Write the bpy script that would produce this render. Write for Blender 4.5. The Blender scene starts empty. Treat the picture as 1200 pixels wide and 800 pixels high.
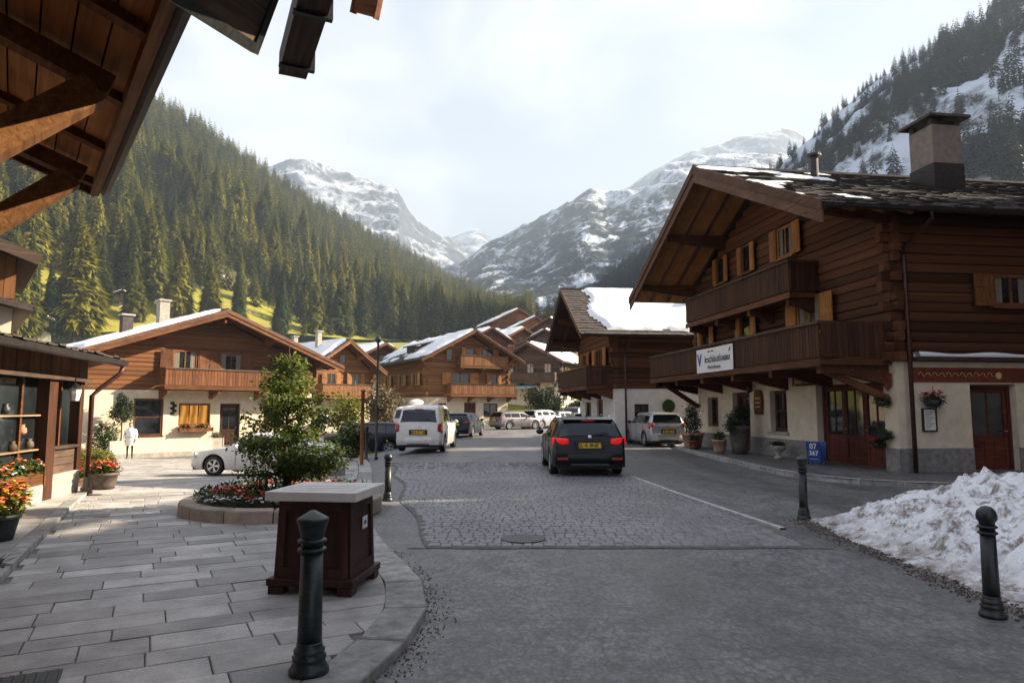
import bpy, bmesh, math, random
import numpy as np
from mathutils import Vector, Matrix, noise
R = math.radians
random.seed(7)
rng = np.random.default_rng(11)
scene = bpy.context.scene
col = scene.collection

# ------------------------------------------------------------------ camera
CAM_H, PITCH, FPX = 1.75, math.atan(78 / 800), 800.0
cam_data = bpy.data.cameras.new('camera')
cam_data.sensor_width = 36.0
cam_data.lens = 36.0 * FPX / 1200.0
cam_data.clip_start = 0.05
cam_data.clip_end = 30000
camera = bpy.data.objects.new('camera', cam_data)
col.objects.link(camera)
camera.location = (0, 0, CAM_H)
camera.rotation_euler = (math.pi / 2 + PITCH, 0, 0)
scene.camera = camera

# ------------------------------------------------------------------ light
SUN_AZ, SUN_EL = R(75), R(29)          # azimuth from +Y towards +X
SUN_DIR = Vector((math.sin(SUN_AZ) * math.cos(SUN_EL), math.cos(SUN_AZ) * math.cos(SUN_EL), math.sin(SUN_EL)))
sun_data = bpy.data.lights.new('sun', 'SUN')
sun_data.energy = 5.0
sun_data.angle = R(0.6)
sun_data.color = (1.0, 0.85, 0.63)
sun = bpy.data.objects.new('sun', sun_data)
col.objects.link(sun)
sun.rotation_euler = (-SUN_DIR).to_track_quat('-Z', 'Y').to_euler()
sun.location = SUN_DIR * 200

world = bpy.data.worlds.new('World')
scene.world = world
world.use_nodes = True
wn, wl = world.node_tree.nodes, world.node_tree.links
wn.clear()
w_out = wn.new('ShaderNodeOutputWorld')
w_sky = wn.new('ShaderNodeTexSky')
w_sky.sky_type = 'NISHITA'
w_sky.sun_disc = False
w_sky.sun_elevation = SUN_EL
w_sky.sun_rotation = SUN_AZ
w_sky.dust_density = 2.0
w_bg = wn.new('ShaderNodeBackground')
w_bg.inputs['Strength'].default_value = 0.05
wl.new(w_sky.outputs[0], w_bg.inputs[0])
w_cl = wn.new('ShaderNodeBackground')
w_cl.inputs['Strength'].default_value = 0.25
w_tc = wn.new('ShaderNodeTexCoord')
w_map = wn.new('ShaderNodeMapping')
w_map.inputs['Scale'].default_value = (1.0, 1.0, 1.9)
w_map.inputs['Location'].default_value = (0.3, 0.15, 0.1)
wl.new(w_tc.outputs['Generated'], w_map.inputs[0])
w_no = wn.new('ShaderNodeTexNoise')
w_no.inputs['Scale'].default_value = 2.4
w_no.inputs['Detail'].default_value = 8
w_no.inputs['Roughness'].default_value = 0.52
w_no.inputs['Distortion'].default_value = 0.35
wl.new(w_map.outputs[0], w_no.inputs['Vector'])
w_rp = wn.new('ShaderNodeValToRGB')
w_rp.color_ramp.elements[0].position = 0.33
w_rp.color_ramp.elements[0].color = (0.70, 0.70, 0.70, 1)
w_rp.color_ramp.elements[1].position = 0.66
w_rp.color_ramp.elements[1].color = (0.97, 0.97, 0.97, 1)
wl.new(w_no.outputs[0], w_rp.inputs[0])
w_cr = wn.new('ShaderNodeValToRGB')
w_cr.color_ramp.elements[0].position = 0.45
w_cr.color_ramp.elements[0].color = (0.52, 0.57, 0.70, 1)
w_cr.color_ramp.elements[1].position = 0.61
w_cr.color_ramp.elements[1].color = (1.06, 1.04, 1.08, 1)
wl.new(w_no.outputs[0], w_cr.inputs[0])
wl.new(w_cr.outputs[0], w_cl.inputs[0])
w_mix = wn.new('ShaderNodeMixShader')
wl.new(w_rp.outputs[0], w_mix.inputs[0])
wl.new(w_bg.outputs[0], w_mix.inputs[1])
wl.new(w_cl.outputs[0], w_mix.inputs[2])
wl.new(w_mix.outputs[0], w_out.inputs[0])

scene.render.engine = 'CYCLES'
scene.view_settings.view_transform = 'Standard'
scene.view_settings.look = 'None'
scene.view_settings.exposure = 2.15
scene.view_settings.gamma = 1.0
scene.view_settings.use_curve_mapping = False
scene.cycles.use_denoising = True
scene.cycles.max_bounces = 6
scene.cycles.diffuse_bounces = 3
scene.cycles.glossy_bounces = 3
scene.cycles.transmission_bounces = 4
scene.cycles.volume_bounces = 0
scene.cycles.transparent_max_bounces = 6
scene.cycles.caustics_reflective = False
scene.cycles.caustics_refractive = False

# ------------------------------------------------------------------ helpers
def sstep(a, b, x):
    t = max(0.0, min(1.0, (x - a) / (b - a)))
    return t * t * (3 - 2 * t)

def at(px, py, Y):
    """point at world depth Y seen at photo pixel (px, py)"""
    u, v = (px - 600) / FPX, (400 - py) / FPX
    c, s = math.cos(PITCH), math.sin(PITCH)
    dy, dz = c - v * s, s + v * c
    k = Y / dy
    return Vector((u * k, Y, CAM_H + dz * k))

def on_ground(px, py):
    u, v = (px - 600) / FPX, (400 - py) / FPX
    c, s = math.cos(PITCH), math.sin(PITCH)
    dy, dz = c - v * s, s + v * c
    k = CAM_H / -dz
    return Vector((u * k, dy * k, 0))

RISE = [(-400, 0), (66, 0), (80, 2.0), (110, 10), (130, 14), (210, 22), (260, 27), (330, 38), (450, 65), (950, 139), (1600, 210), (9000, 300)]
def rise(y):
    for (a, za), (b, zb) in zip(RISE, RISE[1:]):
        if y <= b:
            return za + (zb - za) * max(0, (y - a)) / (b - a)
    return RISE[-1][1]

def T(x, y):
    g = -0.73 * sstep(11, 28, y) * sstep(-3.2, -9.5, x) * (1 - sstep(46, 62, y))
    return g + rise(y)

class MB:
    """collects faces for ONE mesh object"""
    def __init__(self):
        self.v, self.f = [], []
    def add(self, vs, fs):
        n = len(self.v)
        self.v += [tuple(p) for p in vs]
        self.f += [tuple(n + i for i in f) for f in fs]
        return self
    def quad(self, a, b, c, d):
        return self.add([a, b, c, d], [(0, 1, 2, 3)])
    def box(self, x0, x1, y0, y1, z0, z1, m=None):
        vs = [Vector(p) for p in ((x0,y0,z0),(x1,y0,z0),(x1,y1,z0),(x0,y1,z0),(x0,y0,z1),(x1,y0,z1),(x1,y1,z1),(x0,y1,z1))]
        if m is not None:
            vs = [m @ p for p in vs]
        return self.add(vs, [(0,3,2,1),(4,5,6,7),(0,1,5,4),(1,2,6,5),(2,3,7,6),(3,0,4,7)])
    def cbox(self, c, s, m=None):
        return self.box(c[0]-s[0]/2, c[0]+s[0]/2, c[1]-s[1]/2, c[1]+s[1]/2, c[2]-s[2]/2, c[2]+s[2]/2, m)
    def beam(self, a, b, w, h, up=(0, 0, 1)):
        """box beam from a to b, w across, h in the up direction"""
        a, b = Vector(a), Vector(b)
        d = (b - a)
        L = d.length
        d.normalize()
        s = d.cross(Vector(up))
        if s.length < 1e-5:
            s = d.cross(Vector((1, 0, 0)))
        s.normalize()
        u = s.cross(d)
        vs = []
        for p in (a, b):
            for i, j in ((-1,-1),(1,-1),(1,1),(-1,1)):
                vs.append(p + s * (w/2*i) + u * (h/2*j))
        return self.add(vs, [(0,1,2,3),(7,6,5,4),(0,4,5,1),(1,5,6,2),(2,6,7,3),(3,7,4,0)])
    def prism(self, pts, z0, z1, inset=0.0, cap=0.0):
        """upright prism over a 2D polygon; a small chamfer when inset is given"""
        n = len(pts)
        cx = sum(p[0] for p in pts) / n; cy = sum(p[1] for p in pts) / n
        vs = [(p[0], p[1], z0) for p in pts] + [(p[0], p[1], z1 - cap) for p in pts]
        fs = [(i, (i+1) % n, n+(i+1) % n, n+i) for i in range(n)]
        if inset > 0:
            top = []
            for p in pts:
                dx, dy = cx - p[0], cy - p[1]
                l = math.hypot(dx, dy) or 1
                top.append((p[0]+dx/l*inset*1.3, p[1]+dy/l*inset*1.3, z1))
            vs += top
            fs += [(n+i, n+(i+1) % n, 2*n+(i+1) % n, 2*n+i) for i in range(n)]
            fs.append(tuple(range(2*n, 3*n)))
        else:
            fs.append(tuple(range(n, 2*n)))
        return self.add(vs, fs)
    def lathe(self, prof, n=16, c=(0,0,0), axis='z', caps=True):
        vs, fs = [], []
        m = len(prof)
        for k in range(n):
            a = 2*math.pi*k/n
            for r, z in prof:
                x, y = r*math.cos(a), r*math.sin(a)
                if axis == 'z': p = (c[0]+x, c[1]+y, c[2]+z)
                elif axis == 'x': p = (c[0]+z, c[1]+x, c[2]+y)
                else: p = (c[0]+x, c[1]+z, c[2]+y)
                vs.append(p)
        for k in range(n):
            k2 = (k+1) % n
            for j in range(m-1):
                fs.append((k*m+j, k2*m+j, k2*m+j+1, k*m+j+1))
        if caps:
            fs.append(tuple(k*m for k in range(n))[::-1])
            fs.append(tuple(k*m+m-1 for k in range(n)))
        return self.add(vs, fs)
    def tube(self, pts, rads, n=8):
        pts = [Vector(p) for p in pts]
        if not isinstance(rads, (list, tuple)): rads = [rads]*len(pts)
        vs, fs = [], []
        for i, p in enumerate(pts):
            d = (pts[min(i+1, len(pts)-1)] - pts[max(i-1, 0)]).normalized()
            s = d.cross(Vector((0.13, 0.27, 1)) if abs(d.z) < 0.95 else Vector((1, 0.2, 0))).normalized()
            u = s.cross(d)
            for k in range(n):
                a = 2*math.pi*k/n
                vs.append(p + (s*math.cos(a) + u*math.sin(a))*rads[i])
        for i in range(len(pts)-1):
            for k in range(n):
                k2 = (k+1) % n
                fs.append((i*n+k, i*n+k2, (i+1)*n+k2, (i+1)*n+k))
        fs.append(tuple(range(n))[::-1])
        fs.append(tuple((len(pts)-1)*n+k for k in range(n)))
        return self.add(vs, fs)
    def blob(self, c, r, sx=1, sy=1, sz=1, seed=0, amp=0.25, nu=8, nv=6):
        vs, fs = [], []
        for j in range(nv+1):
            th = math.pi*j/nv
            for i in range(nu):
                ph = 2*math.pi*i/nu
                d = Vector((math.sin(th)*math.cos(ph), math.sin(th)*math.sin(ph), math.cos(th)))
                k = r*(1+amp*noise.noise(d*1.7+Vector((seed*3.1, seed, 0))))
                vs.append((c[0]+d.x*k*sx, c[1]+d.y*k*sy, c[2]+d.z*k*sz))
        for j in range(nv):
            for i in range(nu):
                i2 = (i+1) % nu
                fs.append((j*nu+i, (j+1)*nu+i, (j+1)*nu+i2, j*nu+i2))
        return self.add(vs, fs)
    def mesh(self, name, mat, smooth=False):
        me = bpy.data.meshes.new(name)
        me.from_pydata(self.v, [], self.f)
        if mat: me.materials.append(mat)
        if smooth: me.polygons.foreach_set('use_smooth', [True]*len(me.polygons))
        me.update()
        return me
    def build(self, name, mat, parent=None, loc=(0,0,0), rz=0.0, smooth=False, bevel=0.0, rot=None, scale=None):
        return place(name, self.mesh(name, mat, smooth), parent, loc, rz, bevel, rot, scale)

def place(name, me, parent=None, loc=(0,0,0), rz=0.0, bevel=0.0, rot=None, scale=None):
    o = bpy.data.objects.new(name, me)
    col.objects.link(o)
    o.parent = parent
    o.location = loc
    o.rotation_euler = rot if rot is not None else (0, 0, rz)
    if scale is not None: o.scale = scale
    if bevel:
        b = o.modifiers.new('bevel', 'BEVEL'); b.width = bevel; b.segments = 2; b.limit_method = 'ANGLE'
    return o

def arr_mesh(name, V, F, mat, smooth=False, tint=None):
    """mesh from numpy arrays; F is (n,3) or (n,4)"""
    me = bpy.data.meshes.new(name)
    V = np.asarray(V, np.float32); F = np.asarray(F, np.int32)
    n, k = F.shape
    me.vertices.add(len(V)); me.vertices.foreach_set('co', V.ravel())
    me.loops.add(n*k); me.loops.foreach_set('vertex_index', F.ravel())
    me.polygons.add(n); me.polygons.foreach_set('loop_start', np.arange(0, n*k, k, dtype=np.int32))
    if smooth: me.polygons.foreach_set('use_smooth', np.ones(n, bool))
    if tint is not None:
        a = me.attributes.new('tint', 'FLOAT', 'POINT'); a.data.foreach_set('value', np.asarray(tint, np.float32))
    if mat: me.materials.append(mat)
    me.update(calc_edges=True)
    return me

def tag(o, label=None, cat=None, group=None, kind=None):
    if label: o['label'] = label
    if cat: o['category'] = cat
    if group: o['group'] = group
    if kind: o['kind'] = kind
    return o

def empty(name, loc, rz=0.0, label=None, cat=None, group=None):
    o = bpy.data.objects.new(name, None)
    o.empty_display_size = 0.2
    col.objects.link(o)
    o.location = loc
    o.rotation_euler = (0, 0, rz)
    return tag(o, label, cat, group)

def copy_tree(o, parent=None):
    c = o.copy(); col.objects.link(c); c.parent = parent
    for ch in list(o.children): copy_tree(ch, c)
    return c

# ------------------------------------------------------------------ materials
class NT:
    def __init__(self, name):
        self.m = bpy.data.materials.new(name)
        self.m.use_nodes = True
        self.n, self.l = self.m.node_tree.nodes, self.m.node_tree.links
        self.b = self.n['Principled BSDF']
    def node(self, t, **kw):
        x = self.n.new('ShaderNode' + t)
        for k, v in kw.items():
            if hasattr(x, k): setattr(x, k, v)
            else: x.inputs[k].default_value = v
        return x
    def link(self, a, b): self.l.new(a, b)
    def coords(self, kind='Object', scale=(1,1,1), rnd=False, rot=(0,0,0)):
        if kind == 'Position':
            src = self.node('NewGeometry').outputs['Position']
        else:
            src = self.node('TexCoord').outputs[kind]
        if rnd:
            oi = self.node('ObjectInfo')
            ml = self.node('Math', operation='MULTIPLY'); ml.inputs[1].default_value = 37.0
            self.link(oi.outputs['Random'], ml.inputs[0])
            ad = self.node('VectorMath', operation='ADD')
            self.link(src, ad.inputs[0]); self.link(ml.outputs[0], ad.inputs[1])
            src = ad.outputs[0]
        mp = self.node('Mapping')
        mp.inputs['Scale'].default_value = scale
        mp.inputs['Rotation'].default_value = rot
        self.link(src, mp.inputs[0])
        return mp.outputs[0]
    def noise(self, vec, scale, detail=4, rough=0.55, dist=0.0):
        x = self.node('TexNoise')
        x.inputs['Scale'].default_value = scale; x.inputs['Detail'].default_value = detail
        x.inputs['Roughness'].default_value = rough; x.inputs['Distortion'].default_value = dist
        self.link(vec, x.inputs['Vector'])
        return x.outputs[0]
    def ramp(self, fac, stops):
        x = self.node('ValToRGB')
        e = x.color_ramp.elements
        while len(e) < len(stops): e.new(0.5)
        for i, (p, c) in enumerate(stops):
            e[i].position = p
            e[i].color = (c[0], c[1], c[2], 1) if isinstance(c, (tuple, list)) else (c, c, c, 1)
        self.link(fac, x.inputs[0])
        return x.outputs[0]
    def mix(self, fac, a, b, mode='MIX'):
        x = self.node('Mix', data_type='RGBA', blend_type=mode)
        if isinstance(fac, (int, float)): x.inputs[0].default_value = fac
        else: self.link(fac, x.inputs[0])
        for i, s in ((6, a), (7, b)):
            if isinstance(s, (tuple, list)): x.inputs[i].default_value = (s[0], s[1], s[2], 1)
            else: self.link(s, x.inputs[i])
        return x.outputs[2]
    def math(self, op, a, b=0.0):
        x = self.node('Math', operation=op)
        for i, s in ((0, a), (1, b)):
            if isinstance(s, (int, float)): x.inputs[i].default_value = s
            else: self.link(s, x.inputs[i])
        return x.outputs[0]
    def bump(self, h, strength=0.3, dist=0.02):
        x = self.node('Bump')
        x.inputs['Strength'].default_value = strength; x.inputs['Distance'].default_value = dist
        self.link(h, x.inputs['Height'])
        self.link(x.outputs[0], self.b.inputs['Normal'])
    def color(self, c):
        if isinstance(c, (tuple, list)): self.b.inputs['Base Color'].default_value = (c[0], c[1], c[2], 1)
        else: self.link(c, self.b.inputs['Base Color'])
    def rough(self, r):
        if isinstance(r, (int, float)): self.b.inputs['Roughness'].default_value = r
        else: self.link(r, self.b.inputs['Roughness'])
    def rnd(self, island=False):
        return self.node('NewGeometry').outputs['Random Per Island'] if island else self.node('ObjectInfo').outputs['Random']
    def vary(self, c, lo=0.75, hi=1.25, island=False):
        r = self.ramp(self.rnd(island), [(0, lo), (1, hi)])
        return self.mix(1.0, c, r, 'MULTIPLY')

MAT = {}
def timber(name, dark, light, rough=0.62, axis='x', lo=0.7, hi=1.25, island=False):
    t = NT(name)
    sc = {'x': (1.2, 22, 22), 'y': (22, 1.2, 22), 'z': (22, 22, 1.2)}[axis]
    v = t.coords('Object', sc, rnd=True)
    n1 = t.noise(v, 1.0, 6, 0.6, 0.6)
    v2 = t.coords('Object', (0.9, 0.9, 0.9), rnd=True)
    n2 = t.noise(v2, 1.6, 4, 0.6)
    c = t.ramp(n1, [(0.3, dark), (0.72, light)])
    st = t.ramp(n2, [(0.3, 0.62), (0.7, 1.12)])
    c = t.mix(1.0, c, st, 'MULTIPLY')
    c = t.vary(c, lo, hi, island)
    t.color(c); t.rough(rough)
    t.b.inputs['Specular IOR Level'].default_value = 0.2
    t.bump(n1, 0.35, 0.01)
    MAT[name] = t.m
    return t.m

def plain(name, c, rough=0.5, metal=0.0, nscale=6.0, amount=0.25, bump=0.0, kind='Object', coat=0.0, vary=None, island=False, spec=None, rvar=0.0):
    t = NT(name)
    v = t.coords(kind, (1,1,1), rnd=(kind == 'Object'))
    n = t.noise(v, nscale, 5, 0.6)
    lo = tuple(x*(1-amount) for x in c); hi = tuple(min(1, x*(1+amount)) for x in c)
    cc = t.ramp(n, [(0.3, lo), (0.7, hi)])
    if vary: cc = t.vary(cc, vary[0], vary[1], island)
    t.color(cc)
    if rvar:
        t.rough(t.math('ADD', t.math('MULTIPLY', n, rvar), rough - rvar/2))
    else:
        t.rough(rough)
    t.b.inputs['Metallic'].default_value = metal
    if spec is not None: t.b.inputs['Specular IOR Level'].default_value = spec
    if coat:
        t.b.inputs['Coat Weight'].default_value = coat
        t.b.inputs['Coat Roughness'].default_value = 0.06
    if bump: t.bump(n, bump, 0.02)
    MAT[name] = t.m
    return t.m

timber('dark_timber', (0.034, 0.013, 0.007), (0.165, 0.060, 0.026), lo=0.5, hi=1.6)
timber('dark_timber_z', (0.030, 0.013, 0.008), (0.105, 0.042, 0.022), axis='z')
timber('grey_timber', (0.05, 0.034, 0.026), (0.16, 0.105, 0.075))
timber('red_timber', (0.060, 0.014, 0.008), (0.17, 0.042, 0.022))
timber('honey_timber', (0.13, 0.052, 0.018), (0.36, 0.165, 0.062))
timber('honey_timber_z', (0.12, 0.048, 0.017), (0.34, 0.155, 0.058), axis='z')
timber('brown_timber', (0.085, 0.030, 0.011), (0.25, 0.098, 0.037))
timber('chalet_brown', (0.085, 0.032, 0.011), (0.27, 0.11, 0.038), lo=0.6, hi=1.35)
timber('verge_board', (0.07, 0.034, 0.022), (0.19, 0.095, 0.060))
timber('brown_timber_z', (0.09, 0.032, 0.012), (0.27, 0.105, 0.04), axis='z')
timber('shutter_wood', (0.30, 0.11, 0.025), (0.55, 0.25, 0.075), axis='z')
timber('soffit_wood', (0.30, 0.115, 0.028), (0.62, 0.29, 0.09), lo=0.85, hi=1.15)
timber('bin_wood', (0.026, 0.012, 0.009), (0.065, 0.030, 0.022), axis='z', rough=0.5)
timber('pale_wood', (0.33, 0.22, 0.12), (0.60, 0.42, 0.25))
plain('stucco', (0.66, 0.56, 0.42), 0.9, nscale=3.0, amount=0.13, bump=0.25)
plain('stucco_white', (0.70, 0.66, 0.60), 0.9, nscale=3.0, amount=0.12, bump=0.25)
plain('plinth_stone', (0.22, 0.205, 0.19), 0.85, nscale=7.0, amount=0.35, bump=0.4)
plain('concrete', (0.34, 0.31, 0.27), 0.85, nscale=5.0, amount=0.25, bump=0.3)
plain('kerb_stone', (0.31, 0.295, 0.28), 0.8, nscale=7.0, amount=0.4, bump=0.4, vary=(0.7, 1.15))
plain('roof_shingle', (0.055, 0.041, 0.037), 0.85, nscale=9.0, amount=0.4, bump=0.3, vary=(0.65, 1.35), island=True)
plain('roof_dark', (0.06, 0.048, 0.043), 0.85, nscale=5.0, amount=0.4, bump=0.3)
plain('iron', (0.012, 0.014, 0.014), 0.42, nscale=30, amount=0.5, bump=0.12, spec=0.5, rvar=0.25)
plain('iron_green', (0.014, 0.026, 0.026), 0.40, nscale=26, amount=0.5, bump=0.12, rvar=0.3)
plain('gutter_metal', (0.045, 0.038, 0.036), 0.45, metal=0.5, nscale=12, amount=0.4)
plain('copper_pipe', (0.07, 0.028, 0.022), 0.45, metal=0.4, nscale=12, amount=0.4)
plain('tyre', (0.012, 0.012, 0.013), 0.75, nscale=30, amount=0.3)
plain('alloy', (0.55, 0.56, 0.58), 0.3, metal=0.85, nscale=20, amount=0.1)
plain('black_plastic', (0.012, 0.012, 0.013), 0.5, nscale=30, amount=0.3)
plain('bin_top', (0.60, 0.56, 0.52), 0.65, nscale=5.0, amount=0.14, bump=0.15)
plain('terracotta', (0.33, 0.20, 0.13), 0.8, nscale=8, amount=0.3, bump=0.2)
plain('pot_dark', (0.02, 0.024, 0.026), 0.5, nscale=10, amount=0.4)
plain('pot_brown', (0.10, 0.075, 0.06), 0.7, nscale=10, amount=0.35)
plain('soil', (0.035, 0.024, 0.016), 0.95, nscale=20, amount=0.5, bump=0.5)
plain('petal_red', (0.42, 0.018, 0.022), 0.6, nscale=20, amount=0.3, vary=(0.6, 1.4), island=True)
plain('petal_orange', (0.72, 0.16, 0.05), 0.6, nscale=20, amount=0.3, vary=(0.6, 1.3), island=True)
plain('petal_white', (0.75, 0.72, 0.70), 0.6, nscale=20, amount=0.1, vary=(0.8, 1.1), island=True)
plain('petal_yellow', (0.70, 0.42, 0.04), 0.6, nscale=20, amount=0.2, vary=(0.7, 1.2), island=True)
plain('coat_white', (0.78, 0.77, 0.76), 0.8, nscale=14, amount=0.08)
plain('cloth_dark', (0.015, 0.015, 0.018), 0.85, nscale=20, amount=0.3)
plain('skin', (0.55, 0.33, 0.24), 0.55, nscale=12, amount=0.08)
plain('hair', (0.02, 0.012, 0.008), 0.6, nscale=40, amount=0.4)
plain('plate_yellow', (0.75, 0.46, 0.02), 0.4, nscale=8, amount=0.08)
plain('ink_black', (0.012, 0.012, 0.014), 0.6, nscale=8, amount=0.1)
plain('ink_blue', (0.04, 0.10, 0.30), 0.6, nscale=8, amount=0.2)
plain('banner_white', (0.72, 0.69, 0.68), 0.75, nscale=3, amount=0.07)
plain('board_blue', (0.02, 0.06, 0.24), 0.45, nscale=6, amount=0.3)
plain('paper', (0.72, 0.70, 0.66), 0.8, nscale=5, amount=0.06)
plain('gold_letter', (0.62, 0.42, 0.14), 0.45, nscale=9, amount=0.2)
plain('fascia_red', (0.16, 0.030, 0.014), 0.55, nscale=5, amount=0.35)
plain('chrome', (0.7, 0.7, 0.72), 0.2, metal=0.9, nscale=10, amount=0.05)
plain('curtain', (0.20, 0.17, 0.135), 0.9, nscale=14, amount=0.2)
plain('headlamp', (0.55, 0.57, 0.60), 0.1, nscale=20, amount=0.2)

def glass(name, c=(0.012, 0.015, 0.017), rough=0.04):
    t = NT(name)
    v = t.coords('Object', (1,1,1), rnd=True)
    n = t.noise(v, 0.9, 3)
    t.color(t.ramp(n, [(0.35, tuple(x*0.4 for x in c)), (0.75, tuple(min(1, x*2.2) for x in c))]))
    t.rough(rough)
    t.b.inputs['Specular IOR Level'].default_value = 0.75
    n2 = t.noise(v, 2.2, 2)
    t.bump(n2, 0.05, 0.02)
    MAT[name] = t.m
    return t.m
glass('pane_glass')
glass('car_glass', (0.006, 0.008, 0.011), 0.03)

def car_paint(name, c, metal=0.0, rough=0.35, coat=0.6):
    t = NT(name)
    v = t.coords('Object', (1,1,1))
    n = t.noise(v, 3.0, 4)
    c2 = tuple(x*0.86 for x in c)
    # road film thickens the colour in soft patches
    t.color(t.ramp(n, [(0.3, c2), (0.7, c)]))
    t.rough(t.math('ADD', t.math('MULTIPLY', n, 0.15), rough-0.08))
    t.b.inputs['Metallic'].default_value = metal
    t.b.inputs['Coat Weight'].default_value = coat
    if coat < 0.3: t.b.inputs['Specular IOR Level'].default_value = 0.3
    t.b.inputs['Coat Roughness'].default_value = 0.05
    MAT[name] = t.m
    return t.m
car_paint('paint_black', (0.004, 0.0045, 0.007), coat=0.12)
car_paint('paint_white', (0.72, 0.70, 0.67))
car_paint('paint_silver', (0.42, 0.43, 0.46), 0.55, 0.38)
car_paint('paint_grey', (0.20, 0.18, 0.19), 0.5, 0.38)
car_paint('paint_navy', (0.010, 0.014, 0.028), coat=0.2)
car_paint('paint_red', (0.20, 0.02, 0.02))
car_paint('paint_maroon', (0.06, 0.025, 0.026))

def emissive(name, c, strength, base=None):
    t = NT(name)
    t.color(base or c); t.rough(0.3)
    t.b.inputs['Emission Color'].default_value = (c[0], c[1], c[2], 1)
    t.b.inputs['Emission Strength'].default_value = strength
    MAT[name] = t.m
emissive('tail_lit', (1.0, 0.02, 0.012), 0.085, (0.45, 0.008, 0.008))
plain('tail_red', (0.34, 0.012, 0.014), 0.2, nscale=30, amount=0.3, coat=0.5)

def lit_window():
    t = NT('lit_window')
    v = t.coords('Object', (1,1,1))
    wv = t.node('TexWave', wave_type='BANDS', bands_direction='X'); wv.inputs['Scale'].default_value = 0.8; wv.inputs['Distortion'].default_value = 4.0
    t.link(v, wv.inputs[0])
    c = t.ramp(wv.outputs[0], [(0.1, (0.45, 0.15, 0.015)), (0.9, (0.95, 0.45, 0.07))])
    t.color((0.05, 0.03, 0.01)); t.rough(0.1)
    t.link(c, t.b.inputs['Emission Color']); t.b.inputs['Emission Strength'].default_value = 0.17
    MAT['lit_window'] = t.m
lit_window()

def foliage(name, dark, light, attr=False, island=True, rough=0.6, trans=0.25):
    t = NT(name)
    if attr:
        a = t.node('Attribute', attribute_name='tint'); r = a.outputs['Fac']
    else:
        r = t.node('ObjectInfo').outputs['Random']
    c = t.ramp(r, [(0.0, dark), (1.0, light)])
    if island:
        c = t.vary(c, 0.55, 1.5, True)
    v = t.coords('Position', (1,1,1))
    c = t.mix(1.0, c, t.ramp(t.noise(v, 0.45, 3), [(0.3, 0.7), (0.7, 1.25)]), 'MULTIPLY')
    t.color(c); t.rough(rough)
    t.b.inputs['Specular IOR Level'].default_value = 0.25
    if trans:
        tr = t.node('BsdfTranslucent'); t.link(c, tr.inputs[0])
        mx = t.node('MixShader'); mx.inputs[0].default_value = trans
        out = t.n['Material Output']
        t.link(t.b.outputs[0], mx.inputs[1]); t.link(tr.outputs[0], mx.inputs[2]); t.link(mx.outputs[0], out.inputs[0])
    MAT[name] = t.m
foliage('spruce', (0.034, 0.056, 0.010), (0.26, 0.235, 0.026), trans=0.4)
foliage('spruce_mass', (0.026, 0.044, 0.011), (0.175, 0.165, 0.022), attr=True, trans=0.4)
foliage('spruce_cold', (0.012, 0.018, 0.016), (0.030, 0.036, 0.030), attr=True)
foliage('leaf_green', (0.030, 0.070, 0.014), (0.055, 0.105, 0.020), trans=0.3)
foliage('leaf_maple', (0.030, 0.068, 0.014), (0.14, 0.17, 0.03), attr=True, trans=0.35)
foliage('leaf_yellow', (0.14, 0.15, 0.02), (0.20, 0.19, 0.03), trans=0.3)
foliage('leaf_dark', (0.018, 0.034, 0.012), (0.035, 0.055, 0.018), trans=0.2)
foliage('leaf_brown', (0.10, 0.075, 0.045), (0.14, 0.11, 0.06), trans=0.2)
plain('bark', (0.075, 0.052, 0.036), 0.9, nscale=14, amount=0.45, bump=0.5)
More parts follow.
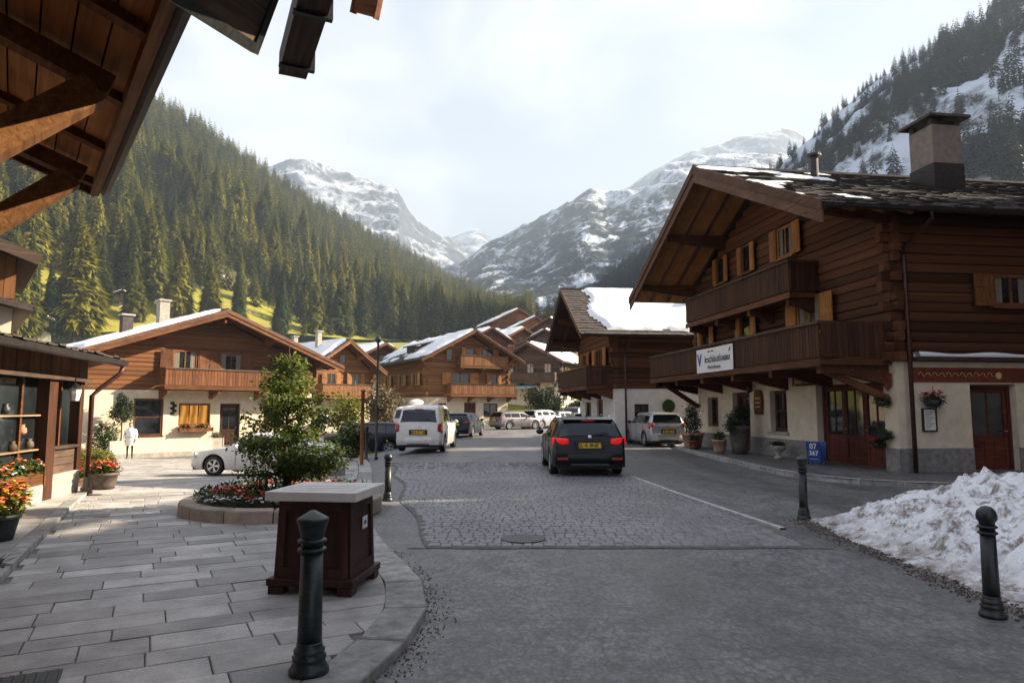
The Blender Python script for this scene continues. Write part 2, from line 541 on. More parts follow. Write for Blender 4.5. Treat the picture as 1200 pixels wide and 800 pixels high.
# ------------------------------------------------------------------ ground materials
def asphalt():
    t = NT('asphalt')
    p = t.coords('Position')
    fine = t.noise(t.coords('Position', (1, 0.6, 1)), 34, 4, 0.75)
    mid = t.noise(p, 2.2, 6, 0.65)
    big = t.noise(t.coords('Position', (1.0, 0.25, 1.0)), 0.7, 5, 0.6, 0.5)
    vo = t.node('TexVoronoi', feature='F1'); vo.inputs['Scale'].default_value = 13.0
    wob0 = t.node('VectorMath', operation='ADD'); nz0 = t.node('TexNoise'); nz0.inputs['Scale'].default_value = 5.0; nz0.inputs['Detail'].default_value = 4
    t.link(p, nz0.inputs['Vector']); sc0 = t.node('VectorMath', operation='SCALE'); sc0.inputs['Scale'].default_value = 0.22
    t.link(nz0.outputs['Color'], sc0.inputs[0]); t.link(t.coords('Position', (1.2, 0.75, 1)), wob0.inputs[0]); t.link(sc0.outputs[0], wob0.inputs[1])
    t.link(wob0.outputs[0], vo.inputs[0])
    stone = t.ramp(vo.outputs[0], [(0.25, 1.0), (0.75, 0.35)])
    cr = t.node('TexVoronoi', feature='DISTANCE_TO_EDGE'); cr.inputs['Scale'].default_value = 0.28
    wob = t.node('VectorMath', operation='ADD')
    t.link(p, wob.inputs[0])
    nz = t.node('TexNoise'); nz.inputs['Scale'].default_value = 1.3; nz.inputs['Detail'].default_value = 5; t.link(p, nz.inputs['Vector'])
    t.link(nz.outputs['Color'], wob.inputs[1]); t.link(wob.outputs[0], cr.inputs[0])
    crack = t.ramp(cr.outputs[0], [(0.0, 0.45), (0.006, 1.0)])
    c = t.ramp(mid, [(0.28, (0.105, 0.100, 0.101)), (0.72, (0.235, 0.225, 0.227))])
    c = t.mix(1.0, c, t.ramp(big, [(0.3, 0.6), (0.68, 1.35)]), 'MULTIPLY')
    c = t.mix(0.85, c, t.ramp(fine, [(0.3, 0.45), (0.7, 1.5)]), 'MULTIPLY')
    c = t.mix(t.ramp(big, [(0.35, 0.35), (0.65, 0.9)]), c, stone, 'MULTIPLY')
    c = t.mix(0.6, c, crack, 'MULTIPLY')
    t.color(c)
    t.rough(t.ramp(big, [(0.3, 0.42), (0.7, 0.68)]))
    h = t.math('ADD', t.math('MULTIPLY', stone, 0.55), t.math('MULTIPLY', fine, 0.5))
    t.bump(h, 0.5, 0.012)
    MAT['asphalt'] = t.m
asphalt()

def stone_piece(name, lo, hi, rough, scale, var, island, bumps=0.35):
    t = NT(name)
    p = t.coords('Position')
    n = t.noise(p, scale, 6, 0.65)
    n2 = t.noise(p, 0.55, 4, 0.6)
    f = t.noise(p, 70, 2, 0.6)
    c = t.ramp(n, [(0.28, lo), (0.72, hi)])
    c = t.mix(1.0, c, t.ramp(n2, [(0.3, 0.72), (0.7, 1.2)]), 'MULTIPLY')
    c = t.mix(0.4, c, t.ramp(f, [(0.3, 0.6), (0.7, 1.35)]), 'MULTIPLY')
    c = t.vary(c, var[0], var[1], island)
    t.color(c); t.rough(t.ramp(n, [(0.3, rough-0.12), (0.7, rough+0.1)]))
    t.bump(t.math('ADD', n, t.math('MULTIPLY', f, 0.4)), bumps, 0.012)
    MAT[name] = t.m
stone_piece('slab', (0.25, 0.234, 0.226), (0.50, 0.47, 0.445), 0.62, 3.2, (0.66, 1.22), False)
stone_piece('slab_far', (0.25, 0.234, 0.226), (0.50, 0.47, 0.445), 0.62, 3.2, (0.66, 1.22), True)
stone_piece('sett', (0.13, 0.126, 0.131), (0.255, 0.248, 0.254), 0.5, 9.0, (0.86, 1.14), False, 0.6)
stone_piece('sett_far', (0.13, 0.126, 0.131), (0.255, 0.248, 0.254), 0.5, 9.0, (0.86, 1.14), True, 0.6)
stone_piece('bed_kerb', (0.26, 0.20, 0.155), (0.42, 0.345, 0.28), 0.8, 6.0, (0.8, 1.12), False)
plain('joint', (0.15, 0.138, 0.128), 0.95, kind='Position', nscale=9, amount=0.5, bump=0.4)
plain('sett_joint', (0.12, 0.114, 0.114), 0.9, kind='Position', nscale=12, amount=0.5, bump=0.4)
plain('line_paint', (0.42, 0.41, 0.40), 0.75, kind='Position', nscale=9, amount=0.4)

def meadow():
    t = NT('meadow')
    p = t.coords('Position')
    n = t.noise(p, 0.06, 6, 0.6); n2 = t.noise(p, 0.9, 4, 0.6)
    c = t.ramp(n, [(0.3, (0.14, 0.12, 0.03)), (0.5, (0.20, 0.20, 0.02)), (0.7, (0.27, 0.26, 0.03))])
    c = t.mix(0.7, c, t.ramp(n2, [(0.3, 0.6), (0.7, 1.3)]), 'MULTIPLY')
    t.color(c); t.rough(0.9)
    MAT['meadow'] = t.m
meadow()

def forest_floor():
    t = NT('forest_floor')
    p = t.coords('Position')
    n = t.noise(p, 0.035, 6, 0.65); n2 = t.noise(p, 0.5, 4, 0.6); n3 = t.noise(p, 0.012, 4, 0.6)
    c = t.ramp(n, [(0.34, (0.022, 0.024, 0.010)), (0.56, (0.055, 0.055, 0.014)), (0.68, (0.20, 0.18, 0.028))])
    c = t.mix(0.7, c, t.ramp(n2, [(0.3, 0.6), (0.7, 1.3)]), 'MULTIPLY')
    snowf = t.math('MULTIPLY', t.ramp(t.noise(p, 0.16, 5, 0.7), [(0.60, 0.0), (0.66, 1.0)]), t.ramp(n3, [(0.45, 0.0), (0.6, 1.0)]))
    c = t.mix(snowf, c, (0.62, 0.64, 0.68))
    zs = t.node('SeparateXYZ'); t.link(p, zs.inputs[0])
    zz = t.math('ADD', zs.outputs[2], t.math('MULTIPLY', t.math('SUBTRACT', t.noise(p, 0.05, 4, 0.6), 0.5), 26.0))
    low = t.ramp(t.math('DIVIDE', zz, 100.0), [(0.34, 1.0), (0.42, 0.0)])
    c = t.mix(low, c, t.mix(0.6, t.ramp(n, [(0.35, (0.20, 0.17, 0.02)), (0.65, (0.27, 0.27, 0.02))]), t.ramp(n2, [(0.3, 0.6), (0.7, 1.3)]), 'MULTIPLY'))
    t.color(c); t.rough(0.9)
    MAT['forest_floor'] = t.m
forest_floor()

def mountain(name, snow_lo, snow_hi, scale, rock=(0.11, 0.105, 0.11), forest=(0.022, 0.032, 0.036), tree_z=(0, 1), amount=0.5):
    """snow where the slope is gentle, rock where steep, forest up to the tree line"""
    t = NT(name)
    p = t.coords('Position')
    g = t.node('NewGeometry'); sx = t.node('SeparateXYZ'); t.link(g.outputs['Normal'], sx.inputs[0])
    ps = t.node('SeparateXYZ'); t.link(p, ps.inputs[0])
    pm = t.coords('Position', (1, 0.6, 0.38), rot=(0, 0, 0.4))
    n = t.noise(pm, scale, 9, 0.68, 0.4)
    n2 = t.noise(pm, scale*6, 6, 0.7)
    k = t.math('ADD', t.math('MULTIPLY', n, 0.55), t.math('MULTIPLY', n2, 0.25))
    k = t.math('ADD', k, t.math('MULTIPLY', sx.outputs[2], 0.35))
    sn = t.ramp(k, [(snow_lo, 0.0), (snow_hi, 1.0)])
    rk = t.ramp(n2, [(0.3, tuple(x*0.6 for x in rock)), (0.7, tuple(x*1.5 for x in rock))])
    zf = t.math('DIVIDE', t.math('SUBTRACT', ps.outputs[2], tree_z[0]), tree_z[1]-tree_z[0])
    zf = t.math('ADD', zf, t.math('MULTIPLY', t.math('SUBTRACT', n, 0.5), 1.6))
    fo = t.ramp(zf, [(0.35, 1.0), (0.65, 0.0)])
    fn = t.ramp(t.noise(pm, scale*14, 4, 0.7), [(0.3, 0.4), (0.7, 1.6)])
    fc = t.mix(1.0, forest, fn, 'MULTIPLY')
    gap = t.ramp(t.noise(pm, scale*2.2, 8, 0.72, 0.5), [(0.50, 1.0), (0.58, 0.0)])
    fo = t.math('MULTIPLY', fo, gap)
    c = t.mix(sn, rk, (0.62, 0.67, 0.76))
    c = t.mix(fo, c, fc)
    t.color(c); t.rough(0.9)
    t.b.inputs['Specular IOR Level'].default_value = 0.1
    t.bump(n2, 0.5, amount)
    MAT[name] = t.m
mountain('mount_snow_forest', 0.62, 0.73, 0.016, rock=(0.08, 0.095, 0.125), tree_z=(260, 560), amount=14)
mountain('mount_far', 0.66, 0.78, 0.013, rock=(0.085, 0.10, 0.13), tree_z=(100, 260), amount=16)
mountain('hill_snow', 0.55, 0.63, 0.06, rock=(0.040, 0.038, 0.040), forest=(0.016, 0.02, 0.018), tree_z=(-200, -150), amount=3)

def snow_mat(name, dirty=0.0):
    t = NT(name)
    p = t.coords('Position')
    n = t.noise(p, 14, 5, 0.6)
    c = (0.80, 0.81, 0.83)
    if dirty:
        a = t.noise(p, 3.4, 8, 0.7, 0.3); b = t.noise(p, 13.0, 6, 0.75)
        k = t.math('ADD', t.math('MULTIPLY', a, 0.65), t.math('MULTIPLY', b, 0.35))
        k2 = t.ramp(k, [(0.475, 0.0), (0.575, 1.0)])
        dirt = t.ramp(b, [(0.3, (0.075, 0.052, 0.037)), (0.7, (0.24, 0.185, 0.145))])
        g = t.node('NewGeometry'); sx = t.node('SeparateXYZ'); t.link(p, sx.inputs[0])
        low = t.ramp(sx.outputs[2], [(0.02, 1.0), (0.22, 0.0)])
        low = t.math('MULTIPLY', low, t.ramp(t.noise(p, 3.5, 5, 0.7), [(0.36, 0.0), (0.6, 1.0)]))
        fac = t.math('MAXIMUM', t.math('MULTIPLY', k2, 0.95), low)
        c = t.mix(fac, (0.76, 0.76, 0.78), dirt)
    t.color(c); t.rough(0.75)
    t.b.inputs['Subsurface Weight'].default_value = 0.0
    t.bump(n, 0.5, 0.03)
    MAT[name] = t.m
snow_mat('snow'); snow_mat('snow_dirty', 1.0)

# ------------------------------------------------------------------ ground, road
def grid_sheet(name, xs, ys, zf, mat, keep=None, smooth=True):
    xs, ys = list(xs), list(ys)
    V = [(x, y, zf(x, y)) for y in ys for x in xs]
    nx = len(xs); F = []
    for j in range(len(ys)-1):
        for i in range(nx-1):
            if keep is None or keep((xs[i]+xs[i+1])/2, (ys[j]+ys[j+1])/2):
                F.append((j*nx+i, j*nx+i+1, (j+1)*nx+i+1, (j+1)*nx+i))
    me = arr_mesh(name, V, F, mat, smooth)
    return tag(place(name, me), kind='structure')

gy = list(np.arange(-60, 72, 4)) + list(np.arange(72, 140, 4)) + list(np.arange(140, 500, 12)) + [550, 650, 800, 950, 1200, 1600, 2500, 4400]
gx = [-1580, -1200, -600, -300] + list(np.arange(-200, 201, 5)) + [300, 600, 1000, 1380]
def ground_z(x, y):
    side = 0.0
    if y > 66: side = 0.0012*max(0, abs(x)-40)*min(1, (y-66)/60)*0
    return T(x, y) - 0.08 + side
grid_sheet('ground', gx, gy, ground_z, MAT['meadow'])

# asphalt covers the village street and the yards beside it
grid_sheet('road', np.arange(-40, 40.1, 1.0), np.arange(-14, 76.1, 1.0), lambda x, y: T(x, y), MAT['asphalt'])

# left edge of the carriageway (kerb outer line), from near to far
KERB = [(-1.75, -1.0), (-1.45, 1.6), (-1.12, 3.6), (-0.80, 5.0), (-0.72, 5.9), (-0.92, 7.0), (-1.50, 8.5), (-2.05, 10.2), (-2.45, 12.2), (-2.95, 14.6), (-3.55, 17.6), (-4.3, 21.0), (-5.3, 25.0), (-6.6, 29.0), (-8.2, 32.5)]
def catmull(pts, k=8):
    out = []
    P = [pts[0]] + list(pts) + [pts[-1]]
    for i in range(1, len(P)-2):
        p0, p1, p2, p3 = [Vector((*p, 0)) for p in P[i-1:i+3]]
        for j in range(k):
            t = j/k
            q = 0.5*((2*p1) + (p2-p0)*t + (2*p0-5*p1+4*p2-p3)*t*t + (3*p1-p0-3*p2+p3)*t**3)
            out.append((q.x, q.y))
    out.append(tuple(pts[-1]))
    return out
KC = catmull(KERB)
def kerb_x(y):
    for (xa, ya), (xb, yb) in zip(KC, KC[1:]):
        if ya <= y <= yb:
            return xa + (xb-xa)*(y-ya)/(yb-ya)
    return KC[0][0] if y < KC[0][1] else KC[-1][0]

def resample(pts, step, jitter=0.0):
    out = [Vector((*pts[0], 0))]; acc = 0.0; target = step
    for a, b in zip(pts, pts[1:]):
        a, b = Vector((*a, 0)), Vector((*b, 0)); L = (b-a).length; pos = 0.0
        while acc + (L-pos) >= target:
            pos += target-acc; acc = 0.0
            out.append(a + (b-a)*(pos/L)); target = step*(1+random.uniform(-jitter, jitter))
        acc += L-pos
    return out

plaza = tag(empty('plaza', (0, 0, 0)), kind='structure')
PZ = 0.07                                            # plaza stands this much over the road
# sidewalk line in front of the shop (left)
SW_A, SW_B = Vector((-2.0, 0.9, 0)), Vector((-9.3, 15.5, 0))
sw_d = (SW_B-SW_A).normalized(); sw_n = Vector((-sw_d.y, sw_d.x, 0))   # points left, away from the plaza
if sw_n.x > 0: sw_n = -sw_n
def in_plaza(x, y, m=0.0):
    if y > 33 or y < 0.5: return False
    if x > kerb_x(y)-0.36-m: return False
    if y < 15.5 and (Vector((x, y, 0))-SW_A).dot(sw_n) > -m: return False
    return x > -26
bed = MB()
px_ = np.arange(-26, 0, 0.5); py_ = np.arange(0.5, 33.4, 0.5)
for y in py_:
    xr = kerb_x(y+0.25)-0.30
    xl = -26 if y > 15.5 else SW_A.x + (y-SW_A.y)*(sw_d.x/sw_d.y) - 0.3
    xs = list(np.arange(xl, xr, 1.0)) + [xr]
    for a, b in zip(xs, xs[1:]):
        b0 = b if b < xr-1e-6 else kerb_x(y)-0.30
        b1 = b if b < xr-1e-6 else kerb_x(y+0.5)-0.30
        q = [(a, y), (b0, y), (b1, y+0.5), (a, y+0.5)]
        bed.add([(u, w, T(u, w)+PZ-0.018) for u, w in q], [(0, 1, 2, 3)])
bed.build('mortar_bed', MAT['joint'], plaza)

# kerb stones round the corner, each a stone
outer = resample(KC, 0.92, 0.12)
kerb_line = tag(empty('kerb', (0, 0, 0)), kind='structure')
for a, b in zip(outer, outer[1:]):
    d = (b-a).normalized(); n = Vector((-d.y, d.x, 0))
    if n.x > 0: n = -n
    g = d*0.011
    na = n*0.36
    m = MB()
    # use local curve normals so neighbours meet
    ia = max(0, outer.index(a)-1); ib = min(len(outer)-1, outer.index(b)+1)
    da = (b-outer[ia]).normalized(); db = (outer[ib]-a).normalized()
    n1 = Vector((-da.y, da.x, 0)); n2 = Vector((-db.y, db.x, 0))
    if n1.x > 0: n1 = -n1
    if n2.x > 0: n2 = -n2
    c = (a+b)/2
    poly = [a+g, b-g, b-g+n2*0.352, a+g+n1*0.352]
    dz = random.uniform(-0.006, 0.006)
    m.prism([(p.x-c.x, p.y-c.y) for p in poly], -0.06, PZ+0.004+dz, 0.012, 0.012)
    m.build('kerb_stone', MAT['kerb_stone'], kerb_line, (c.x, c.y, T(c.x, c.y)))

# paving slabs in courses turned 28 degrees to the street
def clip(poly, p, n):
    """keep the side where (q-p).n <= 0"""
    out = []
    for i, a in enumerate(poly):
        b = poly[(i+1) % len(poly)]
        da, db = (a-p).dot(n), (b-p).dot(n)
        if da <= 0: out.append(a)
        if (da < 0 < db) or (db < 0 < da): out.append(a + (b-a)*(da/(da-db)))
    return out
ang = R(28); ex = Vector((math.cos(ang), math.sin(ang), 0)); ey = Vector((-math.sin(ang), math.cos(ang), 0))
slabs = []
BED_C, BED_R = Vector((-3.85, 11.75, 0)), 1.62
v = -8.0
while v < 42:
    wv = random.choice([0.29, 0.33, 0.37])
    u = -28.0 + random.uniform(0, 0.6)
    while u < 12:
        lu = random.uniform(0.42, 1.0)
        c = ex*(u+lu/2) + ey*(v+wv/2)
        if -26 < c.x < 0.5 and 0.2 < c.y < 33.2:
            g = 0.0045
            poly = [ex*(u+g)+ey*(v+g), ex*(u+lu-g)+ey*(v+g), ex*(u+lu-g)+ey*(v+wv-g), ex*(u+g)+ey*(v+wv-g)]
            # trim at the kerb and at the shop sidewalk
            near = sorted(range(len(KC)-1), key=lambda i: (Vector((*KC[i], 0))-c).length)[0]
            if (Vector((*KC[near], 0))-c).length < 1.4:
                for i in range(max(0, near-2), min(len(KC)-1, near+2)):
                    a, b = Vector((*KC[i], 0)), Vector((*KC[i+1], 0))
                    d = (b-a).normalized(); n = Vector((d.y, -d.x, 0))
                    poly = clip(poly, a - n*0.366, n)
                    if len(poly) < 3: break
            if len(poly) >= 3 and c.y < 16.5:
                poly = clip(poly, SW_A - sw_n*0.01, sw_n)
            if len(poly) >= 3:
                cc = sum(poly, Vector())/len(poly)
                area = abs(sum(poly[i].x*poly[(i+1) % len(poly)].y - poly[(i+1) % len(poly)].x*poly[i].y for i in range(len(poly))))/2
                if area > 0.02 and in_plaza(cc.x, cc.y, -0.05) and (cc-BED_C).length > BED_R-0.45:
                    slabs.append((cc.length, poly, cc))
        u += lu
    v += wv
slabs.sort(key=lambda s: s[0])
vis = [s for s in slabs if s[2].x > -0.80*s[2].y-0.6 and s[2].y > 3.2]
vis_ids = set(id(s) for s in vis[:300])
far_m = MB()
for s in slabs:
    d, poly, c = s
    dz = random.uniform(-0.004, 0.005)
    if id(s) in vis_ids:
        m = MB().prism([(p.x-c.x, p.y-c.y) for p in poly], -0.05, PZ+dz, 0.006, 0.006)
        m.build('paving_slab', MAT['slab'], plaza, (c.x, c.y, T(c.x, c.y)))
    else:
        k = MB().prism([(p.x, p.y) for p in poly], -0.05, PZ+dz)
        far_m.add([(x, y, z+T(x, y)) for x, y, z in k.v], k.f)
tag(far_m.build('paving_slab', MAT['slab_far'], plaza), kind='stuff')
print('slabs', len(slabs))

# shop sidewalk on the left: edging stones and larger flags
sidewalk = tag(empty('sidewalk', (0, 0, 0)), kind='structure')
L = (SW_B-SW_A).length
t = 0.0
while t < L-0.3:
    l = random.uniform(0.8, 1.2)
    a = SW_A+sw_d*(t+0.005); b = SW_A+sw_d*(t+l-0.005)
    c = (a+b)/2 + sw_n*0.08
    poly = [a, b, b+sw_n*0.17, a+sw_n*0.17]
    MB().prism([(p.x-c.x, p.y-c.y) for p in poly], -0.05, 0.135+random.uniform(-.004, .004), 0.012, 0.012).build('edging_stone', MAT['kerb_stone'], sidewalk, (c.x, c.y, T(c.x, c.y)))
    w0 = 0.18
    for w in (0.85, 0.9, 0.9, 1.0):
        poly = [a+sw_n*(w0+0.005), b+sw_n*(w0+0.005), b+sw_n*(w0+w-0.005), a+sw_n*(w0+w-0.005)]
        c = sum(poly, Vector())/4
        if c.x > -0.84*c.y-0.8 and c.y > 3:
            MB().prism([(p.x-c.x, p.y-c.y) for p in poly], -0.05, 0.125+random.uniform(-.004, .004), 0.006, 0.006).build('paving_flag', MAT['slab'], sidewalk, (c.x, c.y, T(c.x, c.y)))
        w0 += w
    t += l

# cobbled stretch of the street
cob = tag(empty('cobbled_strip', (0, 0, 0)), kind='structure')
CY0, CY1 = 8.85, 22.0
def cob_right(y): return 3.78 - (y-8.85)*0.075
def cob_left(y): return kerb_x(y)+0.62+0.10*math.sin(y*1.3)
m = MB()
ys = np.arange(CY0-0.06, CY1+0.3, 0.3)
for y0, y1 in zip(ys, ys[1:]):
    m.add([(cob_left(y0), y0, 0.010), (cob_right(y0), y0, 0.010), (cob_right(y1), y1, 0.010), (cob_left(y1), y1, 0.010)], [(0, 1, 2, 3)])
m.build('sand_bed', MAT['sett_joint'], cob)
setts = []
y = CY0
while y < CY1:
    d = random.uniform(0.155, 0.19)
    x = cob_left(y)+random.uniform(0, 0.1)
    while x < cob_right(y)-0.1:
        w = random.uniform(0.11, 0.18)
        skew = 0.05*(x-1.0)
        setts.append((x+w/2, y+d/2+skew*0.3*0, w-0.010, d-0.010))
        x += w
    y += d
proto = []
for k in range(6):
    r2 = random.Random(k)
    j = lambda: r2.uniform(-0.035, 0.035)
    proto.append(MB().prism([(-0.5+j(), -0.5+j()), (0.5+j(), -0.5+j()), (0.5+j(), 0.5+j()), (-0.5+j(), 0.5+j())], -0.02, 0.022, 0.10, 0.010).mesh('cobble', MAT['sett']))
far_c = MB()
setts.sort(key=lambda s: s[1])
for k, (x, y, w, d) in enumerate(setts):
    dz = random.uniform(-0.005, 0.005)
    if k < 300:
        o = place('cobble', proto[k % 6], cob, (x, y, T(x, y)+dz), random.uniform(-0.05, 0.05), scale=(w, d, 1))
    else:
        fade = sstep(13.5, 22.0, y)*0.011           # setts sink into the tar surface further up the street
        b = MB().prism([(x-w/2, y-d/2), (x+w/2, y-d/2), (x+w/2, y+d/2), (x-w/2, y+d/2)], -0.02, 0.022-fade+dz, 0.02, 0.01)
        far_c.add([(a, b_, c+T(a, b_)) for a, b_, c in b.v], b.f)
tag(far_c.build('cobble', MAT['sett_far'], cob), kind='stuff')
print('setts', len(setts))

# painted edge line on the right and the strip of tar at the cobbles' start
m = MB()
pts = [(3.02, 17.6), (3.15, 16.2), (3.35, 14.2), (3.6, 12.2), (3.88, 10.1)]
for (xa, ya), (xb, yb) in zip(pts, pts[1:]):
    m.add([(xa, ya, 0.028), (xa+0.09, ya, 0.028), (xb+0.09, yb, 0.028), (xb, yb, 0.028), (xa, ya, 0.0), (xa+0.09, ya, 0.0), (xb+0.09, yb, 0.0), (xb, yb, 0.0)], [(0,1,2,3),(0,3,7,4),(1,5,6,2)])
tag(m.build('road_marking', MAT['line_paint']), kind='structure')
m = MB()
for k in range(14):
    x0 = -1.3+k*0.38
    m.add([(x0, 8.74+0.015*math.sin(k*1.7), 0.008), (x0+0.38, 8.74+0.015*math.sin(k*1.7+1.7), 0.008), (x0+0.38, 8.79, 0.008), (x0, 8.79, 0.008)], [(0,1,2,3)])
tag(m.build('tar_seam', MAT['sett_joint']), kind='structure')

# raised pavement round the right-hand chalet
pav = tag(empty('pavement', (0, 0, 0)), kind='structure')
PV = [(7.9, 34.5), (7.15, 30.0), (6.95, 26.0), (6.95, 22.0), (7.0, 18.6), (7.5, 16.6), (8.7, 15.4), (10.5, 15.0), (14.0, 15.2), (24.0, 16.6)]
PVc = catmull(PV, 6)
m = MB()
inner = [(9.6, 34.5), (9.6, 30), (9.9, 26), (10.2, 22), (10.6, 19.5), (11, 18.6), (12, 18.2), (13, 18.2), (15, 18.4), (24, 19.8)]
INc = catmull(inner, 6)
for (a, b, c, d) in zip(PVc, PVc[1:], INc[1:], INc):
    m.add([(a[0], a[1], 0.12), (b[0], b[1], 0.12), (c[0], c[1], 0.12), (d[0], d[1], 0.12)], [(0, 1, 2, 3)])
m.build('pavement_surface', MAT['asphalt'], pav)
ks = resample(PVc, 0.95, 0.1)
for a, b in zip(ks, ks[1:]):
    d = (b-a).normalized(); n = Vector((d.y, -d.x, 0))
    c = (a+b)/2
    g = d*0.006
    poly = [a+g, b-g, b-g-n*0.17, a+g-n*0.17]
    MB().prism([(p.x-c.x, p.y-c.y) for p in poly][::-1], -0.05, 0.13, 0.012, 0.012).build('kerb_stone', MAT['kerb_stone'], pav, (c.x, c.y, 0))

# ------------------------------------------------------------------ hills and mountains
def loft(name, mat, rows, nu, nv, amp, freq, back=0.5, prof=1.0, seed=0.0, ridged=False, smooth=True):
    """surface between a foot line and a crest line given as (foot point, crest point) pairs, with a falling back side"""
    foots = [r[0] for r in rows]; crests = [r[1] for r in rows]
    def lerp(L, s):
        k = s*(len(L)-1); i = min(int(k), len(L)-2); f = k-i
        p0, p1, p2, p3 = L[max(i-1, 0)], L[i], L[i+1], L[min(i+2, len(L)-1)]
        return 0.5*((2*p1) + (p2-p0)*f + (2*p0-5*p1+4*p2-p3)*f*f + (3*p1-p0-3*p2+p3)*f**3)
    def surf(s, t):
        F, C = lerp(foots, s), lerp(crests, s)
        if t <= 1:
            p = F.lerp(C, t); p.z = F.z + (C.z-F.z)*(t**prof)
            w = min(1.0, t*4)*(1.0 if ridged else min(1.0, 0.35+(1-t)*3))
        else:
            k = t-1
            p = C + (C-F)*k; p.z = C.z - (C.z-F.z)*k*1.1
            w = 1.0
        q = Vector((p.x*freq+seed, p.y*freq, p.z*freq*0.7))
        if ridged:
            h = 0.0; a = 1.0; f = 1.0
            for _ in range(8):
                h += a*(1-2*abs(noise.noise(q*f))); a *= 0.5; f *= 2.1
            h = h*0.5-0.35
        else:
            h = noise.fractal(q, 0.9, 2.1, 5)
        p.z += amp*w*h
        return p
    nb = max(4, int(nv*back*0.5))
    ts = [j/nv for j in range(nv+1)] + [1+back*(j+1)/nb for j in range(nb)]
    V = [surf(i/nu, t) for t in ts for i in range(nu+1)]
    F = [(j*(nu+1)+i, j*(nu+1)+i+1, (j+1)*(nu+1)+i+1, (j+1)*(nu+1)+i) for j in range(len(ts)-1) for i in range(nu)]
    o = place(name, arr_mesh(name, [tuple(p) for p in V], F, mat, smooth))
    tag(o, kind='structure')
    return o, surf

rowsL = [(at(-420, 400, 90), at(-420, -180, 300)), (at(-200, 398, 105), at(-200, -110, 340)), (at(0, 392, 125), at(0, 10, 385)), (at(165, 388, 150), at(165, 116, 430)),
         (at(300, 388, 175), at(300, 200, 500)), (at(430, 398, 210), at(420, 272, 620)), (at(520, 398, 260), at(515, 324, 760)), (at(580, 390, 330), at(572, 350, 880)), (at(625, 372, 450), at(618, 366, 950))]
hill_left, surfL = loft('hillside', MAT['forest_floor'], rowsL, 90, 40, 7.0, 0.011, 0.45, 1.08)
rowsR = [(at(800, 420, 190), at(860, 260, 470)), (at(860, 420, 170), at(900, 204, 430)), (at(940, 430, 150), at(955, 158, 400)), (at(1020, 430, 140), at(1045, 86, 370)), (at(1130, 430, 130), at(1140, 44, 345)),
         (at(1215, 430, 125), at(1215, 0, 330)), (at(1300, 430, 120), at(1300, 130, 310)), (at(1400, 435, 115), at(1400, 300, 280)), (at(1500, 445, 110), at(1500, 420, 220))]
hill_right, surfR = loft('snowy_hillside', MAT['hill_snow'], rowsR, 150, 90, 16.0, 0.018, 0.5, 1.0, 5.0)

rowsM = [(at(540, 362, 650), at(505, 352, 1550)), (at(575, 362, 625), at(560, 300, 1500)), (at(620, 362, 600), at(610, 272, 1450)), (at(660, 364, 575), at(655, 243, 1400)), (at(690, 366, 550), at(688, 226, 1375)), (at(720, 368, 525), at(715, 236, 1375)),
         (at(750, 370, 500), at(742, 228, 1375)), (at(800, 380, 475), at(795, 198, 1400)), (at(860, 390, 450), at(850, 190, 1425)), (at(940, 400, 425), at(930, 190, 1450))]
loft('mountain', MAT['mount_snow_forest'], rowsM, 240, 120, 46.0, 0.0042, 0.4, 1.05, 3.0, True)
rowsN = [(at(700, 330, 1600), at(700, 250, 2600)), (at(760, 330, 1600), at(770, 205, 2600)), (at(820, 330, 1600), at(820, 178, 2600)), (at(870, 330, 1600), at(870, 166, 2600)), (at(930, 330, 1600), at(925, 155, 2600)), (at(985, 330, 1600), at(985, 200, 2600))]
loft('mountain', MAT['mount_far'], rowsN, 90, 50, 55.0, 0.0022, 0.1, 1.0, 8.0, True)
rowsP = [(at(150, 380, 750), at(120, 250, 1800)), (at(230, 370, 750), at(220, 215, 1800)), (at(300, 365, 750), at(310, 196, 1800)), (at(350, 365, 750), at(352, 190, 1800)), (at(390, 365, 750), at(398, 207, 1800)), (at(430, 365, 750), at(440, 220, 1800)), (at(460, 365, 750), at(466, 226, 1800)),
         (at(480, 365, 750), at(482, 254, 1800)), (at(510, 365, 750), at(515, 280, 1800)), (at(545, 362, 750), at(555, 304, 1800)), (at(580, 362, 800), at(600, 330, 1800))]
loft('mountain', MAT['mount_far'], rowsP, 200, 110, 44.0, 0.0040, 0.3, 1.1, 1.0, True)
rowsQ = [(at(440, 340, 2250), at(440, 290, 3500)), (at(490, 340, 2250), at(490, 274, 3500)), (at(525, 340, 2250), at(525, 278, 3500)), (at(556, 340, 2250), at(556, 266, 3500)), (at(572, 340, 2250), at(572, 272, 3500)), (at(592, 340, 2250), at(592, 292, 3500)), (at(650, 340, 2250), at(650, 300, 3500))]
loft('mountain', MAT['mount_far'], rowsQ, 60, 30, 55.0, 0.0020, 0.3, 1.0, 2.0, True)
# wooded spur in the valley mouth behind the right-hand roofs
rowsS = [(at(690, 366, 420), at(700, 340, 700)), (at(740, 372, 380), at(745, 312, 660)), (at(790, 380, 350), at(790, 285, 620)), (at(850, 390, 320), at(850, 255, 600)), (at(920, 400, 300), at(920, 240, 560))]
spur, surfS = loft('wooded_spur', MAT['forest_floor'], rowsS, 40, 24, 8.0, 0.012, 0.4, 1.0, 4.0)

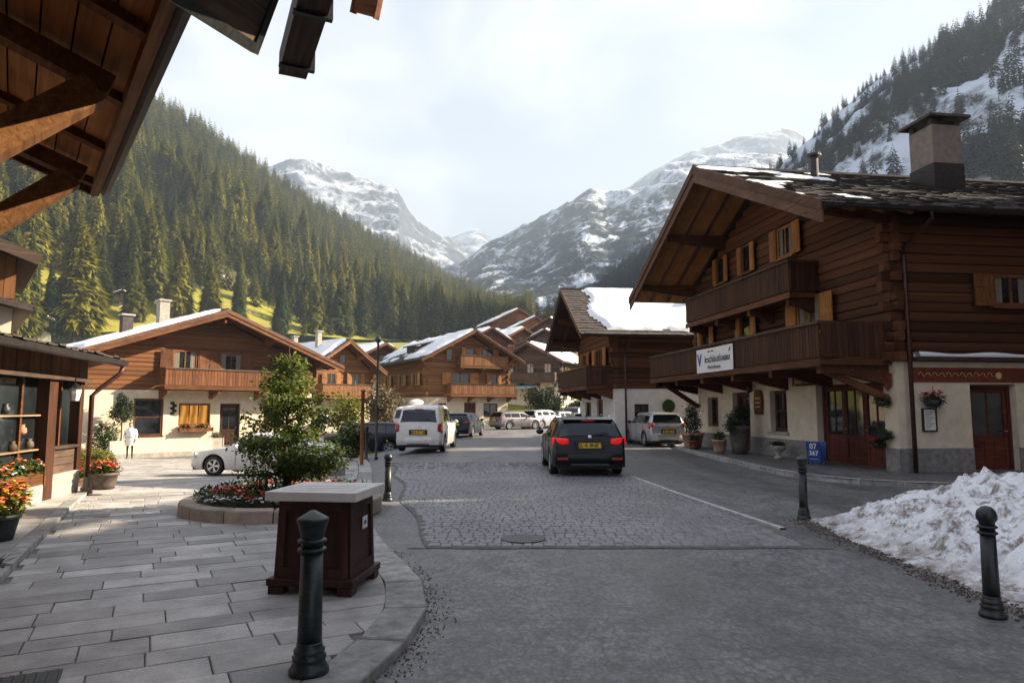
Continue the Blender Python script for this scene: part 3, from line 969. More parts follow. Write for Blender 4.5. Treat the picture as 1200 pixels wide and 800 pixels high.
def proj(p):
    c, s = math.cos(PITCH), math.sin(PITCH)
    z = p.y*c + (p.z-CAM_H)*s; up = -p.y*s + (p.z-CAM_H)*c
    return 600+FPX*p.x/z, 400-FPX*up/z, z
_HS = []
for i in range(161):
    for j in range(81):
        q = surfL(i/160, j/80); _HS.append((proj(q), q))
def on_hill(px, py):
    """point of the left hillside (or the ground before it) seen at a photo pixel"""
    best = min(_HS, key=lambda e: (e[0][0]-px)**2+4*(e[0][1]-py)**2)
    if abs(best[0][1]-py) < 4 and abs(best[0][0]-px) < 8: return best[1].copy()
    Y = 60.0
    while Y < 200:
        q = at(px, py, Y)
        if q.z <= T(q.x, Y): return q
        Y += 0.5
    return best[1].copy()
# ------------------------------------------------------------------ building kit
LOGM = {}
def log_mesh(mat):
    """unit log: 1 m long in x, height 1 in z, bulging towards -y"""
    if mat not in LOGM:
        m = MB()
        prof = [(0.14, -0.45), (0.0, -0.5), (-0.052, -0.47), (-0.066, -0.30), (-0.070, 0.0), (-0.066, 0.30), (-0.052, 0.47), (0.0, 0.5), (0.14, 0.45)]
        vs = [(x, y, z) for x in (-0.5, 0.5) for (y, z) in prof]
        n = len(prof)
        m.add(vs, [(i, i+n, i+n+1, i+1) for i in range(n-1)] + [tuple(range(n)), tuple(range(2*n-1, n-1, -1))])
        LOGM[mat] = m.mesh('log', MAT[mat])
    return LOGM[mat]
UNIT = {}
def unit_box(mat):
    if mat not in UNIT:
        UNIT[mat] = MB().box(-0.5, 0.5, -0.5, 0.5, -0.5, 0.5).mesh('board', MAT[mat])
    return UNIT[mat]
def ubox(name, mat, parent, c, s, rz=0.0, rot=None):
    return place(name, unit_box(mat), parent, c, rz, rot=rot, scale=s)

def wall_panel(m, u0, u1, z0, z1, holes, d, f):
    """wall face with real openings d deep; f maps (u, depth, z) to a point"""
    us = sorted(set([u0, u1] + [x for h in holes for x in h[:2]]))
    zs = sorted(set([z0, z1] + [x for h in holes for x in h[2:]]))
    for a, b in zip(us, us[1:]):
        for c, e in zip(zs, zs[1:]):
            um, zm = (a+b)/2, (c+e)/2
            if not any(h[0] < um < h[1] and h[2] < zm < h[3] for h in holes):
                m.quad(f(a, 0, c), f(b, 0, c), f(b, 0, e), f(a, 0, e))
    for h in holes:
        a, b, c, e = h
        m.quad(f(a, 0, c), f(a, 0, e), f(a, d, e), f(a, d, c))
        m.quad(f(b, 0, c), f(b, d, c), f(b, d, e), f(b, 0, e))
        m.quad(f(a, 0, e), f(b, 0, e), f(b, d, e), f(a, d, e))
        m.quad(f(a, 0, c), f(a, d, c), f(b, d, c), f(b, 0, c))

def window(parent, loc, rz, w, h, frame='brown_timber', pane='pane_glass', nx=2, nz=1, shutters=None, sill=True, depth=0.10, label=None, curtain=False):
    """window facing local -y, centred at loc"""
    fw = min(0.09, w*0.1)
    m = MB()
    m.box(-w/2, -w/2+fw, -depth, 0.02, -h/2, h/2).box(w/2-fw, w/2, -depth, 0.02, -h/2, h/2)
    m.box(-w/2+fw, w/2-fw, -depth, 0.02, h/2-fw, h/2).box(-w/2+fw, w/2-fw, -depth, 0.02, -h/2, -h/2+fw)
    iw = w-2*fw; ih = h-2*fw
    for i in range(1, nx):
        x = -iw/2+iw*i/nx
        m.box(x-fw*0.35, x+fw*0.35, -depth*0.8, 0.02, -ih/2, ih/2)
    for i in range(1, nz):
        z = -ih/2+ih*i/nz
        m.box(-iw/2, iw/2, -depth*0.72, 0.02, z-fw*0.25, z+fw*0.25)
    o = m.build('window', MAT[frame], parent, loc, rz)
    MB().box(-iw/2, iw/2, -depth*0.45, 0.0, -ih/2, ih/2).build('pane', MAT[pane], o)
    if curtain:
        for s in (-1, 1):
            c = MB()
            for k in range(5):
                x0 = s*(iw/2) - s*k*iw*0.05
                c.box(min(x0, x0-s*iw*0.045), max(x0, x0-s*iw*0.045), -depth*0.5-0.004-0.006*(k % 2), -depth*0.46, -ih/2, ih/2)
            c.build('curtain', MAT['curtain'], o)
    if sill:
        MB().box(-w/2-0.08, w/2+0.08, -depth-0.08, -0.0, -h/2-0.07, -h/2-0.003).build('sill', MAT[frame], o)
    if shutters:
        sw = w/2*0.92
        for s in (-1, 1):
            q = MB()
            q.box(-sw/2, sw/2, -0.035, 0.0, -h/2, h/2)
            q.box(-sw/2+0.07, sw/2-0.07, -0.05, -0.035, 0.06, h/2-0.09).box(-sw/2+0.07, sw/2-0.07, -0.05, -0.035, -h/2+0.09, -0.06)
            q.build('shutter', MAT[shutters], o, (s*(w/2+sw/2+0.02), -depth*0.55-0.05, 0))
    if label: o['label'] = label
    return o

def door(parent, loc, rz, w, h, leaf='red_timber', frame='dark_timber', leaves=1, glazed=0.0, depth=0.10, pane='pane_glass'):
    """door facing local -y, loc at the foot of its middle"""
    fw = 0.09
    m = MB().box(-w/2, -w/2+fw, -depth, 0.02, 0, h).box(w/2-fw, w/2, -depth, 0.02, 0, h).box(-w/2+fw, w/2-fw, -depth, 0.02, h-fw, h)
    o = m.build('door', MAT[frame], parent, loc, rz)
    lw = (w-2*fw)/leaves
    for k in range(leaves):
        x0 = -w/2+fw+k*lw+0.006; x1 = x0+lw-0.012
        q = MB(); st = 0.1
        hi = h-fw-0.006
        q.box(x0, x0+st, -depth*0.7, 0, 0.01, hi).box(x1-st, x1, -depth*0.7, 0, 0.01, hi)
        q.box(x0+st, x1-st, -depth*0.7, 0, hi-st, hi).box(x0+st, x1-st, -depth*0.7, 0, 0.01, 0.16)
        zg = hi-glazed*hi
        if glazed: q.box(x0+st, x1-st, -depth*0.7, 0, zg-0.11, zg)
        n = 3
        top = zg-0.11 if glazed else hi-st
        for i in range(n):
            a = x0+st+(x1-x0-2*st)*i/n+0.008; b = x0+st+(x1-x0-2*st)*(i+1)/n-0.008
            q.box(a, b, -depth*0.5, 0, 0.16, top)
        l = q.build('door_leaf', MAT[leaf], o)
        if glazed:
            MB().box(x0+st, x1-st, -depth*0.4, 0, zg, hi-st).build('pane', MAT[pane], o)
            mm = MB(); xm = (x0+x1)/2
            mm.box(xm-0.02, xm+0.02, -depth*0.6, 0, zg, hi-st)
            mm.build('glazing_bar', MAT[leaf], o)
        hx = x1-0.05 if (k == 0) else x0+0.05
        MB().tube([(hx, -depth*0.7, 1.0), (hx, -depth*0.7-0.06, 1.0), (hx-0.12*(1 if k == 0 else -1), -depth*0.7-0.06, 1.0)], 0.012, 6).build('door_handle', MAT['chrome'], o)
    return o

def text_mesh(s, size, mat, parent, loc, rot, depth=0.003, name='lettering', align='CENTER', squash=1.0, bold=0.0):
    cu = bpy.data.curves.new(name, 'FONT')
    cu.body = s; cu.size = size; cu.extrude = depth; cu.align_x = align; cu.align_y = 'CENTER'; cu.resolution_u = 2; cu.offset = bold
    tmp = bpy.data.objects.new('tmp_text', cu); col.objects.link(tmp)
    dg = bpy.context.evaluated_depsgraph_get()
    me = bpy.data.meshes.new_from_object(tmp.evaluated_get(dg))
    bpy.data.objects.remove(tmp); bpy.data.curves.remove(cu)
    me.materials.clear(); me.materials.append(MAT[mat])
    return place(name, me, parent, loc, rot=rot, scale=(squash, 1, 1))

FACE = {'front': lambda W, L: (lambda u, d, z: (u, d, z)), 'right': lambda W, L: (lambda u, d, z: (W/2-d, u, z)), 'left': lambda W, L: (lambda u, d, z: (-W/2+d, u, z))}

class Chalet:
    def __init__(s, label, org, yaw, W, L, z1, ze, zr, of=1.5, os=1.2, ob=0.8, log='dark_timber', stucco='stucco', soffit='honey_timber', barge='brown_timber', name='chalet', group=None, z0=-1.2, holes=(), rholes=(), logh=0.24, plinth=None, cat='chalet', lholes=(), logs=('front', 'right', 'left'), recess=0.22, bh=0.27):
        s.W, s.L, s.z1, s.ze, s.zr, s.of, s.os, s.ob = W, L, z1, ze, zr, of, os, ob
        s.half = W/2+os; s.k = (zr-ze)/s.half
        s.root = empty(name, org, yaw, label, cat, group)
        s.log = log; s.barge = barge
        d = recess
        # masonry ground floor
        m = MB()
        m.box(-W/2+d, W/2-d, d, L, z0, z1)
        fr = FACE['front'](W, L); wall_panel(m, -W/2, W/2, z0, z1, list(holes), d, fr)
        ri = FACE['right'](W, L); wall_panel(m, 0, L, z0, z1, list(rholes), d, ri)
        le = FACE['left'](W, L); wall_panel(m, 0, L, z0, z1, list(lholes), d, le)
        m.quad((-W/2, 0, z1), (W/2, 0, z1), (W/2, L, z1), (-W/2, L, z1))
        m.quad((-W/2, L, z0), (W/2, L, z0), (W/2, L, z1), (-W/2, L, z1))
        m.build('wall', MAT[stucco], s.root)
        if plinth:
            for face, hs, u0, u1 in (('front', holes, -W/2, W/2), ('right', rholes, 0, L), ('left', lholes, 0, L)):
                f = FACE[face](W, L)
                cuts = sorted([(h[0], h[1]) for h in hs if h[2] < plinth])
                a = u0-0.03 if face == 'front' else u0
                for c, e in cuts + [(u1+(0.03 if face == 'front' else 0), None)]:
                    if c-a > 0.02:
                        P = [f(a, -0.03, z0), f(c, -0.03, z0), f(c, -0.03, plinth), f(a, -0.03, plinth), f(a, 0.02, z0), f(c, 0.02, z0), f(c, 0.02, plinth), f(a, 0.02, plinth)]
                        MB().add(P, [(0,1,2,3),(3,2,6,7),(0,3,7,4),(1,5,6,2)]).build('plinth', MAT['plinth_stone'], s.root)
                    a = e
        # timber storeys: backing wall plus single logs
        under = 0.30
        zt = lambda x: zr-under-s.k*abs(x)
        b = MB()
        i = 0.03
        pts = [(-W/2+i, z1+0.001), (W/2-i, z1+0.001), (W/2-i, zt(W/2)), (0, zt(0)), (-W/2+i, zt(W/2))]
        vs = [(x, i, z) for x, z in pts] + [(x, L-i, z) for x, z in pts]
        b.add(vs, [(0,1,2,3,4), (9,8,7,6,5)] + [(j, j+5, (j+1) % 5+5, (j+1) % 5) for j in range(5)])
        s.tw = b.build('timber_wall', MAT[log], s.root)
        lm = log_mesh(log)
        z = z1+logh/2
        while z < zr-under-0.15 and logs:
            hw = W/2+0.12 if z+logh/2 < zt(W/2) else (zr-under-z-logh*0.4)/s.k
            if hw > 0.25 and 'front' in logs:
                place('log', lm, s.tw, (random.uniform(-.02, .02), 0.0, z), scale=(2*hw+(random.choice([0.0, 0.22, 0.3]) if hw > W/2 else 0), random.uniform(0.8, 1.2), logh*random.uniform(0.96, 0.99)))
            if z+logh/2 < zt(W/2)+0.1:
                if 'right' in logs: place('log', lm, s.tw, (W/2, L/2, z), R(90), scale=(L+random.choice([0.2, 0.45, 0.6]), random.uniform(0.8, 1.2), logh*random.uniform(0.96, 0.99)))
                if 'left' in logs: place('log', lm, s.tw, (-W/2, L/2, z), R(-90), scale=(L+0.2, 1, logh*0.985))
            z += logh
        # roof
        y0, y1 = -of, L+ob
        th = 0.10
        m = MB()
        hh = s.half
        for sg in (-1, 1):
            P = [(0, y0, zr), (sg*hh, y0, ze), (sg*hh, y1, ze), (0, y1, zr)]
            if sg > 0: P = P[::-1]
            P2 = [(x, y, z-th) for x, y, z in P]
            m.add(P+P2, [(0,1,2,3),(7,6,5,4),(0,4,5,1),(1,5,6,2),(2,6,7,3),(3,7,4,0)])
        s.roof = m.build('roof', MAT['roof_dark'], s.root)
        # soffit boards under the overhang, seen from below
        m = MB()
        nb = 7
        cs = 1/math.sqrt(1+s.k**2)
        for sg in (-1, 1):
            for ya, yb in ((y0+0.06, -0.12),):
                n = max(2, int((yb-ya)/0.22))
                for j in range(n):
                    a = ya+(yb-ya)*j/n+0.006; c = ya+(yb-ya)*(j+1)/n-0.006
                    P = [(sg*0.02, a, zr-th-0.012), (sg*(hh-0.05), a, ze-th-0.012+s.k*0.05), (sg*(hh-0.05), c, ze-th-0.012+s.k*0.05), (sg*0.02, c, zr-th-0.012)]
                    P2 = [(x, y, z-0.025) for x, y, z in P]
                    m.add(P+P2, [(0,1,2,3),(7,6,5,4),(0,4,5,1),(1,5,6,2),(2,6,7,3),(3,7,4,0)])
            # side overhang
            xa, xb = W/2+0.12, hh-0.06
            P = [(sg*xa, 0, zr-s.k*xa-th-0.012), (sg*xb, 0, zr-s.k*xb-th-0.012), (sg*xb, L, zr-s.k*xb-th-0.012), (sg*xa, L, zr-s.k*xa-th-0.012)]
            P2 = [(x, y, z-0.025) for x, y, z in P]
            m.add(P+P2, [(0,1,2,3),(7,6,5,4),(0,4,5,1),(1,5,6,2),(2,6,7,3),(3,7,4,0)])
        m.build('soffit', MAT[soffit], s.root)
        # purlins carry the overhang
        for x in (0, -hh*0.42, hh*0.42, -W/2-0.02, W/2+0.02):
            zz = zr-s.k*abs(x)-th-0.16
            p = MB().box(-0.11, 0.11, y0+0.22, 0.06, -0.14, 0.11)
            p.add([(-0.09, y0+0.5, -0.14), (0.09, y0+0.5, -0.14), (0.09, 0.02, -0.14), (-0.09, 0.02, -0.14), (-0.09, y0+0.9, -0.24), (0.09, y0+0.9, -0.24), (0.09, 0.02, -0.42), (-0.09, 0.02, -0.42)], [(7,6,5,4),(0,4,5,1),(1,5,6,2),(3,7,4,0)])
            p.build('purlin', MAT[log], s.root, (x, 0, zz))
        # rafters across the front soffit
        nr = max(2, int(of/0.75)+1)
        for j in range(nr):
            y = y0+0.12+(of-0.25)*j/max(1, nr-1)
            for sg in (-1, 1):
                MB().beam((sg*0.12, y, zr-th-0.085), (sg*(hh-0.12), y, ze-th-0.085+s.k*0.12), 0.09, 0.09).build('rafter', MAT[barge], s.root)
        # barge boards
        for sg in (-1, 1):
            m = MB()
            m.add([(0, y0-0.05, zr+0.03), (sg*(hh+0.02), y0-0.05, ze+0.03), (sg*(hh+0.02), y0-0.05, ze-bh), (0, y0-0.05, zr-bh-0.02),
                   (0, y0-0.005, zr+0.03), (sg*(hh+0.02), y0-0.005, ze+0.03), (sg*(hh+0.02), y0-0.005, ze-bh), (0, y0-0.005, zr-bh-0.02)],
                  [(0,1,2,3),(7,6,5,4),(0,4,5,1),(1,5,6,2),(2,6,7,3),(3,7,4,0)])
            bo = m.build('barge_board', MAT[barge], s.root)
            m = MB()
            m.add([(0, y0-0.09, zr+0.05), (sg*(hh+0.05), y0-0.09, ze+0.05), (sg*(hh+0.05), y0-0.09, ze-bh*0.42), (0, y0-0.09, zr-bh*0.42-.01),
                   (0, y0-0.052, zr+0.05), (sg*(hh+0.05), y0-0.052, ze+0.05), (sg*(hh+0.05), y0-0.052, ze-bh*0.42), (0, y0-0.052, zr-bh*0.42-.01)],
                  [(0,1,2,3),(7,6,5,4),(0,4,5,1),(1,5,6,2),(2,6,7,3),(3,7,4,0)])
            m.build('capping', MAT['verge_board'], bo)
    def shingles(s, sides=(1,), w=0.26, c=0.30):
        for sg in sides:
            m = MB()
            sl = math.hypot(s.half, s.zr-s.ze); n = int(sl/c)
            dx, dz = s.half/sl, (s.zr-s.ze)/sl
            for i in range(n+1):
                d0 = min(sl+0.06, (i+1)*c+0.05); d1 = i*c
                y = -s.of-0.04
                while y < s.L+s.ob:
                    ww = w*random.uniform(0.75, 1.25)
                    lift = random.uniform(0.022, 0.045)
                    e = d0+random.uniform(-0.03, 0.02)
                    P = []
                    for (d, o) in ((e, lift+0.004), (d1, 0.006)):
                        for yy in (y+0.004, y+ww-0.004):
                            P.append((sg*(d*dx+dz*o), yy, s.zr-d*dz+dx*o))
                    for (d, o) in ((e, lift-0.022),):
                        for yy in (y+0.004, y+ww-0.004):
                            P.append((sg*(d*dx+dz*o), yy, s.zr-d*dz+dx*o))
                    m.add(P, [(0,1,3,2), (4,5,1,0), (4,0,2), (1,5,3)])
                    y += ww
            tag(m.build('shingle', MAT['roof_shingle'], s.roof), kind='stuff')
        MB().tube([(0, -s.of-0.06, s.zr+0.03), (0, s.L+s.ob, s.zr+0.03)], 0.09, 6).build('ridge_cap', MAT['roof_shingle'], s.roof)
    def snow(s, side, cover=0.5, thick=0.16, seed=0.0, step=0.22, freq=0.35, margin=(0.3, 0.3, 0.4, 0.4), bias=None):
        """snow lying on a slope; cover -1..1, bias(u, v) shifts it (u along the ridge 0..1, v down the slope 0..1)"""
        sl = math.hypot(s.half, s.zr-s.ze); Ly = s.L+s.ob+s.of
        nu, nv = int(Ly/step), int(sl/step)
        dx, dz = s.half/sl, (s.zr-s.ze)/sl
        H = {}
        for i in range(nu+1):
            for j in range(nv+1):
                u, d = Ly*i/nu, sl*j/nv
                q = noise.fractal(Vector((u*freq+seed, d*freq, seed)), 0.8, 2.2, 4)
                k = cover + q*0.9 + (bias(u/Ly, d/sl) if bias else 0)
                k = min(k, (u-margin[0])*2.0+q*0.8, (Ly-margin[1]-u)*2.0+q*0.8, (sl-margin[3]-d)*2.0+q*0.8)
                if d < margin[2]: k = min(k, (d-margin[2])*2+0.4)
                H[i, j] = k
        m = MB(); idx = {}
        def vid(i, j):
            if (i, j) not in idx:
                u, d = Ly*i/nu, sl*j/nv
                e = 0.03+thick*max(0.0, min(1.0, H[i, j]*2.5))**0.6*(1+0.25*noise.noise(Vector((u*1.1, d*1.1, seed))))
                if H[i, j] <= 0: e = 0.028
                idx[i, j] = len(m.v)
                m.v.append((side*(d*dx+dz*e), -s.of+u, s.zr-d*dz+dx*e))
            return idx[i, j]
        for i in range(nu):
            for j in range(nv):
                if max(H[i, j], H[i+1, j], H[i+1, j+1], H[i, j+1]) > 0:
                    f = (vid(i, j), vid(i+1, j), vid(i+1, j+1), vid(i, j+1))
                    m.f.append(f if side < 0 else f[::-1])
        if m.f: m.build('snow', MAT['snow'], s.roof, smooth=True)
    def balcony(s, u0, u1, zf, depth, rail=1.0, board='dark_timber_z', face='front', bw=0.15, joined=False, brackets=True, gap=0.02, ends=(True, True)):
        """plank-fronted balcony; floor top at zf"""
        if face == 'front': rz, org = 0.0, (0, 0, zf)
        elif face == 'right': rz, org = R(90), (s.W/2, 0, zf)
        else: rz, org = R(-90), (-s.W/2, 0, zf); u0, u1 = (-u1, -u0) if face == 'left' else (u0, u1)
        f = MB().box(u0, u1, -depth, -0.02, -0.14, 0.0).box(u0-0.03, u1+0.03, -depth-0.05, -depth-0.002, -0.17, 0.02)
        b = f.build('balcony', MAT[s.log], s.root, org, rz)
        r = MB().box(u0-0.05, u1+0.05, -depth-0.09, -depth+0.05, rail, rail+0.07)
        r.build('handrail', MAT['grey_timber'], b)
        r = MB().box(u0, u1, -depth-0.01, -depth+0.03, 0.10, 0.17).box(u0, u1, -depth+0.012, -depth+0.04, rail-0.16, rail-0.02)
        for on, x in zip(ends, (u0, u1)):
            if on:
                r.box(x-0.03, x+0.03, -depth+0.05, 0, rail, rail+0.07)
                r.box(x-0.02, x+0.02, -depth+0.05, 0, 0.10, 0.17)
        r.build('rail', MAT[s.log], b)
        n = int((u1-u0)/bw); J = MB()
        hb = rail-0.05
        for k in range(n):
            x = u0+(u1-u0)*(k+0.5)/n; w = (u1-u0)/n-gap
            if joined: J.cbox((x, -depth-0.02, 0.07+hb/2), (w, 0.025, hb))
            else: ubox('baluster', board, b, (x, -depth-0.024, 0.06+hb/2+random.uniform(-.006, .006)), (w, 0.026, hb))
        for on, x in zip(ends, (u0, u1)):
            if not on: continue
            n = max(2, int(depth/bw))
            for k in range(n):
                y = -depth+(depth-0.05)*(k+0.5)/n; w = depth/n-gap
                sg = -1 if x == u0 else 1
                if joined: J.cbox((x+sg*0.02, y, 0.07+hb/2), (0.025, w, hb))
                else: ubox('baluster', board, b, (x+sg*0.024, y, 0.06+hb/2), (0.026, w, hb))
        if joined: J.build('baluster_row', MAT[board], b)
        if brackets:
            nb = max(2, int((u1-u0)/2.2))
            for k in range(nb+1):
                x = u0+0.25+(u1-u0-0.5)*k/nb
                m = MB().box(-0.10, 0.10, -depth*0.96, 0.05, -0.36, -0.142)
                m.add([(-0.09, -depth*0.6, -0.36), (0.09, -depth*0.6, -0.36), (0.09, 0, -0.36), (-0.09, 0, -0.36), (-0.09, -depth*0.45, -0.46), (0.09, -depth*0.45, -0.46), (0.09, 0, -0.66), (-0.09, 0, -0.66)], [(7,6,5,4),(0,4,5,1),(1,5,6,2),(3,7,4,0)])
                m.build('bracket', MAT[s.log], b, (x, 0, 0))
        return b
    def win(s, u, z, w, h, face='front', **kw):
        off = kw.pop('off', 0.10)
        if face == 'front': return window(s.root, (u, -off, z), 0.0, w, h, **kw)
        if face == 'right': return window(s.root, (s.W/2+off, u, z), R(90), w, h, **kw)
        return window(s.root, (-s.W/2-off, u, z), R(-90), w, h, **kw)
    def chimney(s, x, y, w, d, ztop, mat='concrete', cap=True):
        zb = s.zr-s.k*abs(x)-0.5
        m = MB().box(-w/2, w/2, -d/2, d/2, zb, ztop-0.38)
        o = m.build('chimney', MAT[mat], s.root, (x, y, 0))
        MB().box(-w/2-0.03, w/2+0.03, -d/2-0.03, d/2+0.03, zb, zb+0.5+s.k*w/2+0.35).build('flashing', MAT['gutter_metal'], o)
        if cap:
            q = MB()
            for i in (-1, 1):
                for j in (-1, 1):
                    q.cbox((i*(w/2-0.1), j*(d/2-0.1), ztop-0.28), (0.18, 0.18, 0.22))
            q.box(-w/2+0.15, w/2-0.15, -d/2+0.15, d/2-0.15, ztop-0.385, ztop-0.17)
            q.build('chimney_vent', MAT['roof_dark'], o)
            MB().prism([(-w/2-0.22, -d/2-0.22), (w/2+0.22, -d/2-0.22), (w/2+0.22, d/2+0.22), (-w/2-0.22, d/2+0.22)], ztop-0.17, ztop-0.04, 0.10, 0.04).build('chimney_cap', MAT['roof_dark'], o)
        return o
    def gutter(s, side, down=None):
        x = side*(s.half+0.07); z = s.ze-0.06
        m = MB()
        pr = [(-0.085, 0.0), (-0.07, -0.06), (0, -0.085), (0.07, -0.06), (0.085, 0.0), (0.075, 0.0), (0, -0.07), (-0.075, 0.0)]
        ya, yb = -s.of-0.03, s.L+s.ob
        n = len(pr)
        m.add([(x+a, ya, z+b) for a, b in pr]+[(x+a, yb, z+b) for a, b in pr], [(i, (i+1) % n, (i+1) % n+n, i+n) for i in range(n)]+[tuple(range(n)), tuple(range(2*n-1, n-1, -1))])
        m.build('gutter', MAT['gutter_metal'], s.root)
        if down is not None:
            y, zend = down
            wx = side*(s.W/2+0.22)
            MB().tube([(x, y, z-0.08), (x, y, z-0.25), (wx, y, z-0.75), (wx, y, z-1.0), (wx, y, zend)], 0.055, 8).build('downpipe', MAT['copper_pipe'], s.root, smooth=True)
# ------------------------------------------------------------------ big chalet on the right
# local x runs towards the camera, local -y faces the street
R1 = Chalet('large dark log chalet with two plank balconies and white banner, right of the street',
            (9.03, 23.8, 0.0), R(-82), 12.5, 10.0, 2.95, 6.70, 10.2, of=2.6, os=1.2, ob=1.0,
            log='dark_timber', barge='verge_board', soffit='soffit_wood', logh=0.26, plinth=0.72, bh=0.52,
            holes=[(2.65, 5.75, 0.0, 2.45), (-0.15, 0.95, 0.95, 2.35), (-3.0, -1.6, 0.0, 2.35), (-5.3, -4.3, 1.0, 2.2)],
            rholes=[(2.1, 3.45, 0.0, 2.38)], recess=0.30)
s = R1
s.shingles((1,), 0.28, 0.32)
s.snow(1, 0.02, 0.06, 3.0, step=0.14, freq=0.5, bias=lambda u, v: 0.42-2.3*u-0.75*v, margin=(0.1, 1.0, 0.0, 0.3))
s.snow(-1, 0.2, 0.12, 5.0, step=0.35)
s.gutter(1, (0.25, 0.0)); s.gutter(-1)
s.balcony(-6.6, 6.15, 3.0, 2.0, 0.92, bw=0.15)
s.balcony(-4.9, 3.15, 5.25, 1.0, 0.95, bw=0.15)
s.win(2.75, 4.62, 1.30, 1.15, shutters='shutter_wood', frame='honey_timber', nx=2, curtain=True)
s.win(-1.35, 4.62, 0.80, 1.15, shutters='shutter_wood', frame='brown_timber', nx=1)
s.win(-4.9, 4.62, 0.80, 1.15, shutters='shutter_wood', frame='brown_timber', nx=1)
s.win(1.55, 7.25, 0.95, 1.05, shutters='shutter_wood', frame='honey_timber', nx=2, curtain=True)
s.win(-1.15, 7.25, 0.65, 1.05, shutters='shutter_wood', frame='brown_timber', nx=1)
s.win(-3.3, 7.25, 0.65, 1.05, shutters='shutter_wood', frame='brown_timber', nx=1)
s.win(3.35, 4.85, 1.15, 0.85, face='right', shutters='brown_timber_z', frame='brown_timber', nx=2, curtain=True)
# street doors and windows
door(s.root, (4.2, 0.28, 0.14), 0, 3.0, 2.30, leaves=3, glazed=0.62, leaf='red_timber', frame='red_timber')
door(s.root, (-2.3, 0.28, 0.14), 0, 1.34, 2.2, leaves=1, glazed=0.55, leaf='red_timber')
window(s.root, (0.4, 0.28, 1.65), 0, 1.06, 1.36, frame='dark_timber', nx=2, nz=2)
window(s.root, (-4.8, 0.28, 1.6), 0, 0.96, 1.16, frame='dark_timber', nx=2, nz=2)
door(s.root, (s.W/2-0.28, 2.78, 0.14), R(90), 1.3, 2.2, leaves=1, glazed=0.58, leaf='red_timber', frame='red_timber')
MB().box(-0.25, 1.05, -0.07, 0.28, 0.86, 0.948).build('window_sill', MAT['concrete'], s.root)
# name board over the shop door
nb = MB().box(-0.66, 0.66, -0.05, 0, -0.15, 0.15).build('name_board', MAT['dark_timber'], s.root, (2.25, -0.10, 2.60))
text_mesh("Jøhn Adler", 0.24, 'gold_letter', nb, (0, -0.056, -0.01), (R(90), 0, 0), bold=0.004)
# diagonal strut under the balcony by the corner
MB().beam((5.55, -1.6, 2.78), (5.95, -0.06, 2.0), 0.16, 0.18).build('strut', MAT['dark_timber'], s.root)
MB().beam((-6.1, -1.6, 2.78), (-6.1, -0.06, 1.8), 0.16, 0.18).build('strut', MAT['dark_timber'], s.root)
# red painted lintel board and ledge along the near side
fb = MB().box(-0.04, 0.03, 0.45, 9.5, 2.42, 2.80).build('lintel_board', MAT['fascia_red'], s.root, (s.W/2, 0, 0))
sc = MB()
for k in range(11):
    y = 0.62+0.2*k
    sc.tube([(0.036, y, 2.62), (0.036, y+0.05, 2.68-0.02*(k % 2)), (0.036, y+0.10, 2.66), (0.036, y+0.13, 2.59), (0.036, y+0.18, 2.56+0.02*(k % 3))], 0.009, 5)
sc.build('painted_scroll', MAT['gold_letter'], fb)
MB().lathe([(0.0, 0.0), (0.10, 0.0), (0.085, 0.02), (0.0, 0.03)], 8).build('painted_crest', MAT['gold_letter'], fb, (0.03, 2.95, 2.60), rot=(0, R(90), 0))
MB().box(0.0, 0.32, 0.4, 9.6, 2.97, 3.06).build('ledge', MAT['grey_timber'], s.root, (s.W/2, 0, 0))
m = MB()
xs = np.linspace(0.45, 9.5, 30)
for a, b in zip(xs, xs[1:]):
    h1, h2 = 0.10+0.03*math.sin(a*3.1), 0.10+0.03*math.sin(b*3.1)
    m.add([(0.1, a, 3.062), (0.36, a, 3.062), (0.30, a, 3.062+h1), (0.12, a, 3.062+h1), (0.1, b, 3.062), (0.36, b, 3.062), (0.30, b, 3.062+h2), (0.12, b, 3.062+h2)], [(0,4,5,1),(1,5,6,2),(2,6,7,3),(3,7,4,0)])
m.build('snow', MAT['snow'], s.root, (s.W/2, 0, 0), smooth=True)
# chimneys
plain('terracotta_grey', (0.225, 0.175, 0.145), 0.85, nscale=5, amount=0.25, bump=0.3)
s.chimney(2.2, 5.0, 1.05, 1.05, 11.45, mat='terracotta_grey')
c = MB().lathe([(0.13, 8.8), (0.13, 10.45), (0.24, 10.48), (0.24, 10.56), (0.05, 10.64)], 12).build('flue', MAT['gutter_metal'], s.root, (0.9, 1.4, 0.0))

# banner hung on the lower balcony
bn = empty('banner', (0, 0, 0), R(-82), 'white banner with blue and black lettering on the lower chalet balcony', 'banner')
bp = Matrix.Translation((9.03, 23.8, 0)) @ Matrix.Rotation(R(-82), 4, 'Z') @ Vector((0.0, -2.085, 3.42))
bn.location = bp
m = MB()
for i in range(10):
    x0, x1 = -1.45+0.29*i, -1.45+0.29*(i+1)
    y0, y1 = -0.018*math.sin(i*0.9), -0.018*math.sin((i+1)*0.9)
    m.add([(x0, y0, -0.42), (x1, y1, -0.42), (x1, y1, 0.42), (x0, y0, 0.42), (x0, y0+0.01, -0.42), (x1, y1+0.01, -0.42), (x1, y1+0.01, 0.42), (x0, y0+0.01, 0.42)], [(0,1,2,3),(7,6,5,4),(3,2,6,7),(0,4,5,1)])
m.build('cloth', MAT['banner_white'], bn)
text_mesh("irschlautlouau", 0.36, 'ink_black', bn, (0.28, -0.03, 0.03), (R(90), 0, 0), squash=0.98)
text_mesh("V", 0.62, 'ink_blue', bn, (-1.15, -0.03, 0.02), (R(90), 0, 0), bold=0.01)
text_mesh("Mischtalhausse", 0.17, 'ink_black', bn, (0.05, -0.03, -0.25), (R(90), 0, 0))
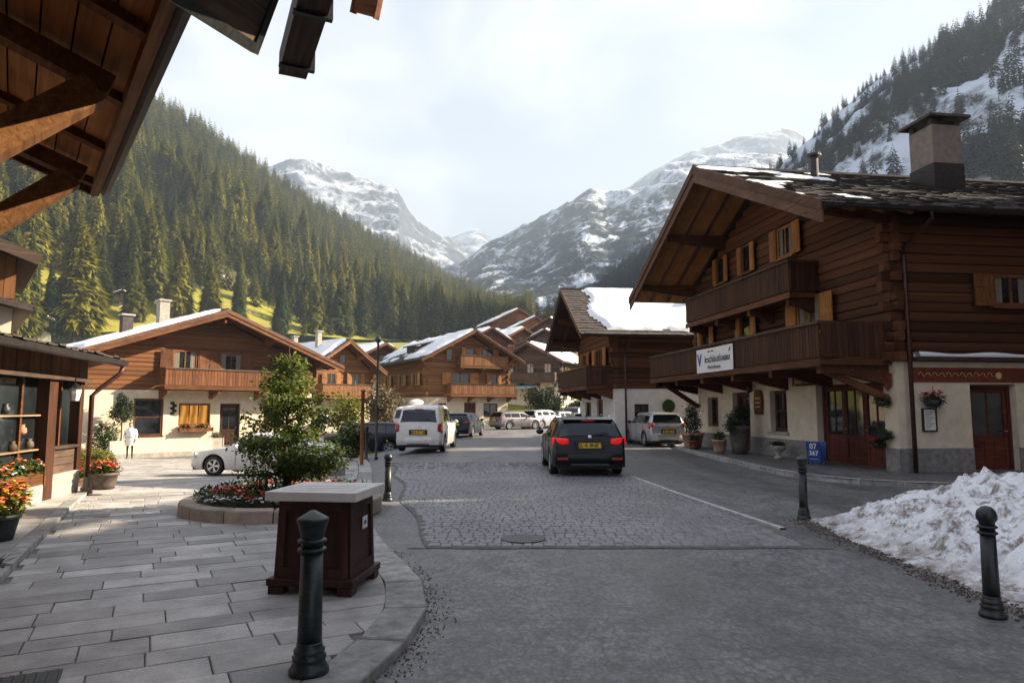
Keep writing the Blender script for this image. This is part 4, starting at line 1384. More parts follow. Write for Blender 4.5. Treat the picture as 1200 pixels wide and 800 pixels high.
text_mesh("mm - mm", 0.12, 'ink_black', bn, (-0.2, -0.03, 0.31), (R(90), 0, 0))
mk = MB().add([(1.17, -0.03, 0.22), (1.34, -0.03, 0.38), (1.30, -0.03, 0.26), (1.24, -0.03, 0.20)], [(0, 1, 2, 3)]).build('bird_mark', MAT['ink_black'], bn)

# ------------------------------------------------------------------ second chalet on the right
R2 = Chalet('dark timber chalet with thick snow on its roof, behind the large right-hand chalet',
            (4.65, 38.0, 0.0), R(-83), 7.8, 9.0, 2.72, 5.35, 8.35, of=1.9, os=1.0, ob=0.6, log='dark_timber', stucco='stucco_white', barge='grey_timber', soffit='dark_timber', logh=0.26,
            rholes=[(1.0, 1.75, 0.75, 1.95), (4.9, 6.5, 0.0, 2.25)], holes=[(0.2, 1.5, 0.0, 2.2), (-2.6, -1.2, 0.8, 2.1)])
s = R2
s.shingles((1,), 0.28, 0.32)
s.snow(1, 0.95, 0.13, 1.0, step=0.14, freq=0.45, margin=(1.25, 0.3, -0.2, 0.3))
s.snow(-1, 0.6, 0.2, 2.0, step=0.35)
s.gutter(1, (0.5, 0.1))
s.balcony(-3.9, 3.7, 2.85, 1.35, 0.95)
s.win(1.6, 4.35, 1.5, 1.1, frame='honey_timber', shutters='shutter_wood', nx=3)
s.win(-1.8, 4.35, 1.2, 1.1, frame='honey_timber', shutters='shutter_wood', nx=2)
window(s.root, (s.W/2-0.20, 1.375, 1.35), R(90), 0.74, 1.2, frame='red_timber', nx=2, nz=3)
door(s.root, (s.W/2-0.20, 5.7, 0.05), R(90), 1.58, 2.2, leaves=2, leaf='red_timber')
door(s.root, (0.85, 0.2, 0.05), 0, 1.28, 2.15, leaves=1, glazed=0.5, leaf='brown_timber')
window(s.root, (-1.9, 0.2, 1.45), 0, 1.38, 1.28, frame='honey_timber', nx=2)
c = MB().box(-0.18, 0.18, -0.18, 0.18, 6.6, 7.62).build('chimney', MAT['roof_dark'], s.root, (1.9, 4.8, 0))
MB().box(-0.26, 0.26, -0.26, 0.26, 7.62, 7.72).build('chimney_cap', MAT['gutter_metal'], c)
w = MB().lathe([(0.20, -0.05), (0.28, -0.06), (0.34, 0.0), (0.28, 0.06), (0.20, 0.05)], 14).build('wreath', MAT['leaf_dark'], s.root, (s.W/2+0.06, 2.75, 1.85), rot=(0, R(90), 0))

# ------------------------------------------------------------------ chalet on the left across the plaza
gA = -0.73
A = Chalet('wide honey-brown chalet with long balcony and snow-striped roof across the left plaza',
           (-17.2, 39.15, gA), R(47), 12.8, 11.0, 3.45, 5.10, 7.95, of=1.7, os=1.2, ob=1.0, log='chalet_brown', barge='brown_timber', soffit='brown_timber', logh=0.24, bh=0.36,
           holes=[(-4.05, -2.55, 1.0, 3.0), (-1.75, 0.0, 1.5, 2.75), (0.55, 1.75, 0.35, 2.75), (3.2, 4.6, 1.3, 2.7)])
s = A
s.shingles((-1,), 0.28, 0.32)
s.snow(-1, 0.72, 0.20, 7.0, margin=(0.7, 0.3, 0.1, 0.9), bias=lambda u, v: 0.1-0.9*max(0, v-0.7))
s.snow(1, 0.1, 0.12, 9.0, step=0.35)
s.gutter(-1)
s.balcony(-3.0, 5.6, 3.65, 1.25, 0.92, board='brown_timber_z', bw=0.17)
s.win(-1.6, 5.05, 1.35, 1.25, frame='brown_timber', nx=2, shutters='brown_timber_z', curtain=True)
s.win(1.0, 5.05, 1.35, 1.25, frame='brown_timber', nx=2, shutters='brown_timber_z', curtain=True)
s.win(3.9, 4.95, 0.9, 1.1, frame='brown_timber', nx=1)
window(s.root, (-3.3, 0.2, 2.0), 0, 1.46, 1.96, frame='dark_timber', nx=1, nz=2, depth=0.16)
window(s.root, (-0.875, 0.2, 2.12), 0, 1.7, 1.2, frame='brown_timber', nx=3, pane='lit_window')
door(s.root, (1.15, 0.2, 0.36), 0, 1.16, 2.35, leaves=1, glazed=0.6, leaf='dark_timber')
window(s.root, (3.9, 0.2, 2.0), 0, 1.36, 1.36, frame='brown_timber', nx=2)
MB().beam((-0.05, -1.62, 7.3), (-0.05, -0.1, 7.3), 0.14, 0.16).build('king_beam', MAT['brown_timber'], s.root)
MB().box(-5.2, 5.2, -0.14, -0.10, 5.85, 6.12).build('tie_beam', MAT['brown_timber'], s.root)
for x, y, h in ((-1.6, 3.4, 8.9), (-3.4, 3.9, 7.9)):
    zb = s.zr-s.k*abs(x)-0.3
    c = MB().box(-0.28, 0.28, -0.28, 0.28, zb, h-0.1).build('chimney', MAT['concrete' if x > -2 else 'roof_dark'], s.root, (x, y, 0))
    MB().box(-0.36, 0.36, -0.36, 0.36, h-0.1, h).build('chimney_cap', MAT['concrete'], c)
# terrace step and low wall in front of it
st = MB().box(-6.6, 6.4, -2.3, 0.2, -0.6, 0.22).box(0.2, 2.2, -2.9, -2.302, -0.6, 0.10)
st.build('terrace_step', MAT['concrete'], s.root)
lw = MB().box(-5.6, -0.6, -1.75, -1.5, 0.223, 0.85)
lw.build('terrace_wall', MAT['stucco'], s.root)
# frieze ornament between the windows
m = MB()
for k in range(5):
    m.blob((-2.1+0.12*(k % 2), -0.02, 2.75-0.14*k), 0.11, 1.2, 0.3, 0.8, k)
m.build('wall_ornament', MAT['leaf_dark'], s.root)

# ------------------------------------------------------------------ chalet in the middle left (three storeys)
B = Chalet('three-storey honey timber chalet with two balconies and patchy snow, behind the white van',
           (-4.05, 63.3, 0.0), R(30), 8.4, 13.5, 2.75, 6.05, 8.9, of=1.5, os=1.05, ob=0.9, log='honey_timber', soffit='honey_timber', barge='brown_timber', logh=0.26,
           holes=[(-3.0, -2.2, 0.9, 2.2), (-0.4, 0.8, 0.0, 2.3), (1.6, 3.1, 0.9, 2.2)])
s = B
s.shingles((-1,), 0.32, 0.38)
s.snow(-1, 0.22, 0.18, 12.0, margin=(0.3, 0.3, 0.0, 0.7), freq=0.28, bias=lambda u, v: 0.35-0.5*u+0.3*math.sin(v*7))
s.snow(1, 0.0, 0.12, 14.0, step=0.35)
s.gutter(-1)
s.balcony(-2.3, 4.4, 2.95, 1.2, 0.95, board='honey_timber_z', bw=0.2)
s.balcony(-1.3, 3.6, 5.55, 1.1, 0.95, board='honey_timber_z', bw=0.2)
for u, z, w in ((-0.9, 4.4, 1.9), (2.6, 4.4, 0.8), (0.1, 6.75, 0.9), (1.9, 6.75, 1.2), (-2.0, 6.6, 0.7)):
    s.win(u, z, w, 1.1, frame='honey_timber', nx=2 if w > 1 else 1, shutters='shutter_wood' if w > 0.75 else None)
for u in (2.0, 5.5, 9.5):
    s.win(u, 4.4, 1.1, 1.15, face='left', frame='honey_timber', nx=2, shutters='shutter_wood')
window(s.root, (-2.6, 0.2, 1.55), 0, 0.78, 1.28, frame='dark_timber', nx=2)
door(s.root, (0.2, 0.2, 0.05), 0, 1.18, 2.2, leaves=1, leaf='dark_timber')
window(s.root, (2.35, 0.2, 1.55), 0, 1.48, 1.28, frame='dark_timber', nx=2)
# low dormer in its snowy slope
m = MB().box(-3.6, -2.3, 4.3, 6.4, s.zr-s.k*2.3-0.9, s.zr-s.k*2.3+0.05)
m.add([(-3.9, 4.0, s.zr-s.k*2.3-0.02), (-1.4, 4.0, s.zr-s.k*1.4+0.06), (-1.4, 6.7, s.zr-s.k*1.4+0.06), (-3.9, 6.7, s.zr-s.k*2.3-0.02), (-3.9, 4.0, s.zr-s.k*2.3+0.10), (-1.4, 4.0, s.zr-s.k*1.4+0.18), (-1.4, 6.7, s.zr-s.k*1.4+0.18), (-3.9, 6.7, s.zr-s.k*2.3+0.10)], [(0,3,2,1),(4,5,6,7),(0,1,5,4),(1,2,6,5),(2,3,7,6),(3,0,4,7)])
m.build('dormer', MAT['roof_dark'], s.root)

# ------------------------------------------------------------------ small chalet half hidden behind the left one
C = Chalet('small honey chalet with smooth snowy roof peeping out behind the left chalet',
           (-14.3, 57.2, -0.2), R(48), 6.0, 10.0, 2.6, 5.0, 7.6, of=1.2, os=0.8, ob=0.6, log='honey_timber', barge='honey_timber', logh=0.26)
s = C
s.shingles((-1,), 0.34, 0.4)
s.snow(-1, 0.8, 0.2, 21.0, margin=(0.5, 0.3, 0.0, 0.3))
s.balcony(-2.4, 2.4, 2.9, 1.0, 0.95, board='honey_timber_z', joined=True)
s.win(-1.1, 4.3, 0.9, 1.1, frame='honey_timber', shutters='shutter_wood')
s.win(1.3, 4.3, 0.9, 1.1, frame='honey_timber', shutters='shutter_wood')
s.win(0.0, 6.0, 0.7, 0.8, frame='honey_timber', nx=1)
for x, y, h in ((-1.0, 2.0, 8.4), (-0.6, 6.5, 8.3)):
    c = MB().box(-0.2, 0.2, -0.2, 0.2, 6.2, h).build('chimney', MAT['concrete'], s.root, (x, y, 0))
    MB().box(-0.28, 0.28, -0.28, 0.28, h, h+0.1).build('chimney_cap', MAT['concrete'], c)

# ------------------------------------------------------------------ chalet at the far end of the street
D = Chalet('pale two-storey chalet with snowy roof at the far end of the street',
           (2.2, 80.0, 1.8), R(-25), 7.4, 10.0, 2.9, 5.2, 7.6, of=1.3, os=0.8, ob=0.6, log='grey_timber', stucco='stucco_white', barge='grey_timber', soffit='brown_timber', logh=0.28)
s = D
s.shingles((1,), 0.4, 0.45)
s.snow(1, 0.7, 0.22, 31.0, margin=(1.0, 0.3, 0.0, 0.3))
s.snow(-1, 0.5, 0.2, 33.0, step=0.35)
s.balcony(-3.4, 3.4, 3.0, 1.1, 0.95, board='grey_timber', joined=True)
s.balcony(0.5, 8.5, 3.0, 1.0, 0.95, board='grey_timber', joined=True, face='right')
for u in (-2.2, 0.0, 2.2): s.win(u, 4.5, 0.9, 1.2, frame='honey_timber')
for u in (-2.4, 0.2, 2.4): s.win(u, 1.7, 1.1, 1.3, frame='brown_timber', off=0.0)
for u in (1.5, 4.0, 6.5):
    s.win(u, 4.2, 1.0, 1.2, face='right', frame='honey_timber'); s.win(u, 1.7, 1.1, 1.3, face='right', frame='brown_timber', off=0.0)
aw = MB().add([(-3.2, -0.05, 2.75), (1.0, -0.05, 2.75), (1.0, -1.7, 2.25), (-3.2, -1.7, 2.25), (-3.2, -0.05, 2.70), (1.0, -0.05, 2.70), (1.0, -1.7, 2.20), (-3.2, -1.7, 2.20)], [(0,3,2,1),(4,5,6,7),(0,1,5,4),(1,2,6,5),(2,3,7,6),(3,0,4,7)])
plain('awning_cloth', (0.30, 0.42, 0.45), 0.8, nscale=4, amount=0.15)
aw.build('awning', MAT['awning_cloth'], s.root)

# ------------------------------------------------------------------ village up the valley
def small_chalet(label, px, py, Y, yaw, W, L, eave, ridge, log, seed):
    """py is the ridge row in the photograph"""
    if Y is None:
        p = on_hill(px, py+16); Y = p.y; gz = p.z
    else:
        p = at(px, py, Y); gz = p.z-ridge
    c = Chalet(label, (p.x, Y, gz), R(yaw), W, L, min(2.4, eave*0.5), eave, ridge, of=1.0, os=0.8, ob=0.5, log=log, stucco='stucco_white', barge=log, soffit=log, logh=0.4, z0=-12.0 if W > 5 else -1.5, logs=('front',), name='chalet', group='chalets up the valley')
    sd = -1 if yaw > 0 else 1
    c.snow(sd, 0.55, 0.25, seed, step=0.4, margin=(0.4, 0.3, 0.0, 0.4))
    c.snow(-sd, 0.35, 0.25, seed+3, step=0.5)
    c.balcony(-W*0.4, W*0.4, min(2.6, eave*0.55), 1.0, 0.95, board=log, joined=True, brackets=False)
    for u in (-W*0.25, W*0.25):
        c.win(u, eave*0.55+0.9, 0.9, 1.1, frame='honey_timber', nx=2, sill=False)
        c.win(u, 1.3, 1.0, 1.2, frame='brown_timber', nx=2, sill=False, off=0.0)
    c.win(0, eave+0.3, 0.8, 0.9, frame='honey_timber', nx=1, sill=False)
    return c
small_chalet('topmost brown chalet of the cluster on the valley slope', 606, 362, 128, 20, 9, 9, 5.5, 8.2, 'brown_timber', 41)
small_chalet('honey gabled chalet facing the street in the middle of the valley cluster', 626, 371, 118, 15, 8, 9, 5.5, 8.0, 'honey_timber', 43)
small_chalet('dark chalet on the right edge of the valley cluster', 646, 372, 116, -25, 8, 9, 5.0, 7.6, 'dark_timber', 45)
small_chalet('lower brown chalet with snowy roof in front of the valley cluster', 610, 384, 104, 32, 7, 9, 4.6, 6.8, 'brown_timber', 47)
small_chalet('grey chalet with white roof left in the valley cluster', 583, 386, 112, 35, 8, 9, 4.6, 7.0, 'grey_timber', 49)
small_chalet('small dark chalet just above the three-storey chalet roof', 573, 384, 98, 28, 6, 8, 4.2, 6.2, 'dark_timber', 51)
small_chalet('low chalet with snow roof above the pale street-end chalet', 640, 386, 100, -15, 7, 9, 4.2, 6.4, 'grey_timber', 53)
small_chalet('snow-roofed chalet half hidden between small and three-storey chalet', 448, 402, 84, 40, 8, 10, 4.5, 6.8, 'dark_timber', 55)
small_chalet('tiny hut on the meadow under the forest', 45, 371, None, 30, 4, 5, 2.6, 4.0, 'pale_wood', 57)
small_chalet('tiny dark barn on the upper meadow beside a spruce', 143, 347, None, 30, 4, 5, 2.6, 4.0, 'grey_timber', 59)

# ------------------------------------------------------------------ unseen house added off the right edge to shade the foreground
E = Chalet('tall dark timber hotel off the right edge beyond the snow pile', (22.2, -14.0, 0.0), 0.0, 12.4, 30.4, 2.9, 12.2, 16.4, of=1.2, os=1.2, ob=0.4, log='dark_timber', logh=0.30, logs=('left',), name='hotel', cat='hotel')
E.snow(-1, 0.5, 0.2, 61.0, step=0.6)
E.balcony(3, 24, 3.0, 1.0, 0.95, joined=True, face='left')
E.balcony(3, 24, 6.0, 1.0, 0.95, joined=True, face='left')
for u in (4, 8, 12, 16, 20, 24):
    for z in (1.6, 4.5, 7.5, 10.3): E.win(u, z, 1.2, 1.2, face='left', frame='honey_timber', off=0.0 if z < 2 else 0.10)

# ------------------------------------------------------------------ eave of the house over the camera's left shoulder
ea = math.atan2(-0.81, 0.59)
EV = empty('eave_house', (-4.3, 6.83, 0.0), ea, 'timber house at the left edge with deep boarded eave and braces overhead', 'house')
ZE = 4.05; SL = 0.36
def sof(y): return ZE - SL*y                       # soffit height over local y (negative inward)
L0 = 8.5
# house body stands behind the eave
m = MB().box(0.9, L0+2, -9.0, -2.35, -0.3, ZE+SL*2.35-0.05)
m.build('wall', MAT['dark_timber'], EV)
MB().box(0.8, L0+2, -9.0, -2.30, -0.3, 0.8).build('plinth', MAT['plinth_stone'], EV)
rf = MB()
rf.add([(-0.12, 0.10, ZE+0.09-0.036), (L0+2, 0.10, ZE+0.09-0.036), (L0+2, -9, ZE+0.09+9*SL), (-0.12, -9, ZE+0.09+9*SL), (-0.12, 0.10, ZE+0.22-0.036), (L0+2, 0.10, ZE+0.22-0.036), (L0+2, -9, ZE+0.22+9*SL), (-0.12, -9, ZE+0.22+9*SL)], [(0,3,2,1),(4,5,6,7),(0,1,5,4),(1,2,6,5),(2,3,7,6),(3,0,4,7)])
rf.build('roof', MAT['roof_dark'], EV)
nb = 13
for k in range(nb):
    ya, yb = -2.35*k/nb, -2.35*(k+1)/nb
    m = MB()
    a, b = ya-0.006, yb+0.006
    zz = random.uniform(-0.006, 0.006)
    m.add([(-0.06, a, sof(a)+zz), (L0, a, sof(a)+zz), (L0, b, sof(b)+zz), (-0.06, b, sof(b)+zz), (-0.06, a, sof(a)+0.05), (L0, a, sof(a)+0.05), (L0, b, sof(b)+0.05), (-0.06, b, sof(b)+0.05)], [(0,3,2,1),(4,5,6,7),(0,1,5,4),(1,2,6,5),(2,3,7,6),(3,0,4,7)])
    m.build('soffit_board', MAT['soffit_wood'], EV)
for x in (0.12, 1.25, 2.4, 3.55, 4.7, 5.85, 7.0):
    MB().beam((x, 0.0, sof(0)-0.035), (x, -2.33, sof(-2.33)-0.035), 0.10, 0.07).build('rafter', MAT['brown_timber'], EV)
MB().box(-0.08, L0, -0.02, 0.055, ZE-0.11, ZE+0.09).build('fascia_board', MAT['honey_timber'], EV)
MB().beam((-0.09, 0.05, ZE-0.02), (-0.09, -2.4, sof(-2.4)-0.02), 0.05, 0.2).build('barge_board', MAT['brown_timber'], EV)
m = MB(); pr = [(0.0, 0.07), (0.0, -0.05), (0.05, -0.075), (0.10, -0.05), (0.115, 0.03)]
m.add([(-0.14, 0.058+a, ZE+b) for a, b in pr]+[(L0, 0.058+a, ZE+b) for a, b in pr], [(i, i+1, i+6, i+5) for i in range(4)]+[(0,1,2,3,4), (9,8,7,6,5)])
m.build('gutter', MAT['gutter_metal'], EV)
# purlin and heavy plate, braces
MB().box(0.2, L0, -1.62, -1.38, sof(-1.5)-0.32, sof(-1.5)-0.07).build('purlin', MAT['dark_timber'], EV)
for x in (0.55, 2.75, 5.0):
    br = MB().beam((x, -0.22, sof(-0.22)-0.22), (x, -2.34, ZE-2.15), 0.18, 0.20)
    br.build('brace', MAT['honey_timber'], EV)
    MB().beam((x, -0.12, sof(-0.12)-0.14), (x, -2.34, sof(-2.34)-0.16), 0.14, 0.14).build('outrigger', MAT['brown_timber'], EV)

# ------------------------------------------------------------------ wooden things hung out over the street
def basis(o, ex_, ey_):
    ex_ = Vector(ex_).normalized(); ey_ = Vector(ey_); n = ex_.cross(ey_).normalized(); ey_ = n.cross(ex_)
    return Matrix(((ex_.x, ey_.x, n.x, o[0]), (ex_.y, ey_.y, n.y, o[1]), (ex_.z, ey_.z, n.z, o[2]), (0, 0, 0, 1)))
sg = empty('hanging_sign', (0, 0, 0), 0, 'dark framed wooden sign board hanging tilted at the top edge beside the eave', 'sign')
K = at(298, 63, 3.5)
sg.matrix_world = basis(K, (-0.125, -0.66, -0.11), (0.12, -0.07, 0.26))
wS, hS = 1.3, 0.62
for k in range(6):
    MB().box(0.05, wS-0.05, 0.05+0.087*k+0.002, 0.05+0.087*(k+1)-0.002, -0.012, 0.012).build('board', MAT['grey_timber'], sg)
fr = MB().box(0, wS, 0, 0.05, -0.025, 0.025).box(0, wS, hS-0.05, hS, -0.025, 0.025).box(0, 0.05, 0.05, hS-0.05, -0.025, 0.025).box(wS-0.05, wS, 0.05, hS-0.05, -0.025, 0.025)
fr.build('frame', MAT['iron'], sg)
h = MB().tube([(0.22, hS-0.02, 0), (0.22, hS+0.25, 0)], 0.008, 6).tube([(1.1, hS-0.02, 0), (1.1, hS+0.25, 0)], 0.008, 6).tube([(-0.06, hS+0.25, 0), (1.3, hS+0.25, 0)], 0.016, 8)
MB().tube([(-0.10, 0.36, 0.0), (0.01, 0.36, 0.0)], 0.006, 6).build('peg', MAT['iron'], sg)
h.build('hanger', MAT['iron'], sg)

tr = empty('wooden_trough', (0, 0, 0), 0, 'dark wooden gutter trough jutting down at the top edge right of the hanging sign', 'trough')
a = at(343, 80, 4.2)
tr.matrix_world = basis(a, (0.43, -0.90, 0.05), (0.9, 0.43, 0.0))
m = MB().box(0, 2.6, -0.085, -0.06, -0.06, 0.09).box(0, 2.6, 0.06, 0.085, -0.06, 0.09).box(0, 2.6, -0.06, 0.06, -0.06, -0.035)
m.build('channel', MAT['grey_timber'], tr)
MB().box(0.0, 0.03, -0.06, 0.06, -0.035, 0.085).build('end_board', MAT['dark_timber'], tr)
for x in (0.12, 0.7, 1.4, 2.1):
    MB().box(x, x+0.035, -0.10, 0.115, -0.078, -0.061).box(x, x+0.035, 0.086, 0.115, -0.061, 0.10).build('iron_strap', MAT['iron'], tr)

t3 = empty('projecting_sign', (0, 0, 0), 0, 'corner of a small wooden sign at the very top edge above the valley', 'sign')
a = at(440, 21, 4.2)
t3.matrix_world = basis(a, (-0.75, 0.25, 0.35), (0.15, -0.35, 0.93))
MB().box(0, 0.17, 0, 0.5, -0.02, 0.02).build('board', MAT['brown_timber'], t3)
MB().box(0.171, 0.19, -0.01, 0.5, -0.026, 0.026).box(-0.012, -0.001, -0.01, 0.5, -0.026, 0.026).build('frame', MAT['dark_timber'], t3)
MB().tube([(0.09, 0.45, 0), (0.09, 0.8, 0), (-0.9, 0.9, 0)], 0.012, 6).build('hanger', MAT['iron'], t3)

# ------------------------------------------------------------------ shop at the left edge
SH = empty('shop', (-8.75, 13.9, 0.05), math.atan2(-0.97, 0.22), 'low dark timber shop with display window, stone base and shingle roof at the left edge', 'shop')
# local x runs towards the camera along the front, -y inwards, +y to the plaza
fx = MB()
fx.box(0, 6.5, -4.5, -0.30, -0.4, 2.75)
fx.build('wall', MAT['dark_timber'], SH)
MB().box(-0.02, 1.30, -0.30, 0.04, -0.4, 0.48).box(1.62, 6.5, -0.30, 0.06, -0.4, 0.40).build('stone_base', MAT['concrete'], SH)
MB().box(1.28, 1.64, -0.30, 0.07, -0.4, 2.30).build('pillar', MAT['dark_timber_z'], SH)
MB().box(-0.03, 0.16, -0.29, 0.05, 0.482, 2.30).build('pillar', MAT['dark_timber_z'], SH)
for k in range(3):
    MB().box(0.165, 1.275, -0.10, 0.0, 0.485+0.15*k, 0.625+0.15*k).build('plank', MAT['grey_timber'], SH)
MB().box(0.13, 1.30, -0.2, 0.07, 0.94, 0.99).build('sill', MAT['grey_timber'], SH)
MB().box(1.645, 6.5, -0.26, 0.0, 0.405, 0.80).build('panel', MAT['red_timber'], SH)
MB().box(0.165, 1.275, -0.16, -0.13, 0.99, 2.30).build('pane', MAT['pane_glass'], SH)
MB().box(1.645, 6.5, -0.16, -0.13, 0.80, 2.30).build('pane', MAT['pane_glass'], SH)
for x in (0.72, 2.3, 3.2, 4.2): MB().box(x-0.03, x+0.03, -0.18, -0.08, 0.80 if x > 1.3 else 0.99, 2.30).build('mullion', MAT['brown_timber'], SH)
nv_ = 30
for k in range(nv_):
    ubox('valance_board', 'brown_timber_z', SH, (-0.05+6.5*(k+0.5)/nv_, 0.07+0.006*(k % 2), 2.50), (6.5/nv_-0.012, 0.03, 0.42))
MB().box(-0.1, 6.6, 0.03, 0.15, 2.22, 2.285).build('lintel', MAT['grey_timber'], SH)
# shingle roof of the shop
rr = MB().add([(-0.40, 0.55, 2.62), (6.8, 0.55, 2.62), (6.8, -4.6, 3.3), (-0.40, -4.6, 3.3), (-0.40, 0.55, 2.72), (6.8, 0.55, 2.72), (6.8, -4.6, 3.4), (-0.40, -4.6, 3.4)], [(0,3,2,1),(4,5,6,7),(0,1,5,4),(1,2,6,5),(2,3,7,6),(3,0,4,7)])
rfo = rr.build('roof', MAT['roof_dark'], SH)
m = MB()
for i in range(18):
    x = -0.45
    y = 0.60-0.30*i
    while x < 6.8:
        w = random.uniform(0.18, 0.34); li = random.uniform(0.03, 0.07)
        ye = y+random.uniform(-0.03, 0.05)
        z = lambda yy: 2.72+(0.55-yy)*0.132
        m.add([(x+.004, ye, z(ye)+li), (x+w-.004, ye, z(ye)+li), (x+w-.004, y-0.34, z(y-0.34)+0.01), (x+.004, y-0.34, z(y-0.34)+0.01), (x+.004, ye, z(ye)+li-0.03), (x+w-.004, ye, z(ye)+li-0.03)], [(0,1,2,3),(4,5,1,0),(0,3,4),(1,5,2)])
        x += w
tag(m.build('shingle', MAT['roof_shingle'], rfo), kind='stuff')
g = MB(); n = 5
g.add([(-0.46, 0.60+a, 2.64+b) for a, b in pr]+[(6.8, 0.60+a, 2.64+b) for a, b in pr], [(i, i+1, i+6, i+5) for i in range(4)]+[(0,1,2,3,4), (9,8,7,6,5)])
g.build('gutter', MAT['gutter_metal'], SH)
MB().tube([(-0.30, 0.66, 2.58), (-0.27, 0.62, 2.42), (-0.18, 0.28, 2.10), (-0.12, 0.16, 1.95), (-0.12, 0.16, 0.1)], 0.05, 8).build('downpipe', MAT['copper_pipe'], SH, smooth=True)
MB().lathe([(0.11, 0.0), (0.11, 0.12), (0.075, 0.16), (0.07, 0.34)], 10, (-0.12, 0.16, -0.02)).build('downpipe_foot', MAT['concrete'], SH)
# goods behind the glass
for k in range(9):
    x = 1.9+k*0.3
    mt = ['pot_brown', 'terracotta', 'grey_timber', 'pot_dark'][k % 4]
    zz = [1.0, 1.25, 0.98, 1.6][k % 4]
    MB().lathe([(0.04, 0), (0.08, 0.04), (0.07, 0.11), (0.035, 0.14), (0.05, 0.17)], 10, (x, -0.10, zz)).build('display_vase', MAT[mt], SH, smooth=True)
MB().box(1.66, 4.6, -0.14, -0.04, 0.955, 0.98).box(1.66, 4.6, -0.14, -0.04, 1.56, 1.585).build('shelf', MAT['pale_wood'], SH)
# wall lantern by the pillar
lt = empty('wall_lantern', SH.matrix_basis @ Vector((0.75, 0.16, 1.98)), 0, 'white glass wall lantern hanging under the shop eave by the downpipe', 'lantern')
MB().lathe([(0.02, 0.16), (0.13, 0.12), (0.15, 0.10), (0.03, 0.19)], 8).tube([(0, 0, 0.16), (0, 0, 0.3)], 0.01, 6).build('cap', MAT['iron'], lt)
MB().lathe([(0.07, -0.14), (0.10, 0.0), (0.11, 0.11), (0.04, 0.12)], 8).build('glass_body', MAT['petal_white'], lt)
MB().tube([(0, 0, 0.3), (-0.09, 0.02, 0.34), (-0.2, 0.03, 0.3)], 0.012, 6).build('bracket', MAT['iron'], lt)

# upper house behind the shop: timber gable wall and small roof edge at the far left
UP = empty('upper_house', (-9.75, 13.2, 0.0), R(39), 'honey timber upper storey with dark roof edges at the far left edge', 'house')
MB().box(-5, 0, 0, 4, -0.3, 3.85).build('wall', MAT['stucco'], UP)
for k in range(12):
    ubox('plank', 'honey_timber_z', UP, (-0.08-0.165*k, -0.012, 4.35), (0.155, 0.024, 0.95))
    if k < 4: ubox('plank', 'honey_timber_z', UP, (0.012, 0.08+0.165*k, 4.35), (0.024, 0.155, 0.95))
MB().box(-5, 0, 0.0, 4, 3.86, 4.83).build('upper_wall', MAT['brown_timber'], UP)
MB().add([(0.35, -0.5, 4.55), (0.35, 4.4, 4.55), (-5, 4.4, 6.4), (-5, -0.5, 6.4), (0.35, -0.5, 4.72), (0.35, 4.4, 4.72), (-5, 4.4, 6.57), (-5, -0.5, 6.57)], [(0,3,2,1),(4,5,6,7),(0,1,5,4),(1,2,6,5),(2,3,7,6),(3,0,4,7)]).build('roof', MAT['roof_dark'], UP)
MB().beam((0.36, -0.52, 4.60), (-5, -0.52, 6.45), 0.04, 0.2).build('barge_board', MAT['grey_timber'], UP)
MB().add([(0.3, -0.35, 3.62), (0.3, 4.2, 3.62), (-2, 4.2, 4.1), (-2, -0.35, 4.1), (0.3, -0.35, 3.74), (0.3, 4.2, 3.74), (-2, 4.2, 4.22), (-2, -0.35, 4.22)], [(0,3,2,1),(4,5,6,7),(0,1,5,4),(1,2,6,5),(2,3,7,6),(3,0,4,7)]).build('skirt_roof', MAT['roof_shingle'], UP)
# ------------------------------------------------------------------ vehicles
PROF = {
 'estate': dict(L=4.45, W=1.82, belt=0.96, top=[(-.5, .62), (-.492, .80), (-.478, .98), (-.44, 1.28), (-.415, 1.40), (-.36, 1.455), (-.2, 1.48), (0, 1.475), (.07, 1.44), (.15, 1.24), (.225, 1.03), (.30, .96), (.40, .87), (.46, .76), (.49, .62), (.5, .50)], rw=(-.474, -.418), ws=(.075, .215), sw=[(-.375, -.245), (-.235, -.045), (-.03, .165)], wheel=(-.29, .30), r=0.325),
 'suv': dict(L=4.30, W=1.82, belt=1.06, top=[(-.5, .68), (-.494, .95), (-.48, 1.10), (-.45, 1.40), (-.42, 1.53), (-.36, 1.59), (-.2, 1.62), (0, 1.61), (.06, 1.57), (.15, 1.34), (.22, 1.13), (.30, 1.06), (.42, .97), (.47, .84), (.495, .66), (.5, .55)], rw=(-.476, -.43), ws=(.07, .21), sw=[(-.39, -.26), (-.25, -.055), (-.04, .16)], wheel=(-.29, .30), r=0.345),
 'van': dict(L=4.75, W=1.88, belt=1.08, top=[(-.5, .60), (-.496, .95), (-.488, 1.12), (-.462, 1.62), (-.445, 1.76), (-.40, 1.84), (-.2, 1.88), (.05, 1.87), (.12, 1.82), (.20, 1.55), (.30, 1.20), (.36, 1.10), (.44, .98), (.48, .82), (.495, .66), (.5, .55)], rw=(-.484, -.456), ws=(.125, .29), sw=[(-.41, -.20), (-.185, .02), (.035, .225)], wheel=(-.30, .33), r=0.335),
 'sedan': dict(L=4.65, W=1.83, belt=0.93, top=[(-.5, .60), (-.492, .78), (-.478, .94), (-.43, 1.04), (-.36, 1.10), (-.28, 1.26), (-.21, 1.385), (-.12, 1.43), (0, 1.44), (.05, 1.42), (.13, 1.22), (.215, 1.00), (.30, .94), (.40, .86), (.465, .74), (.493, .60), (.5, .48)], rw=(-.345, -.225), ws=(.06, .205), sw=[(-.24, -.10), (-.09, .02), (.03, .15)], wheel=(-.285, .305), r=0.335),
}
